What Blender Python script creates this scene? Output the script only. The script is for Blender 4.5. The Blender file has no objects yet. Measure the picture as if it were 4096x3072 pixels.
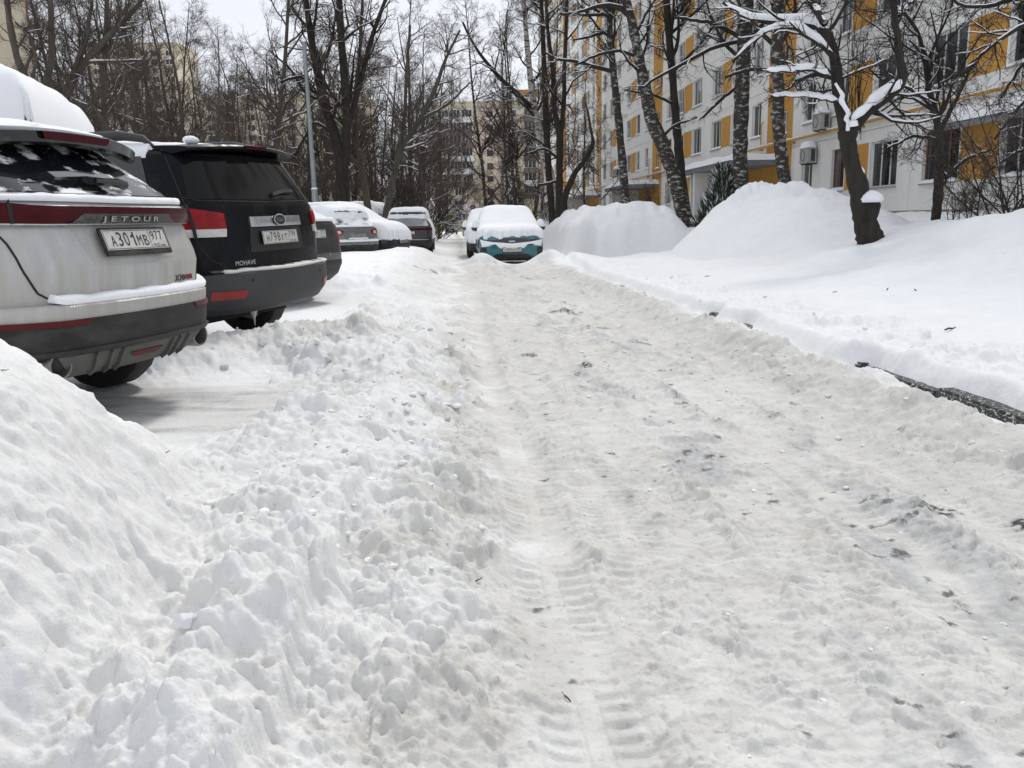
import bpy, bmesh, math, random
import numpy as np
from mathutils import Vector, Matrix, noise as mnoise

# ------------------------------------------------------------------ camera
F, CX, CY = 3450.0, 2048.0, 1536.0          # focal length and centre in photo pixels (4096 wide)
CAM_H = 1.18
PITCH = math.atan(650 / F); ROLL = 0.0147
fw = np.array([0, math.cos(PITCH), -math.sin(PITCH)]); _up = np.array([0, math.sin(PITCH), math.cos(PITCH)])
_rt = np.array([1.0, 0, 0])
rt = math.cos(ROLL) * _rt - math.sin(ROLL) * _up
up = math.cos(ROLL) * _up + math.sin(ROLL) * _rt
CAM = np.array([0, 0, CAM_H])
scene = bpy.context.scene
COL = scene.collection
cam_data = bpy.data.cameras.new('camera'); cam = bpy.data.objects.new('camera', cam_data); COL.objects.link(cam)
cam_data.sensor_width = 36.0; cam_data.lens = 36.0 * F / 4096.0
cam_data.clip_start = 0.05; cam_data.clip_end = 4000
m = Matrix(((rt[0], up[0], -fw[0], 0), (rt[1], up[1], -fw[1], 0), (rt[2], up[2], -fw[2], CAM_H), (0, 0, 0, 1)))
cam.matrix_world = m
scene.camera = cam
scene.render.resolution_x = 1024; scene.render.resolution_y = 768

# ------------------------------------------------------------------ light
SUN_EL, SUN_AZ = math.radians(49), math.radians(13)     # azimuth from +Y towards +X
world = bpy.data.worlds.new('World'); scene.world = world; world.use_nodes = True
nt = world.node_tree; nt.nodes.clear()
wo = nt.nodes.new('ShaderNodeOutputWorld'); bg = nt.nodes.new('ShaderNodeBackground')
sky = nt.nodes.new('ShaderNodeTexSky'); sky.sky_type = 'NISHITA'; sky.sun_disc = False
sky.sun_elevation = SUN_EL; sky.sun_rotation = SUN_AZ
sky.air_density = 1.0; sky.dust_density = 3.0; sky.ozone_density = 1.0
hs = nt.nodes.new('ShaderNodeHueSaturation'); hs.inputs['Saturation'].default_value = 0.30
nt.links.new(sky.outputs[0], hs.inputs['Color']); nt.links.new(hs.outputs[0], bg.inputs['Color'])
# thin overcast: pale cloud veil over the sky
geo = nt.nodes.new('ShaderNodeTexCoord'); cn = nt.nodes.new('ShaderNodeTexNoise')
cn.inputs['Scale'].default_value = 2.2; cn.inputs['Detail'].default_value = 4
nt.links.new(geo.outputs['Generated'], cn.inputs['Vector'])
cr = nt.nodes.new('ShaderNodeMapRange'); cr.inputs[1].default_value = 0.35; cr.inputs[2].default_value = 0.7
cr.inputs[3].default_value = 0.86; cr.inputs[4].default_value = 0.97
nt.links.new(cn.outputs['Fac'], cr.inputs[0])
mx = nt.nodes.new('ShaderNodeMix'); mx.data_type = 'RGBA'
nt.links.new(cr.outputs[0], mx.inputs[0]); nt.links.new(hs.outputs[0], mx.inputs[6])
mx.inputs[7].default_value = (5.3, 5.55, 6.05, 1)
nt.links.new(mx.outputs[2], bg.inputs['Color'])
bg.inputs['Strength'].default_value = 0.122
nt.links.new(bg.outputs[0], wo.inputs[0])
sd = bpy.data.lights.new('sun', 'SUN'); sd.energy = 1.4; sd.angle = math.radians(10); sd.color = (1, 0.96, 0.9)
so = bpy.data.objects.new('sun', sd); COL.objects.link(so)
sv = Vector((math.sin(SUN_AZ) * math.cos(SUN_EL), math.cos(SUN_AZ) * math.cos(SUN_EL), math.sin(SUN_EL)))
so.rotation_euler = sv.to_track_quat('Z', 'Y').to_euler(); so.location = (0, 0, 40)
scene.view_settings.view_transform = 'Standard'; scene.view_settings.look = 'None'
scene.view_settings.exposure = 0.42; scene.view_settings.gamma = 1.0; scene.view_settings.use_curve_mapping = False

# ------------------------------------------------------------------ helpers
def ray(x, y):
    return (x - CX) / F * rt - (y - CY) / F * up + fw
def at(x, y, Y):
    d = ray(x, y); return CAM + d * (Y / d[1])
RK = 0.062                                   # the street runs along (-RK, 1)
rng = np.random.default_rng(7)
random.seed(7)

def link(name, mesh, mat=None, parent=None, smooth=True, angle=None):
    o = bpy.data.objects.new(name, mesh); COL.objects.link(o)
    if mat is not None and not mesh.materials:
        for mm in (mat if isinstance(mat, (list, tuple)) else [mat]): mesh.materials.append(mm)
    if parent is not None: o.parent = parent
    return o
def tag(o, label=None, cat=None, group=None, kind=None):
    if label: o['label'] = label
    if cat: o['category'] = cat
    if group: o['group'] = group
    if kind: o['kind'] = kind
    return o
def empty(name, loc=(0, 0, 0), rz=0.0, label=None, cat=None, group=None):
    o = bpy.data.objects.new(name, None); COL.objects.link(o); o.empty_display_size = 0.2
    o.location = loc; o.rotation_euler = (0, 0, rz)
    return tag(o, label, cat, group)
def mesh_np(name, V, Fq, smooth=True, sharp=None, mats=None):
    """mesh from vertex array and list/array of faces"""
    me = bpy.data.meshes.new(name)
    V = np.asarray(V, np.float32)
    if isinstance(Fq, np.ndarray):
        n, k = Fq.shape
        me.vertices.add(len(V)); me.vertices.foreach_set('co', V.ravel())
        me.loops.add(n * k); me.loops.foreach_set('vertex_index', Fq.astype(np.int32).ravel())
        me.polygons.add(n); me.polygons.foreach_set('loop_start', np.arange(0, n * k, k, dtype=np.int32))
        me.update(calc_edges=True)
    else:
        me.from_pydata([tuple(v) for v in V], [], [tuple(f) for f in Fq])
    if smooth:
        me.polygons.foreach_set('use_smooth', np.ones(len(me.polygons), bool))
        if sharp is not None: me.set_sharp_from_angle(angle=math.radians(sharp))
    me.validate()
    return me
class MB:
    """collects simple shapes into one mesh"""
    def __init__(s): s.V = []; s.F = []; s.M = []
    def add(s, V, Fs, mi=0):
        b = len(s.V); s.V.extend([tuple(map(float, v)) for v in V]); s.F.extend([tuple(i + b for i in f) for f in Fs]); s.M.extend([mi] * len(Fs)); return s
    def box(s, x0, x1, y0, y1, z0, z1, mi=0):
        V = [(x0, y0, z0), (x1, y0, z0), (x1, y1, z0), (x0, y1, z0), (x0, y0, z1), (x1, y0, z1), (x1, y1, z1), (x0, y1, z1)]
        return s.add(V, [(0, 3, 2, 1), (4, 5, 6, 7), (0, 1, 5, 4), (1, 2, 6, 5), (2, 3, 7, 6), (3, 0, 4, 7)], mi)
    def tube(s, P, R, k=8, mi=0, cap=True):
        P = np.asarray(P, float); R = np.broadcast_to(np.asarray(R, float), (len(P),))
        V, Q = tubes(P[None], R[None], k)
        b = len(s.V); s.add(V, [tuple(q) for q in Q], mi)
        if cap:
            n = len(P)
            s.F.append(tuple(b + i for i in range(k))[::-1]); s.F.append(tuple(b + (n - 1) * k + i for i in range(k))); s.M.extend([mi, mi])
        return s
    def mesh(s, name, smooth=False, sharp=35):
        me = bpy.data.meshes.new(name); me.from_pydata(s.V, [], s.F); me.update()
        if any(s.M): me.polygons.foreach_set('material_index', np.array(s.M, np.int32))
        if smooth:
            me.polygons.foreach_set('use_smooth', np.ones(len(me.polygons), bool)); me.set_sharp_from_angle(angle=math.radians(sharp))
        return me
def nrm(a): return a / np.maximum(np.linalg.norm(a, axis=-1, keepdims=True), 1e-9)
def tubes(P, R, k):
    """P [B,n,3], R [B,n] -> ring tubes, vertices and quads"""
    P = np.asarray(P, float); B, n, _ = P.shape
    T = np.empty_like(P); T[:, 1:-1] = P[:, 2:] - P[:, :-2]; T[:, 0] = P[:, 1] - P[:, 0]; T[:, -1] = P[:, -1] - P[:, -2]
    T = nrm(T); mean = nrm(P[:, -1] - P[:, 0])
    ref = np.where(np.abs(mean[:, 2:3]) > 0.8, np.array([[1.0, 0.15, 0]]), np.array([[0.1, 0.05, 1.0]]))[:, None, :]
    U = nrm(np.cross(T, np.broadcast_to(ref, T.shape))); W = np.cross(T, U)
    a = np.arange(k) / k * 2 * math.pi
    V = P[:, :, None, :] + R[:, :, None, None] * (np.cos(a)[None, None, :, None] * U[:, :, None, :] + np.sin(a)[None, None, :, None] * W[:, :, None, :])
    idx = np.arange(B * n * k).reshape(B, n, k)
    i0 = idx[:, :-1, :]; i1 = idx[:, 1:, :]
    Q = np.stack([i0, np.roll(i0, -1, 2), np.roll(i1, -1, 2), i1], -1).reshape(-1, 4)
    return V.reshape(-1, 3), Q

# noise -------------------------------------------------------------
def _hash(ix, iy, seed):
    h = (ix.astype(np.int64) * 374761393 + iy.astype(np.int64) * 668265263 + seed * 982451653) & 0xFFFFFFFF
    h = ((h ^ (h >> 13)) * 1274126177) & 0xFFFFFFFF
    return (h ^ (h >> 16)) & 0xFFFFFFFF
def perlin(x, y, seed=0):
    x0 = np.floor(x); y0 = np.floor(y); fx = x - x0; fy = y - y0
    ux = fx * fx * fx * (fx * (fx * 6 - 15) + 10); uy = fy * fy * fy * (fy * (fy * 6 - 15) + 10)
    def g(ix, iy, dx, dy):
        a = _hash(ix, iy, seed).astype(np.float64) * (2 * math.pi / 4294967296.0)
        return np.cos(a) * dx + np.sin(a) * dy
    a = g(x0, y0, fx, fy); b = g(x0 + 1, y0, fx - 1, fy); c = g(x0, y0 + 1, fx, fy - 1); d = g(x0 + 1, y0 + 1, fx - 1, fy - 1)
    return ((a + (b - a) * ux) + ((c + (d - c) * ux) - (a + (b - a) * ux)) * uy) * 1.5
def fbm(x, y, octv, seed=0, gain=0.5):
    s = 0; a = 1.0
    for o in range(octv): s = s + a * perlin(x * 2 ** o + 17.3 * o, y * 2 ** o - 9.1 * o, seed + o); a *= gain
    return s
def lumps(x, y, cell, seed, dens=0.6):
    """rounded random bumps on a jittered grid, 0..1"""
    gx = x / cell; gy = y / cell; ix = np.floor(gx); iy = np.floor(gy); best = np.zeros_like(x)
    for dx in (-1, 0, 1):
        for dy in (-1, 0, 1):
            jx = ix + dx; jy = iy + dy
            h = _hash(jx, jy, seed); h2 = _hash(jx, jy, seed + 51); h3 = _hash(jx, jy, seed + 97)
            px = jx + (h & 1023) / 1023.0; py = jy + ((h >> 10) & 1023) / 1023.0
            r = 0.25 + 0.6 * ((h2 & 1023) / 1023.0) ** 1.5; on = ((h3 & 1023) / 1023.0) < dens
            el = 0.7 + 0.6 * (((h3 >> 10) & 1023) / 1023.0); th = ((h2 >> 10) & 1023) / 1023.0 * 3.14
            ax = (gx - px) * np.cos(th) + (gy - py) * np.sin(th); ay = -(gx - px) * np.sin(th) + (gy - py) * np.cos(th)
            d2 = (ax / r) ** 2 + (ay / (r * el)) ** 2
            b = np.where(on, r * np.sqrt(np.clip(1 - d2, 0, 1)), 0)
            best = np.maximum(best, b)
    return best
def chunks(x, y, cell, seed, dens=0.6, tilt=0.45):
    """angular broken pieces on a jittered grid: flat tilted tops, steep sides"""
    gx = x / cell; gy = y / cell; ix = np.floor(gx); iy = np.floor(gy); best = np.zeros_like(x)
    for dx in (-1, 0, 1):
        for dy in (-1, 0, 1):
            jx = ix + dx; jy = iy + dy
            h = _hash(jx, jy, seed); h2 = _hash(jx, jy, seed + 51); h3 = _hash(jx, jy, seed + 97)
            px = jx + (h & 1023) / 1023.0; py = jy + ((h >> 10) & 1023) / 1023.0
            r = 0.28 + 0.5 * ((h2 & 1023) / 1023.0) ** 1.6; on = ((h3 & 1023) / 1023.0) < dens
            el = 0.6 + 0.7 * (((h3 >> 10) & 1023) / 1023.0); th = ((h2 >> 10) & 1023) / 1023.0 * 6.28; c, s = np.cos(th), np.sin(th)
            ax = ((gx - px) * c + (gy - py) * s) / r; ay = (-(gx - px) * s + (gy - py) * c) / (r * el)
            k1 = 0.55 + 0.4 * ((h >> 20) & 255) / 255.0
            d = np.maximum(np.maximum(np.abs(ax), np.abs(ay)), np.abs(ax * k1 + ay * (1.25 - k1)))
            pr = np.clip((1 - d) * 3.2, 0, 1) ** 0.8 * (1 + tilt * 0.5 * ax)
            best = np.maximum(best, np.where(on & (d < 1), r * pr, 0))
    return best
def sstep(a, b, x):
    t = np.clip((x - a) / (b - a), 0, 1); return t * t * (3 - 2 * t)

# materials -----------------------------------------------------------
MATS = {}
def mat(name, col, rough=0.6, metal=0.0, spec=0.5, noise=0.0, nscale=8.0, bump=0.0, bscale=30.0, coat=0.0, ncol=None, stretch=None, alpha=None, trans=0.0):
    if name in MATS: return MATS[name]
    M = bpy.data.materials.new(name); M.use_nodes = True; t = M.node_tree; b = t.nodes['Principled BSDF']
    b.inputs['Base Color'].default_value = (*col, 1); b.inputs['Roughness'].default_value = rough; b.inputs['Metallic'].default_value = metal
    b.inputs['Specular IOR Level'].default_value = spec; b.inputs['Coat Weight'].default_value = coat; b.inputs['Coat Roughness'].default_value = 0.08
    if trans: b.inputs['Transmission Weight'].default_value = trans
    tc = t.nodes.new('ShaderNodeTexCoord'); vec = tc.outputs['Object']
    if stretch:
        mp = t.nodes.new('ShaderNodeMapping'); mp.inputs['Scale'].default_value = stretch; t.links.new(vec, mp.inputs[0]); vec = mp.outputs[0]
    if noise:
        n = t.nodes.new('ShaderNodeTexNoise'); n.inputs['Scale'].default_value = nscale; n.inputs['Detail'].default_value = 6; n.inputs['Roughness'].default_value = 0.65
        t.links.new(vec, n.inputs['Vector'])
        mr = t.nodes.new('ShaderNodeMapRange'); mr.inputs[1].default_value = 0.3; mr.inputs[2].default_value = 0.7
        t.links.new(n.outputs['Fac'], mr.inputs[0])
        x = t.nodes.new('ShaderNodeMix'); x.data_type = 'RGBA'; x.inputs[6].default_value = (*col, 1)
        x.inputs[7].default_value = (*(ncol if ncol else [c * (1 - noise) for c in col]), 1)
        t.links.new(mr.outputs[0], x.inputs[0]); t.links.new(x.outputs[2], b.inputs['Base Color'])
    if bump:
        n2 = t.nodes.new('ShaderNodeTexNoise'); n2.inputs['Scale'].default_value = bscale; n2.inputs['Detail'].default_value = 5
        t.links.new(vec, n2.inputs['Vector'])
        bp = t.nodes.new('ShaderNodeBump'); bp.inputs['Strength'].default_value = bump; bp.inputs['Distance'].default_value = 0.02
        t.links.new(n2.outputs['Fac'], bp.inputs['Height']); t.links.new(bp.outputs[0], b.inputs['Normal'])
    MATS[name] = M; return M

def patchy(name, base, over, thr=0.5, width=0.1, scale=4.0, detail=6, rough=(0.15, 0.8), stretch=None, metal=0.0, coat=0.0, bump=0.3, zfade=None, extra=None):
    """a base surface with irregular patches of a second substance (snow, dirt) lying on it"""
    M = bpy.data.materials.new(name); M.use_nodes = True; t = M.node_tree; b = t.nodes['Principled BSDF']
    tc = t.nodes.new('ShaderNodeTexCoord'); vec = tc.outputs['Object']
    mp = t.nodes.new('ShaderNodeMapping'); mp.inputs['Scale'].default_value = stretch or (1, 1, 1); t.links.new(vec, mp.inputs[0])
    n = t.nodes.new('ShaderNodeTexNoise'); n.inputs['Scale'].default_value = scale; n.inputs['Detail'].default_value = detail; n.inputs['Roughness'].default_value = 0.62
    t.links.new(mp.outputs[0], n.inputs['Vector']); fac = n.outputs['Fac']
    if zfade:   # more of the second substance towards zfade[1] height (splash dirt, lodged snow)
        sp = t.nodes.new('ShaderNodeSeparateXYZ'); t.links.new(vec, sp.inputs[0])
        zr = t.nodes.new('ShaderNodeMapRange'); zr.inputs[1].default_value = zfade[0]; zr.inputs[2].default_value = zfade[1]; zr.inputs[3].default_value = 0; zr.inputs[4].default_value = zfade[2]
        t.links.new(sp.outputs[2], zr.inputs[0]); ad = t.nodes.new('ShaderNodeMath'); ad.operation = 'ADD'
        t.links.new(fac, ad.inputs[0]); t.links.new(zr.outputs[0], ad.inputs[1]); fac = ad.outputs[0]
    mr = t.nodes.new('ShaderNodeMapRange'); mr.inputs[1].default_value = thr - width; mr.inputs[2].default_value = thr + width
    t.links.new(fac, mr.inputs[0])
    x = t.nodes.new('ShaderNodeMix'); x.data_type = 'RGBA'; x.inputs[6].default_value = (*base, 1); x.inputs[7].default_value = (*over, 1)
    t.links.new(mr.outputs[0], x.inputs[0]); t.links.new(x.outputs[2], b.inputs['Base Color'])
    r = t.nodes.new('ShaderNodeMapRange'); r.inputs[3].default_value = rough[0]; r.inputs[4].default_value = rough[1]
    t.links.new(mr.outputs[0], r.inputs[0]); t.links.new(r.outputs[0], b.inputs['Roughness'])
    if metal:
        me = t.nodes.new('ShaderNodeMapRange'); me.inputs[3].default_value = metal; me.inputs[4].default_value = 0
        t.links.new(mr.outputs[0], me.inputs[0]); t.links.new(me.outputs[0], b.inputs['Metallic'])
    if coat:
        ce = t.nodes.new('ShaderNodeMapRange'); ce.inputs[3].default_value = coat; ce.inputs[4].default_value = 0
        t.links.new(mr.outputs[0], ce.inputs[0]); t.links.new(ce.outputs[0], b.inputs['Coat Weight'])
    if bump:
        bp = t.nodes.new('ShaderNodeBump'); bp.inputs['Strength'].default_value = bump; bp.inputs['Distance'].default_value = 0.01
        t.links.new(mr.outputs[0], bp.inputs['Height']); t.links.new(bp.outputs[0], b.inputs['Normal'])
    MATS[name] = M; return M

SNOWC = (0.84, 0.85, 0.87)
SNOW = mat('snow', SNOWC, 0.9, spec=0.15, bump=0.35, bscale=22, noise=0.05, nscale=5)
SNOW_SOFT = mat('snow_soft', SNOWC, 0.9, spec=0.15, bump=0.12, bscale=9)
SNOW_DIRTY = mat('snow_chunk', (0.84, 0.84, 0.835), 0.9, spec=0.15, noise=1, nscale=14, ncol=(0.77, 0.76, 0.735), bump=0.6, bscale=40)
# ------------------------------------------------------------------ ground (one sheet of snow, road, banks and drifts)
def seg_dist(X, Y, ax, ay, bx, by):
    dx, dy = bx - ax, by - ay; t = np.clip(((X - ax) * dx + (Y - ay) * dy) / (dx * dx + dy * dy), 0, 1)
    return np.hypot(X - ax - t * dx, Y - ay - t * dy), t
def base_height(X, Y):
    """large shapes only"""
    X = np.asarray(X, float); Y = np.asarray(Y, float); q = X + RK * Y
    zr = 0.02 - 0.0045 * np.clip(Y - 3, 0, 140)
    w1 = perlin(X * 0.6, Y * 0.6, 3); w2 = perlin(X * 1.7, Y * 1.7, 4)
    z = zr + 0 * X
    # parking strip
    z = z + 0.09 * sstep(-0.7, -1.3, q) * sstep(1.0, 3.5, Y)
    # ridge thrown up by the plough along the left edge of the lane
    A = 0.10 + 0.15 * sstep(3.2, 5.0, Y) - 0.19 * sstep(7.3, 8.6, Y)
    A = A * (1 + 0.35 * w1)
    z = z + A * np.exp(-((q + 0.62 + 0.12 * w2) / 0.45) ** 2) * sstep(26, 20, Y)
    # terrace close to the viewer
    z = z + 0.10 * sstep(0.12, -0.12, q) * sstep(-1.4, -0.8, q) * sstep(4.2, 3.2, Y)
    # heap between the two first cars
    d, t = seg_dist(X, Y, -2.75, 6.55, -1.55, 7.15); z = z + 0.24 * np.exp(-(d / 0.38) ** 2) * (1 + 0.3 * w2)
    # bank in front of the farther cars
    b = 0.34 * sstep(12.6, 14.5, Y) * sstep(60, 40, Y) * sstep(-0.25, -1.9, q + 0.25 * w1) * (1 + 0.18 * w1)
    z = z + b * (1 - 0.55 * sstep(-5.5, -7, q))
    d, t = seg_dist(X, Y, -2.5, 24.5, -3.4, 26.6); z = z + 0.10 * np.exp(-(d / 0.5) ** 2)
    # mound beside the viewer
    dx = (X + 2.05) * np.where(X > -2.05, 2.05, 0.6); dy = (Y - 1.30) * np.where(Y > 1.3, 1.0, 0.9)
    dd = np.hypot(dx, dy) + 0.10 * w2 + 0.05 * w1
    md = 0.87 * (2.68 - dd); md = np.where(md > 0, md, 0); md = 1.7 * np.tanh(md / 1.7) 
    zm = zr + md; z = np.where(md > 0.0, 0.5 * (z + zm + np.sqrt((z - zm) ** 2 + 0.012 * sstep(0, 0.15, md))), z)
    # snow shelf behind the kerb and rising lawn on the right
    ke = np.clip(sstep(4.0, 4.4, Y) * sstep(6.7, 6.3, Y) + 0.9 * np.exp(-((Y - 9.1) / 0.35) ** 2) + 0.8 * np.exp(-((Y - 10.2) / 0.25) ** 2), 0, 1)
    e0 = 2.90 + 0.17 * ke + 0.03 * w2
    r = 0.20 * sstep(e0, e0 + 0.17, q)
    r = r + 0.14 * sstep(3.6, 5.2, q) + 0.68 * sstep(4.8, 8.8, q + 0.5 * w1 * sstep(6, 14, Y)) + 0.30 * sstep(8.5, 13.5, q)
    r = r * sstep(150, 80, Y) + 0.35 * sstep(3.2, 6, q) * sstep(80, 150, Y)
    # the cleared gap and street mouth between the buried cars
    gap = sstep(23.4, 24.3, Y + 0.28 * (X - 4)) * sstep(26.6, 26.2, Y)
    near = sstep(20, 23.8, Y)
    low = 0.05 * sstep(3.05, 3.4, q)
    r = r * (1 - gap * sstep(8.5, 6.5, q)) + low * gap * sstep(8.5, 6.5, q)
    far_lane = sstep(25.8, 26.2, Y) * sstep(4.35, 4.0, q) * sstep(60, 45, Y)
    r = r * (1 - far_lane)
    z = z + r
    # berm on the right edge of the lane
    z = z + (0.11 + 0.06 * w1) * np.exp(-((q - 2.62 - 0.1 * w2) / 0.2) ** 2) * sstep(24, 17, Y)
    z = z + 0.045 * np.exp(-((q - 2.93) / 0.12) ** 2) * sstep(20, 14, Y)
    # big drift
    ex = (X - 5.95) / np.where(X < 5.95, 2.0, 2.9); ey = (Y - 21.3) / np.where(Y < 21.3, 5.2, 2.7)
    e = np.sqrt(ex ** 2 + ey ** 2)
    z = z + 1.08 * np.clip(1 - e ** 1.7, 0, 1) ** 0.9 * (1 + 0.08 * w1)
    ex = (X - 7.6) / 2.2; ey = (Y - 12.0) / 2.9
    z = z + 0.28 * np.exp(-(ex ** 2 + ey ** 2))
    # buried cars
    wall = sstep(4.02, 4.42, q + 0.10 * w2) * sstep(8.4, 6.6, q)
    along = sstep(26.35, 26.75, Y + 0.12 * w2) * sstep(47, 42, Y)
    top = 1.66 - 0.16 * (1 - np.abs(np.cos((Y - 29.0) * 0.62))) - 0.012 * np.clip(Y - 30, 0, 20) - 0.26 * ((q - 5.6) / 1.6) ** 2 + 0.10 * w1
    top = top * (0.62 + 0.38 * sstep(3.95, 5.1, q)) * (0.72 + 0.28 * sstep(26.3, 27.9, Y))
    cb = wall * along * (top - zr)
    z = np.maximum(z, zr + cb)
    # heaps round the teal car
    for hx, hy, hr, hh in ((-0.75, 23.1, 0.45, 0.34), (1.05, 23.0, 0.5, 0.36), (0.1, 22.6, 1.9, 0.13), (-1.6, 23.9, 0.8, 0.2), (1.6, 22.3, 0.9, 0.18)):
        z = z + hh * np.exp(-((X - hx) ** 2 + ((Y - hy) * 1.2) ** 2) / hr ** 2)
    d, t = seg_dist(X, Y, -1.6, 21.6, 2.3, 20.4); z = z + 0.13 * np.exp(-(d / 0.8) ** 2)
    # trodden hollow behind the first car
    d, t = seg_dist(X, Y, -3.2, 5.0, -1.65, 5.0); z = z - (z - (zr + 0.09)) * np.exp(-(d / 0.85) ** 4) * (md < 0.02)
    # far snow banks at both sides of the street
    z = z + 0.75 * sstep(3.6, 5.5, q) * sstep(75, 110, Y) + 0.8 * sstep(-3.5, -6.5, q) * sstep(60, 90, Y)
    return z
def ground_fields(X, Y):
    q = X + RK * Y; z = base_height(X, Y); r = np.hypot(X, Y)
    w1 = perlin(X * 0.6, Y * 0.6, 3); w2 = perlin(X * 1.7, Y * 1.7, 4)
    lane = sstep(-0.02, 0.18, q + 0.06 * w2) * sstep(2.62, 2.40, q + 0.12 * w2)
    lane = lane * (1 - 0.8 * sstep(21.5, 24, Y) * sstep(-0.6, 0.1, q))
    lane2 = sstep(-1.2, -0.6, q) * sstep(0.9, 0.2, q) * sstep(20, 23, Y)
    lane = np.maximum(lane, lane2)
    clear = np.exp(-(seg_dist(X, Y, -3.6, 5.0, -1.7, 5.0)[0] / 0.75) ** 4)
    edge = sstep(-1.6, -1.0, q) * sstep(0.25, -0.05, q) * sstep(14, 11, Y)          # chunky ridge
    heap = np.exp(-(seg_dist(X, Y, -2.75, 6.55, -1.35, 7.25)[0] / 0.5) ** 2)
    berm = np.exp(-((q - 2.66) / 0.32) ** 2) * sstep(24, 17, Y)
    bankedge = sstep(-2.4, -1.2, q) * sstep(0.2, -0.4, q) * sstep(12, 14, Y) * sstep(40, 25, Y)
    mound = sstep(0.05, 0.3, z) * (q < -0.2) * (Y < 4.5)
    shelf = sstep(3.0, 3.2, q) * sstep(4.6, 3.6, q) * sstep(24, 18, Y)
    chunk = np.clip(edge + heap + 0.75 * berm + 0.7 * bankedge, 0, 1) * (1 - clear)
    pile = np.exp(-(((X - 6.4) / 2.3) ** 2 + ((Y - 21.4) / 1.5) ** 2)) * sstep(0.95, 1.35, z)
    # relief
    XL = X + 0.10 * perlin(X * 3, Y * 3, 301) + 0.03 * perlin(X * 9, Y * 9, 303); YL = Y + 0.10 * perlin(X * 3 + 7, Y * 3, 302) + 0.03 * perlin(X * 9, Y * 9 + 5, 304)
    big = fbm(X * 2.3, Y * 2.3, 3, 11)
    z = z + 0.05 * mound * lumps(XL, YL, 0.42, 15, 0.4) * sstep(-0.2, 0.3, w2) + big * (0.020 * mound + 0.045 * chunk + 0.035 * bankedge + 0.018 * shelf)
    sm = fbm(X * 0.9, Y * 0.9, 4, 23); z = z + 0.05 * sm * sstep(3.6, 5, q) * (1 + 0.6 * sstep(0.8, 1.4, z))
    wx = 0.05 * fbm(X * 5, Y * 5, 2, 201); wy = 0.05 * fbm(X * 5 + 9, Y * 5, 2, 203); XW = X + wx; YW = Y + wy
    def billow(f, o, sd): return sum(0.55 ** i_ * np.abs(perlin(XW * f * 2 ** i_ + 3.7 * i_, YW * f * 2 ** i_, sd + i_)) for i_ in range(o))
    L1 = lumps(XW + wx, YW + wy, 0.34, 5, 0.40); L2 = lumps(XW, YW, 0.15, 6, 0.5); L3 = lumps(X + wx * 0.5, Y + wy * 0.5, 0.065, 8, 0.55)
    BL = billow(4.5, 4, 211); BS = billow(13.0, 3, 221)
    K1 = chunks(X + wx * .6, Y + wy * .6, 0.21, 401, 0.55); K2 = chunks(X + wx * .4, Y + wy * .4, 0.105, 402, 0.65); K3 = chunks(X + wx * .2, Y + wy * .2, 0.052, 403, 0.7)
    sel2 = sstep(-0.15, 0.3, perlin(X * 1.9, Y * 1.9, 33))
    nearm = 1.0
    z = z + 0.02 * fbm(X * 3.2, Y * 3.2, 3, 431) * sstep(3.8, 5, q) * sstep(0.7, 1.3, z) + 0.16 * pile * chunks(X, Y, 0.42, 433, 0.6) + 0.07 * pile * fbm(X * 1.3, Y * 1.3, 3, 435)
    amp = np.clip(chunk * (1 - 0.5 * mound) + 0.14 * mound + 0.35 * shelf * (w1 > -0.1) + 1.0 * pile, 0, 1)
    sel = sstep(-0.25, 0.35, perlin(X * 1.1, Y * 1.1, 31))
    z = z + amp * (0.10 * L1 * sel + 0.04 * L2 * sel + 0.015 * L3 + 0.022 * (BL - 0.45) + 0.010 * BS + 0.075 * K1 * sel * sel2 + 0.05 * K2 * (0.2 + 0.8 * sel2) + 0.034 * K3 * (0.35 + 0.65 * sel) + 0.014 * chunks(X, Y, 0.030, 404, 0.7) + 0.003 * fbm(X * 38, Y * 38, 2, 443))
    z = z + mound * nearm * (0.025 * K2 * sstep(0.15, 0.45, perlin(X * 1.3, Y * 1.3, 35)) + 0.0022 * fbm(X * 42, Y * 42, 2, 441) + 0.020 * K3 * sstep(0.0, 0.3, perlin(X * 2.3, Y * 2.3, 36)))
    z = z + shelf * (0.05 * L2 * sstep(0.0, 0.3, w2) + 0.05 * K2 * sel2 + 0.03 * K3 * sel)
    # fine granular relief
    nearw = sstep(14, 5, r)
    fine = fbm(X * 14, Y * 14, 3, 41) * nearw
    z = z + fine * (0.005 * mound + 0.007 * chunk + 0.004 * shelf + 0.0015)
    # lane: compacted plates, crumbs and tyre prints
    u = q; crumb_sel = sstep(-0.1, 0.35, fbm(u * 2.2, Y * 0.8, 2, 61))
    UW = u + 0.03 * fbm(X * 9, Y * 9, 2, 231); YV = Y + 0.03 * fbm(X * 9 + 5, Y * 9, 2, 233)
    stp = np.clip(sum(np.exp(-((u - uc - 0.05 * np.sin(Y * 0.55 + uc * 3)) / wd) ** 2) for uc, wd in ((0.0, 0.12), (0.42, 0.05), (0.80, 0.10), (1.02, 0.08), (1.42, 0.10), (1.78, 0.08), (2.10, 0.08), (2.38, 0.12))), 0, 1) * (0.4 + 0.6 * sstep(-0.2, 0.3, perlin(X * 1.5, Y * 0.8, 451)))
    pl_ = 0
    for i_, (f_, th_) in enumerate(((3.2, 0.10), (6.0, 0.12), (11.0, 0.10), (20.0, 0.12))):
        n_ = fbm(UW * f_, YV * f_ * 1.5, 2, 241 + 7 * i_); pl_ = pl_ + (0.011, 0.010, 0.008, 0.006)[i_] * sstep(th_, th_ + 0.045, n_)
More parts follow.
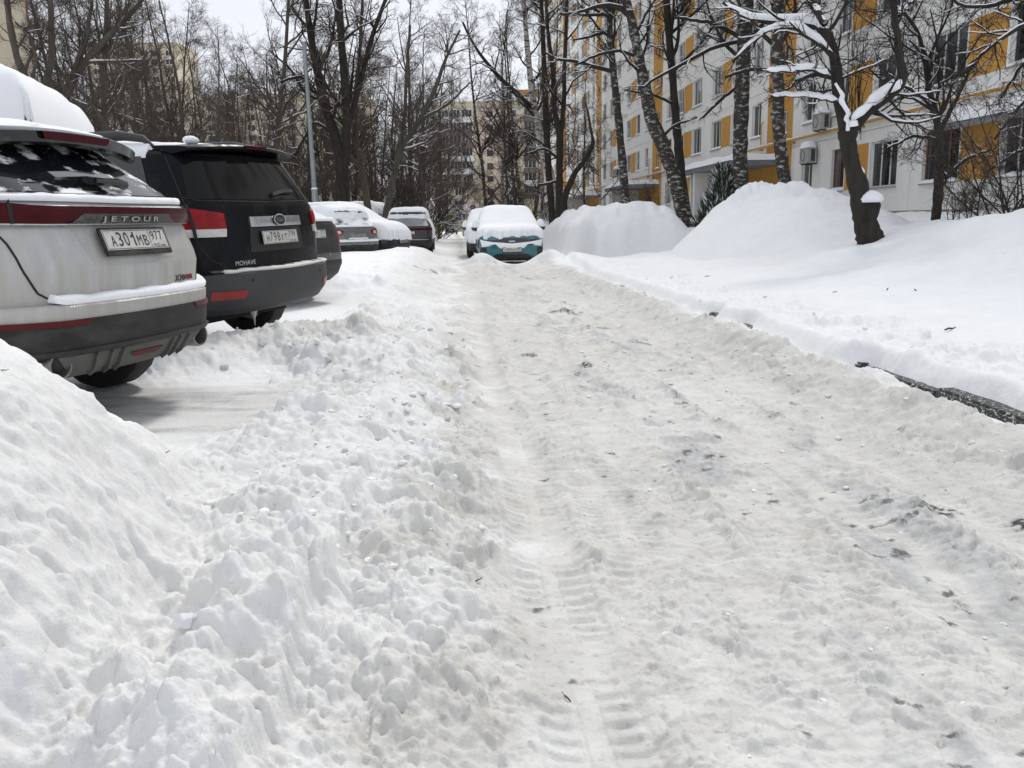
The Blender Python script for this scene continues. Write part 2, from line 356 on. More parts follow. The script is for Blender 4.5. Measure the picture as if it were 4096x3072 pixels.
    crumbs = lumps(UW, YV, 0.07, 71, 0.22) * 0.016 + lumps(UW + 3, YV, 0.13, 72, 0.10) * 0.020 + 0.008 * np.abs(fbm(UW * 16, YV * 16, 3, 261)) + (0.012 + 0.030 * stp) * chunks(UW, YV, 0.060, 411, 0.6) + 0.022 * stp * chunks(UW, YV, 0.11, 415, 0.45) + 0.013 * chunks(UW, YV, 0.032, 412, 0.65) + 0.022 * chunks(UW, YV, 0.12, 413, 0.14) + pl_ * 0.7
    tr = 0 * X; bars = 0 * X; tw = sstep(9, 4.5, r)
    for i_, (uc, wd, am, ph, per, st) in enumerate(((0.25, 0.125, 1.0, 0.0, 0.062, 0), (0.58, 0.135, 0.9, 1.0, 0.056, 1), (0.86, 0.12, 0.55, 2.0, 0.05, 2), (1.18, 0.13, 0.5, 4.0, 0.058, 1), (1.60, 0.13, 0.8, 3.0, 0.06, 1), (1.95, 0.13, 0.8, 5.0, 0.054, 2), (2.22, 0.12, 0.6, 0.7, 0.06, 0))):
        o_ = u - uc - 0.05 * np.sin(Y * 0.55 + ph) - 0.02 * np.sin(Y * 1.7 + 2 * ph)
        on = sstep(-0.35, 0.05, perlin(X * 0.7 + 3 * i_, Y * 0.55, 66 + i_)) if i_ else 1.0
        tk = np.exp(-(o_ / wd) ** 6) * am * on; tr = np.maximum(tr, tk)
        ao = np.abs(o_); side = np.exp(-((ao - wd * 0.62) / (wd * 0.36)) ** 4)
        sk = Y / per + ((0, 2.5, -2.0)[st]) * ao * 1.2
        brk = sstep(-0.30, 0.05, perlin(X * 3.1 + i_, Y * 1.6, 91 + i_))
        bars = bars + am * on * brk * side * np.clip(np.sin(2 * math.pi * sk) * 2.2, -1, 1)
        bars = bars - 1.0 * am * on * brk * (np.exp(-((ao - wd * 0.22) / 0.007) ** 2) + 0.8 * np.exp(-((ao - wd * 0.98) / 0.010) ** 2))
    plates = fbm(u * 5, Y * 9, 4, 81)
    z = z + lane * ((1 - 0.8 * tr) * crumbs * (0.55 + 0.5 * crumb_sel) * sstep(22, 12, r) + 0.007 * plates * (1 - 0.7 * tr) - 0.018 * tr)
    z = z + lane * 0.014 * np.clip(fbm(u * 3, Y * 3, 2, 83), -0.6, 1)
    z = z + lane * tw * 0.0062 * bars
    # cut by the plough blade along the left bank
    z = z + 0.065 * sstep(0.0, -0.035, q + 0.36 + 0.04 * w2 + 0.02 * perlin(X * 5, Y * 5, 5)) * sstep(-1.3, -0.8, q) * sstep(5.2, 4.2, Y) * sstep(-0.5, 0.0, perlin(X * 0.8, Y * 1.1, 7))
    # shovelled wall of the buried cars
    wallm = np.exp(-((q - 4.2) / 0.3) ** 2) * sstep(26, 27, Y) * sstep(45, 40, Y)
    z = z + wallm * (0.10 * fbm(X * 3.5, Y * 3.5, 3, 93) + 0.07 * np.abs(perlin(q * 1.5, Y * 5.0, 95)))
    bur = sstep(4.1, 4.6, q) * sstep(8.2, 6.8, q) * sstep(26.6, 27.4, Y) * sstep(46, 42, Y)
    z = z + bur * (0.11 * fbm(X * 1.2, Y * 1.0, 3, 461) + 0.14 * chunks(X, Y * 0.7, 0.6, 463, 0.35))
    # colour fields: soiling of the driven snow and bare wet asphalt
    lane_d = sstep(-0.35, 0.30, q + 0.28 * fbm(X * 2.2, Y * 2.2, 3, 421)) * sstep(2.85, 2.35, q + 0.2 * fbm(X * 2.2, Y * 2.2, 3, 422)) * np.where(lane2 > lane, 1, 1) * np.clip(lane + (Y < 21), 0, 1)
    dirt = np.clip(lane_d * (0.98 + 0.25 * w1) + 0.55 * berm + 0.42 * edge + 0.6 * heap + 0.5 * clear + 0.55 * bankedge * sstep(-1.6, -0.6, q) + 0.10 * mound + 0.15 * shelf, 0, 1)
    streak = fbm(u * 3.2, Y * 0.55, 3, 101); spot = fbm(X * 6, Y * 2.2, 3, 103)
    mid = np.exp(-((u - 1.35) / 0.75) ** 2)
    bare = 0.9 * lane * mid * sstep(-0.02, 0.6, streak * 0.8 + 0.5 * spot)
    bare = np.clip(bare + 0.75 * clear * sstep(0.0, 0.7, fbm(X * 1.2, Y * 5, 3, 107) + 0.15), 0, 1)
    bare = np.clip(bare + 0.9 * (sstep(24.0, 24.6, Y) * sstep(26.3, 25.8, Y) * sstep(3.4, 4.2, q) * sstep(7.5, 6, q)), 0, 1)
    black = 0 * X
    for bx_, by_, bw, bl in ((0.255, 5.55, 0.12, 0.14), (0.95, 9.6, 0.14, 0.3), (1.12, 4.98, 0.05, 0.06), (1.72, 3.30, 0.14, 0.10), (1.93, 3.12, 0.06, 0.10), (-1.95, 20.0, 0.35, 0.6), (0.18, 7.6, 0.10, 0.2), (0.62, 6.9, 0.09, 0.15), (1.25, 8.4, 0.12, 0.3), (1.0, 4.1, 0.08, 0.08), (0.75, 11.5, 0.3, 0.5)):
        black = np.maximum(black, np.exp(-((X - bx_) / bw) ** 2 - ((Y - by_) / bl) ** 2))
    black = np.maximum(sstep(0.42, 0.75, black * 0.8 + 0.45 * spot), 0.8 * lane * sstep(0.67, 0.82, 0.8 * fbm(X * 7, Y * 9, 3, 105) + 0.25 * streak + 0.16 * mid))
    return z, dirt, bare, black
def build_ground():
    th = np.radians(np.linspace(-42, 42, 665))
    r = [0.62]
    while r[-1] < 170:
        c = r[-1]; r.append(c * (1.0035 if c < 4.5 else 1.0046 if c < 8 else 1.0065 if c < 40 else 1.03))
    r = np.array(r); TH, RR = np.meshgrid(th, r, indexing='ij')
    X = (RR * np.sin(TH)); Y = (RR * np.cos(TH))
    z, dirt, bare, black = ground_fields(X.ravel(), Y.ravel())
    z = z.reshape(X.shape); n, k = X.shape; b0 = base_height(X, Y); e_ = 0.05
    gx = np.clip((base_height(X + 0.12, Y) - base_height(X - 0.12, Y)) / 0.24, -1, 1); gy = np.clip((base_height(X, Y + 0.12) - base_height(X, Y - 0.12)) / 0.24, -1, 1); ln = np.sqrt(1 + gx * gx + gy * gy); dd_ = z - b0; nf = (RR < 9)
    V = np.stack([X - 0.5 * nf * gx / ln * dd_, Y - 0.5 * nf * gy / ln * dd_, np.where(nf, b0 + dd_ / ln, z)], -1).reshape(-1, 3)
    idx = np.arange(n * k).reshape(n, k)
    Q = np.stack([idx[:-1, :-1], idx[:-1, 1:], idx[1:, 1:], idx[1:, :-1]], -1).reshape(-1, 4)[:, ::-1]
    me = mesh_np('ground', V, Q.copy())
    for nm, a in (('dirt', dirt), ('bare', bare), ('black', black)):
        at_ = me.attributes.new(nm, 'FLOAT', 'POINT'); at_.data.foreach_set('value', a.astype(np.float32))
    print('ground', len(V), 'verts', len(r), 'rows')
    M = bpy.data.materials.new('snow_ground'); M.use_nodes = True; t = M.node_tree; b = t.nodes['Principled BSDF']
    b.inputs['Specular IOR Level'].default_value = 0.2
    def att(nm):
        a = t.nodes.new('ShaderNodeAttribute'); a.attribute_name = nm; return a.outputs['Fac']
    tc = t.nodes.new('ShaderNodeTexCoord')
    def noise(scale, detail=6, rough=0.65):
        n_ = t.nodes.new('ShaderNodeTexNoise'); n_.inputs['Scale'].default_value = scale; n_.inputs['Detail'].default_value = detail; n_.inputs['Roughness'].default_value = rough
        t.links.new(tc.outputs['Object'], n_.inputs['Vector']); return n_.outputs['Fac']
    def rng_(v, a, c, d=0.0, e=1.0):
        m_ = t.nodes.new('ShaderNodeMapRange'); m_.inputs[1].default_value = a; m_.inputs[2].default_value = c; m_.inputs[3].default_value = d; m_.inputs[4].default_value = e
        t.links.new(v, m_.inputs[0]); return m_.outputs[0]
    def mul(a, c):
        m_ = t.nodes.new('ShaderNodeMath'); m_.operation = 'MULTIPLY'; m_.use_clamp = True; t.links.new(a, m_.inputs[0])
        if isinstance(c, float): m_.inputs[1].default_value = c
        else: t.links.new(c, m_.inputs[1])
        return m_.outputs[0]
    def mixc(f, a, c):
        m_ = t.nodes.new('ShaderNodeMix'); m_.data_type = 'RGBA'; t.links.new(f, m_.inputs[0])
        for s, v in ((6, a), (7, c)):
            if isinstance(v, tuple): m_.inputs[s].default_value = (*v, 1)
            else: t.links.new(v, m_.inputs[s])
        return m_.outputs[2]
    d1 = noise(7); d2 = noise(30, 5); d3 = noise(3.2, 8, 0.7)
    clean = mixc(rng_(d3, 0.35, 0.7), (0.86, 0.865, 0.87), (0.81, 0.813, 0.815))
    dirty = mixc(rng_(d1, 0.32, 0.68), (0.655, 0.645, 0.615), (0.52, 0.505, 0.47))
    dirty = mixc(rng_(d2, 0.56, 0.72, 0, 0.85), dirty, (0.40, 0.375, 0.33))
    mpv = t.nodes.new('ShaderNodeMapping'); mpv.inputs['Scale'].default_value = (1.0, 1.9, 1.0); t.links.new(tc.outputs['Object'], mpv.inputs[0])
    fl_ = t.nodes.new('ShaderNodeTexNoise'); fl_.inputs['Scale'].default_value = 17; fl_.inputs['Detail'].default_value = 7; fl_.inputs['Roughness'].default_value = 0.75; t.links.new(mpv.outputs[0], fl_.inputs['Vector'])
    dirty = mixc(rng_(fl_.outputs['Fac'], 0.60, 0.68, 0, 0.8), dirty, (0.27, 0.25, 0.22))
    col = mixc(rng_(att('dirt'), 0.0, 1.0), clean, dirty)
    ice = mixc(rng_(d1, 0.35, 0.7), (0.46, 0.465, 0.475), (0.27, 0.275, 0.285))
    col = mixc(mul(att('bare'), rng_(d2, 0.28, 0.58, 0.35, 1.0)), col, ice)
    col = mixc(mul(att('black'), rng_(d2, 0.40, 0.56)), col, (0.06, 0.06, 0.065))
    t.links.new(col, b.inputs['Base Color'])
    ro = rng_(att('bare'), 0.0, 1.0, 0.92, 0.55); t.links.new(ro, b.inputs['Roughness'])
    bp = t.nodes.new('ShaderNodeBump'); bp.inputs['Strength'].default_value = 0.5; bp.inputs['Distance'].default_value = 0.011
    b2 = t.nodes.new('ShaderNodeBump'); b2.inputs['Strength'].default_value = 0.5; b2.inputs['Distance'].default_value = 0.005
    t.links.new(noise(26, 6), bp.inputs['Height']); t.links.new(noise(110, 4), b2.inputs['Height'])
    t.links.new(bp.outputs[0], b2.inputs['Normal']); t.links.new(b2.outputs[0], b.inputs['Normal'])
    o = link('snow_ground', me, M); tag(o, kind='structure')
    # the land beyond, out to the horizon
    mb = MB(); ring = [(math.sin(a) * 3000, math.cos(a) * 3000, -0.9) for a in np.linspace(0, 2 * math.pi, 48, endpoint=False)]
    mb.add(ring, [tuple(range(48))[::-1]])
    tag(link('far_ground', mb.mesh('far_ground'), SNOW_SOFT), kind='structure')
build_ground()
def gz(x, y): return float(base_height(np.array([x], float), np.array([y], float))[0])

# kerb on the right ------------------------------------------------------------
CONC = mat('kerb_concrete', (0.10, 0.10, 0.095), 0.9, noise=1, nscale=25, ncol=(0.20, 0.195, 0.185), bump=0.8, bscale=60)
CONC_SN = patchy('kerb_frosted', (0.05, 0.05, 0.048), SNOWC, thr=0.60, width=0.05, scale=40, rough=(0.8, 0.9), bump=0.5)
mb = MB(); mb.box(-0.07, 0.07, 3.4, 12.4, -0.3, -0.12)
kerb = link('kerb', mb.mesh('kerb'), CONC); kerb.location = (3.10, 0, 0); kerb.rotation_euler = (0, 0, math.atan(RK)); tag(kerb, kind='structure')
ks = None
for i in range(9):
    if ks is None:
        bm = bmesh.new(); bmesh.ops.create_cube(bm, size=1.0)
        for v in bm.verts: v.co = Vector((v.co.x * 0.16, v.co.y * 0.985, v.co.z * 0.40))
        bmesh.ops.bevel(bm, geom=bm.edges[:], offset=0.018, segments=2, affect='EDGES')
        ks = bpy.data.meshes.new('kerb_stone'); bm.to_mesh(ks); bm.free(); ks.materials.append(CONC_SN)
    o = link('kerb_stone', ks, None, kerb); o.location = (0.0, 3.9 + i, -0.105 + 0.012 * math.sin(i * 2.3) - 0.0045 * i); o.rotation_euler = (0.012 * math.sin(i * 1.7), 0.02 * math.cos(i), 0)
# ------------------------------------------------------------------ panel apartment block on the right
def wall_paint(name, col, dirt, s=0.35):
    return mat(name, col, 0.85, spec=0.2, noise=1, nscale=1.1, ncol=dirt, bump=0.25, bscale=35, stretch=(1, 1, s))
WALLW = wall_paint('white_wall_paint', (0.80, 0.79, 0.76), (0.70, 0.685, 0.65))
OCHRE = wall_paint('ochre_wall_paint', (0.55, 0.295, 0.07), (0.46, 0.245, 0.06))
PLINTH = mat('plinth_dark', (0.075, 0.078, 0.085), 0.9, noise=0.4, nscale=5)
JOINT = mat('joint_mortar', (0.44, 0.42, 0.38), 0.95)
FRAMEW = mat('window_frame_white', (0.68, 0.68, 0.67), 0.5)
FRAMEB = mat('window_frame_brown', (0.16, 0.06, 0.025), 0.6)
GLASS = [mat('window_glass', (0.018, 0.021, 0.024), 0.06, spec=0.6, noise=1, nscale=0.7, ncol=(0.03, 0.035, 0.04)),
         mat('window_glass_curtain', (0.10, 0.11, 0.115), 0.10, spec=0.6, noise=1, nscale=3.0, ncol=(0.05, 0.055, 0.06), stretch=(1, 6, 0.3)),
         mat('window_glass_pale', (0.20, 0.205, 0.20), 0.12, spec=0.6, noise=1, nscale=2.5, ncol=(0.08, 0.085, 0.09), stretch=(1, 5, 0.3)),
         mat('window_glass_deep', (0.010, 0.011, 0.012), 0.05, spec=0.6)]
SILLM = mat('sill_metal', (0.32, 0.31, 0.29), 0.6)
PIPE = mat('gas_pipe_paint', (0.52, 0.27, 0.03), 0.55, noise=0.2, nscale=10)
GREYM = mat('canopy_slab', (0.23, 0.245, 0.255), 0.8, noise=0.35, nscale=3)
BX = 14.1; BK = 0.06
bld = empty('apartment_block', (BX, 0, 0), math.atan(BK), 'long white panel apartment block with ochre strips and gas pipe', 'building')
SILL0, FH, WH, FLOORS = 2.13, 2.72, 1.50, 12
ZB = 1.25
# windows: (y0, y1, panes, kind), ochre infills, stair strips along the facade
WIN = [(19.0, 20.9, 3), (21.3, 23.03, 3), (24.95, 26.86, 3), (28.40, 30.28, 3), (32.25, 33.35, 2), (35.12, 36.21, 2),
       (41.26, 42.51, 2), (44.0, 45.68, 3), (47.42, 49.16, 3), (51.22, 53.13, 3), (55.2, 56.9, 2), (58.2, 59.63, 2),
       (65.16, 66.3, 2), (68.15, 69.5, 2), (71.6, 73.38, 3), (75.98, 77.63, 3), (80.05, 81.42, 2), (83.32, 85.02, 2),
       (90.22, 91.7, 2), (93.78, 95.25, 2), (97.6, 99.57, 3), (101.8, 103.8, 3), (106.5, 108.2, 2), (110.3, 111.7, 2),
       (118.0, 119.6, 2), (121.6, 123.1, 2), (125.4, 127.4, 3), (129.6, 131.4, 3), (134.2, 135.8, 2), (138.2, 139.8, 2), (146.5, 148.2, 2)]
OCH = [(23.12, 24.87), (30.4, 32.17), (45.78, 47.34), (53.25, 55.10), (69.62, 71.5), (78.0, 79.95), (95.4, 97.5), (104.0, 106.4), (123.3, 125.3), (131.6, 134.1)]
STRIP = [(37.38, 40.40, 38.0, 38.85), (60.92, 63.80, 61.6, 62.6), (85.97, 89.17, 86.9, 88.0), (113.1, 116.5, 114.0, 115.2), (141.3, 145.0, 142.2, 143.4)]
EDGES = [17.0, 27.55, 34.43, 37.38, 40.40, 43.3, 50.45, 57.5, 60.92, 63.8, 67.2, 74.7, 82.3, 85.97, 89.17, 92.7, 100.7, 109.2, 113.1, 116.5, 120.5, 128.5, 137.0, 141.3, 145.0, 150.0]
def floor_z(f): return SILL0 + f * FH - 0.80                 # floor line of storey f
def panel_mesh(L, holes, h):
    """front face in the plane x=0 from y 0..L, z 0..h, with window holes (a,b,c,d) and reveals"""
    g = 0.010; mb = MB(); y = g; D = 0.17
    ys = sorted(holes)
    def quad(a, b, c, d):
        if b - a > 1e-4 and d - c > 1e-4: mb.add([(0, a, c), (0, b, c), (0, b, d), (0, a, d)], [(3, 2, 1, 0)])
    for a, b, c, d in ys:
        quad(y, a, g, h - g); quad(a, b, g, c); quad(a, b, d, h - g); y = b
        mb.add([(0, a, c), (D, a, c), (D, a, d), (0, a, d)], [(3, 2, 1, 0)]); mb.add([(0, b, c), (D, b, c), (D, b, d), (0, b, d)], [(0, 1, 2, 3)])
        mb.add([(0, a, d), (D, a, d), (D, b, d), (0, b, d)], [(3, 2, 1, 0)]); mb.add([(0, a, c), (D, a, c), (D, b, c), (0, b, c)], [(0, 1, 2, 3)])
    quad(y, L - g, g, h - g)
    e = 0.06
    for P in ([(0, g, g), (e, g, g), (e, g, h - g), (0, g, h - g)], [(0, L - g, h - g), (e, L - g, h - g), (e, L - g, g), (0, L - g, g)],
              [(0, L - g, g), (e, L - g, g), (e, g, g), (0, g, g)], [(0, g, h - g), (e, g, h - g), (e, L - g, h - g), (0, L - g, h - g)]):
        mb.add(P, [(0, 1, 2, 3)])
    return mb.mesh('panel')
def in_view(y, z, marg=0.06): return (z - CAM_H) / max(y, 1) < 0.262 + marg
def make_windows_mesh(w, h, n, transom):
    f = MB(); x0, x1 = 0.105, 0.155; b = 0.055
    f.box(x0, x1, 0, b, 0, h); f.box(x0, x1, w - b, w, 0, h); f.box(x0, x1, b, w - b, 0, b); f.box(x0, x1, b, w - b, h - b, h)
    panes = []; pw = (w - 2 * b - (n - 1) * b) / n
    for i in range(n):
        a = b + i * (pw + b); panes.append((a, a + pw))
        if i: f.box(x0, x1, a - b, a, b, h - b)
    if transom: f.box(x0 + .004, x1 - .004, panes[-1][0], panes[-1][1], h * 0.52, h * 0.52 + 0.035)
    p = []
    for a, c in panes:
        mb = MB(); mb.box(0.128, 0.140, a - 0.003, c + 0.003, b - 0.003, h - b + 0.003); p.append(mb.mesh('pane'))
    s = MB(); s.box(-0.07, 0.10, -0.05, w + 0.05, -0.045, 0.0)
    # lumpy snow on the sill
    n2 = 12; V = []; Fs = []
    for i in range(n2 + 1):
        y = -0.06 + (w + 0.12) * i / n2; e = min(i, n2 - i) / 2.0; hh = (0.035 + 0.075 * min(1, e)) * (0.8 + 0.35 * math.sin(i * 2.1 + w * 9))
        for x, zz in ((0.10, 0.0), (0.10, hh * 1.0), (0.0, hh), (-0.075, hh * 0.72), (-0.095, hh * 0.2), (-0.085, -0.01)): V.append((x, y, zz))
    for i in range(n2):
        for j in range(5): Fs.append((i * 6 + j, i * 6 + j + 1, (i + 1) * 6 + j + 1, (i + 1) * 6 + j))
    Fs.append(tuple(range(6))[::-1]); Fs.append(tuple(n2 * 6 + j for j in range(6)))
    sn = MB(); sn.add(V, Fs)
    return f.mesh('window'), p, s.mesh('sill'), sn.mesh('sill_snow', True, 60)
wcache = {}
def put_window(y0, w, z, h, n, near, r):
    brown = r.random() < 0.10; tr = r.random() < 0.5
    key = (round(w, 2), round(h, 2), n, tr, brown)
    if key not in wcache:
        f, p, s, sn = make_windows_mesh(w, h, n, tr); f.materials.append(FRAMEB if brown else FRAMEW); s.materials.append(SILLM); sn.materials.append(SNOW_SOFT)
        wcache[key] = (f, p, s, sn, {})
    f, p, s, sn, pm = wcache[key]
    o = link('window', f, None, bld); o.location = (0, y0, z)
    g = r.choices(range(4), (5, 3, 1.2, 4))[0]
    groups = [[i] for i in range(len(p))] if near else [list(range(len(p)))]
    for gi in groups:
        gg = g if r.random() < 0.75 else r.choices(range(4), (5, 2, 1, 4))[0]
        if near:
            kk = (gi[0], gg)
            if kk not in pm: me = p[gi[0]].copy(); me.materials.append(GLASS[gg]); pm[kk] = me
        else:
            kk = ('all', gg)
            if kk not in pm:
                mb = MB(); mb.box(0.128, 0.140, 0.03, w - 0.03, 0.03, h - 0.03); me = mb.mesh('pane'); me.materials.append(GLASS[gg]); pm[kk] = me
        link('pane', pm[kk], None, o)
    if near: link('sill', s, None, o)
    if r.random() < 0.93: link('sill_snow', sn, None, o)
rw = random.Random(5); nwin = 0; npan = 0
for i in range(len(EDGES) - 1):
    y0, y1 = EDGES[i], EDGES[i + 1]; L = y1 - y0
    strip = next((s for s in STRIP if abs(s[0] - y0) < 0.01), None)
    if strip: holes = [(strip[2] - y0, strip[3] - y0, 0.62, 1.62)]
    else: holes = [(a - y0, b - y0, 0.80, 0.80 + WH) for a, b, n in WIN if a >= y0 and b <= y1]
    me = panel_mesh(L, holes, FH); me.materials.append(OCHRE if strip else WALLW)
    for f in range(FLOORS):
        zb = floor_z(f)
        o = link('ochre_panel' if strip else 'wall_panel', me, None, bld); o.location = (0, y0, zb); npan += 1
        if not in_view(y0 + L / 2 + 3, zb): continue
        if strip:
            if f == 0: continue
            put_window(strip[2], strip[3] - strip[2], zb + 0.62, 1.0, 2, y0 < 70, rw); nwin += 1
        else:
            for a, b, n in WIN:
                if a >= y0 and b <= y1 and in_view(b, zb + 0.8): put_window(a, b - a, zb + 0.80, WH, n, b < 62, rw); nwin += 1
for a, b in OCH:
    mb = MB(); mb.box(-0.012, 0.03, a + 0.01, b - 0.01, 0, WH + 0.02); me = mb.mesh('ochre_infill'); me.materials.append(OCHRE)
    for f in range(FLOORS):
        z = floor_z(f) + 0.79
        if in_view(b, z): o = link('ochre_infill', me, None, bld); o.location = (0, 0, z)
print('windows', nwin, 'panels', npan)
core = MB(); core.box(0.172, 12, 17.0, 150.0, -0.5, floor_z(FLOORS) + 0.1); link('wall_core', core.mesh('wall_core'), JOINT, bld)
mb = MB(); mb.box(0.04, 0.16, 17.0, 150.0, floor_z(0), floor_z(FLOORS)); 
jb = MB()
for f in range(FLOORS + 1): jb.box(0.05, 0.171, 17.0, 150.0, floor_z(f) - 0.05, floor_z(f) + 0.05)
for e in EDGES: jb.box(0.052, 0.170, e - 0.04, e + 0.04, floor_z(0), floor_z(FLOORS))
link('panel_joints', jb.mesh('panel_joints'), JOINT, bld)
mb = MB(); mb.box(0.02, 0.171, 17.0, 150.0, -0.5, floor_z(0) - 0.052); link('plinth', mb.mesh('plinth'), PLINTH, bld)
mb = MB(); mb.box(-0.25, 12.2, 16.8, 150.2, floor_z(FLOORS) + 0.10, floor_z(FLOORS) + 0.55); link('parapet', mb.mesh('parapet'), WALLW, bld)
mb = MB(); mb.box(-0.3, 12.2, 16.8, 150.2, floor_z(FLOORS) + 0.552, floor_z(FLOORS) + 0.80); link('roof_snow', mb.mesh('roof_snow'), SNOW_SOFT, bld)
# gas pipe with risers
mb = MB(); mb.tube([(-0.14, 16.5, 4.33), (-0.14, 60, 4.30), (-0.14, 150, 4.25)], 0.045, 8)
gp = link('gas_pipe', mb.mesh('gas_pipe', True), PIPE, bld)
mb = MB()
for i in range(0, 300):
    y = 16.6 + i * 0.25
    if y > 92 or rw.random() < 0.12: continue
    mb.box(-0.17, -0.11, y, y + 0.252, 4.372, 4.372 + 0.03 + 0.03 * rw.random())
link('pipe_snow', mb.mesh('pipe_snow'), SNOW_SOFT, gp)
for y in (18.6, 30.9, 37.1, 40.9, 50.6, 64.6, 89.6, 117.3):
    mb = MB(); mb.box(-0.17, 0.0, y - 0.12, y + 0.12, 4.19, 4.25); link('pipe_bracket', mb.mesh('pipe_bracket'), PIPE, gp)
for y, z0, z1 in ((40.85, 4.33, 5.35), (37.25, 1.9, 4.30), (64.3, 4.3, 5.4), (60.7, 2.0, 4.3), (89.6, 4.3, 5.5)):
    mb = MB(); mb.tube([(-0.12, y, z0), (-0.12, y, z1), (-0.12, y - 0.25, z1 + 0.08)] if z1 > 4.4 else [(-0.12, y, z0), (-0.12, y, z1)], 0.03, 6)
    link('pipe_riser', mb.mesh('pipe_riser', True), PIPE, gp)
# entrances: canopy slabs with thick snow, side wall, recessed ochre porch, door
DOORM = mat('entrance_door', (0.035, 0.033, 0.032), 0.5)
for k, (ya, yb, zt, dep) in enumerate(((38.2, 47.0, 3.42, 2.3), (61.6, 70.5, 3.40, 2.3), (86.8, 97.0, 3.40, 2.4), (114.0, 124.0, 3.4, 2.4))):
    mb = MB(); mb.box(-dep, -0.004, ya, yb, zt, zt + 0.22); c = link('canopy', mb.mesh('canopy'), GREYM, bld)
    # snow cap
    nx, ny = 10, 40; V = []; Fs = []
    for i in range(nx + 1):
        for j in range(ny + 1):
            x = -dep - 0.08 + (dep + 0.08) * i / nx; y = ya - 0.06 + (yb - ya + 0.12) * j / ny
            d = min(i / nx * dep, j / ny * (yb - ya), (ny - j) / ny * (yb - ya)); e = min(1, d / 0.30)
            z = zt + 0.20 + 0.36 * math.sqrt(max(0, 1 - (1 - e) ** 2)) * (0.85 + 0.3 * mnoise.noise((x * 0.8, y * 0.5, k)))
            V.append((x, y, z))
    for i in range(nx):
        for j in range(ny): Fs.append((i * (ny + 1) + j, (i + 1) * (ny + 1) + j, (i + 1) * (ny + 1) + j + 1, i * (ny + 1) + j + 1))
    sm = MB(); sm.add(V, Fs); link('canopy_snow', sm.mesh('canopy_snow', True, 80), SNOW_SOFT, c)
    mb = MB(); mb.box(-dep + 0.12, -0.005, yb - 2.6, yb - 2.35, 0.3, zt - 0.002); link('side_wall', mb.mesh('side_wall'), WALLW, bld)
    mb = MB(); mb.box(-dep + 0.4, -0.006, yb - 0.9, yb - 0.65, 0.3, zt - 0.002); link('side_wall', mb.mesh('side_wall'), WALLW, bld)
    mb = MB(); mb.box(-0.05, -0.014, ya + 0.1, yb - 2.62, 0.5, zt - 0.003); link('porch_wall', mb.mesh('porch_wall'), OCHRE, bld)
    mb = MB(); mb.box(-0.11, -0.052, ya + 2.2, ya + 3.4, 0.6, 2.75); link('entrance_door', mb.mesh('entrance_door'), DOORM, bld)
    mb = MB(); mb.box(-0.09, -0.052, ya + 4.4, ya + 5.0, 1.5, 2.5); link('notice_board', mb.mesh('notice_board'), DOORM, bld)
# grilles over ground-floor windows
GR = mat('window_grille', (0.52, 0.51, 0.48), 0.7)
for y0, w in ((55.2, 1.7), (58.2, 1.43)):
    mb = MB()
    for i in range(9):
        y = y0 + 0.04 + i * (w - 0.08) / 8
        pts = [(-0.03, y + 0.05 * math.sin(j * math.pi / 1.0 + math.pi / 2), SILL0 + 0.04 + j * 0.18) for j in range(9)]
        mb.tube(pts, 0.014, 4)
    link('window_grille', mb.mesh('window_grille'), GR, bld)
# shed roofs over ground-floor balconies
for y0, y1, z in ((17.5, 24.9, 3.62), (48.4, 51.0, 3.55)):
    mb = MB(); mb.add([(0, y0, z + 0.35), (-0.75, y0, z), (-0.75, y1, z), (0, y1, z + 0.35), (0, y0, z + 0.22), (-0.75, y0, z - 0.18), (-0.75, y1, z - 0.18), (0, y1, z + 0.1)],
                      [(0, 1, 2, 3)[::-1], (1, 5, 6, 2)[::-1], (0, 4, 5, 1), (2, 6, 7, 3), (4, 7, 6, 5)])
    a = link('awning', mb.mesh('awning'), GREYM, bld)
    sm = MB(); sm.add([(-0.01, y0 - 0.02, z + 0.36), (-0.78, y0 - 0.02, z), (-0.78, y1 + 0.02, z), (-0.01, y1 + 0.02, z + 0.36), (-0.01, y0, z + 0.55), (-0.74, y0, z + 0.16), (-0.74, y1, z + 0.16), (-0.01, y1, z + 0.55)],
                      [(4, 7, 6, 5), (1, 5, 6, 2)[::-1], (0, 4, 5, 1), (2, 6, 7, 3)]); link('awning_snow', sm.mesh('awning_snow'), SNOW_SOFT, a)
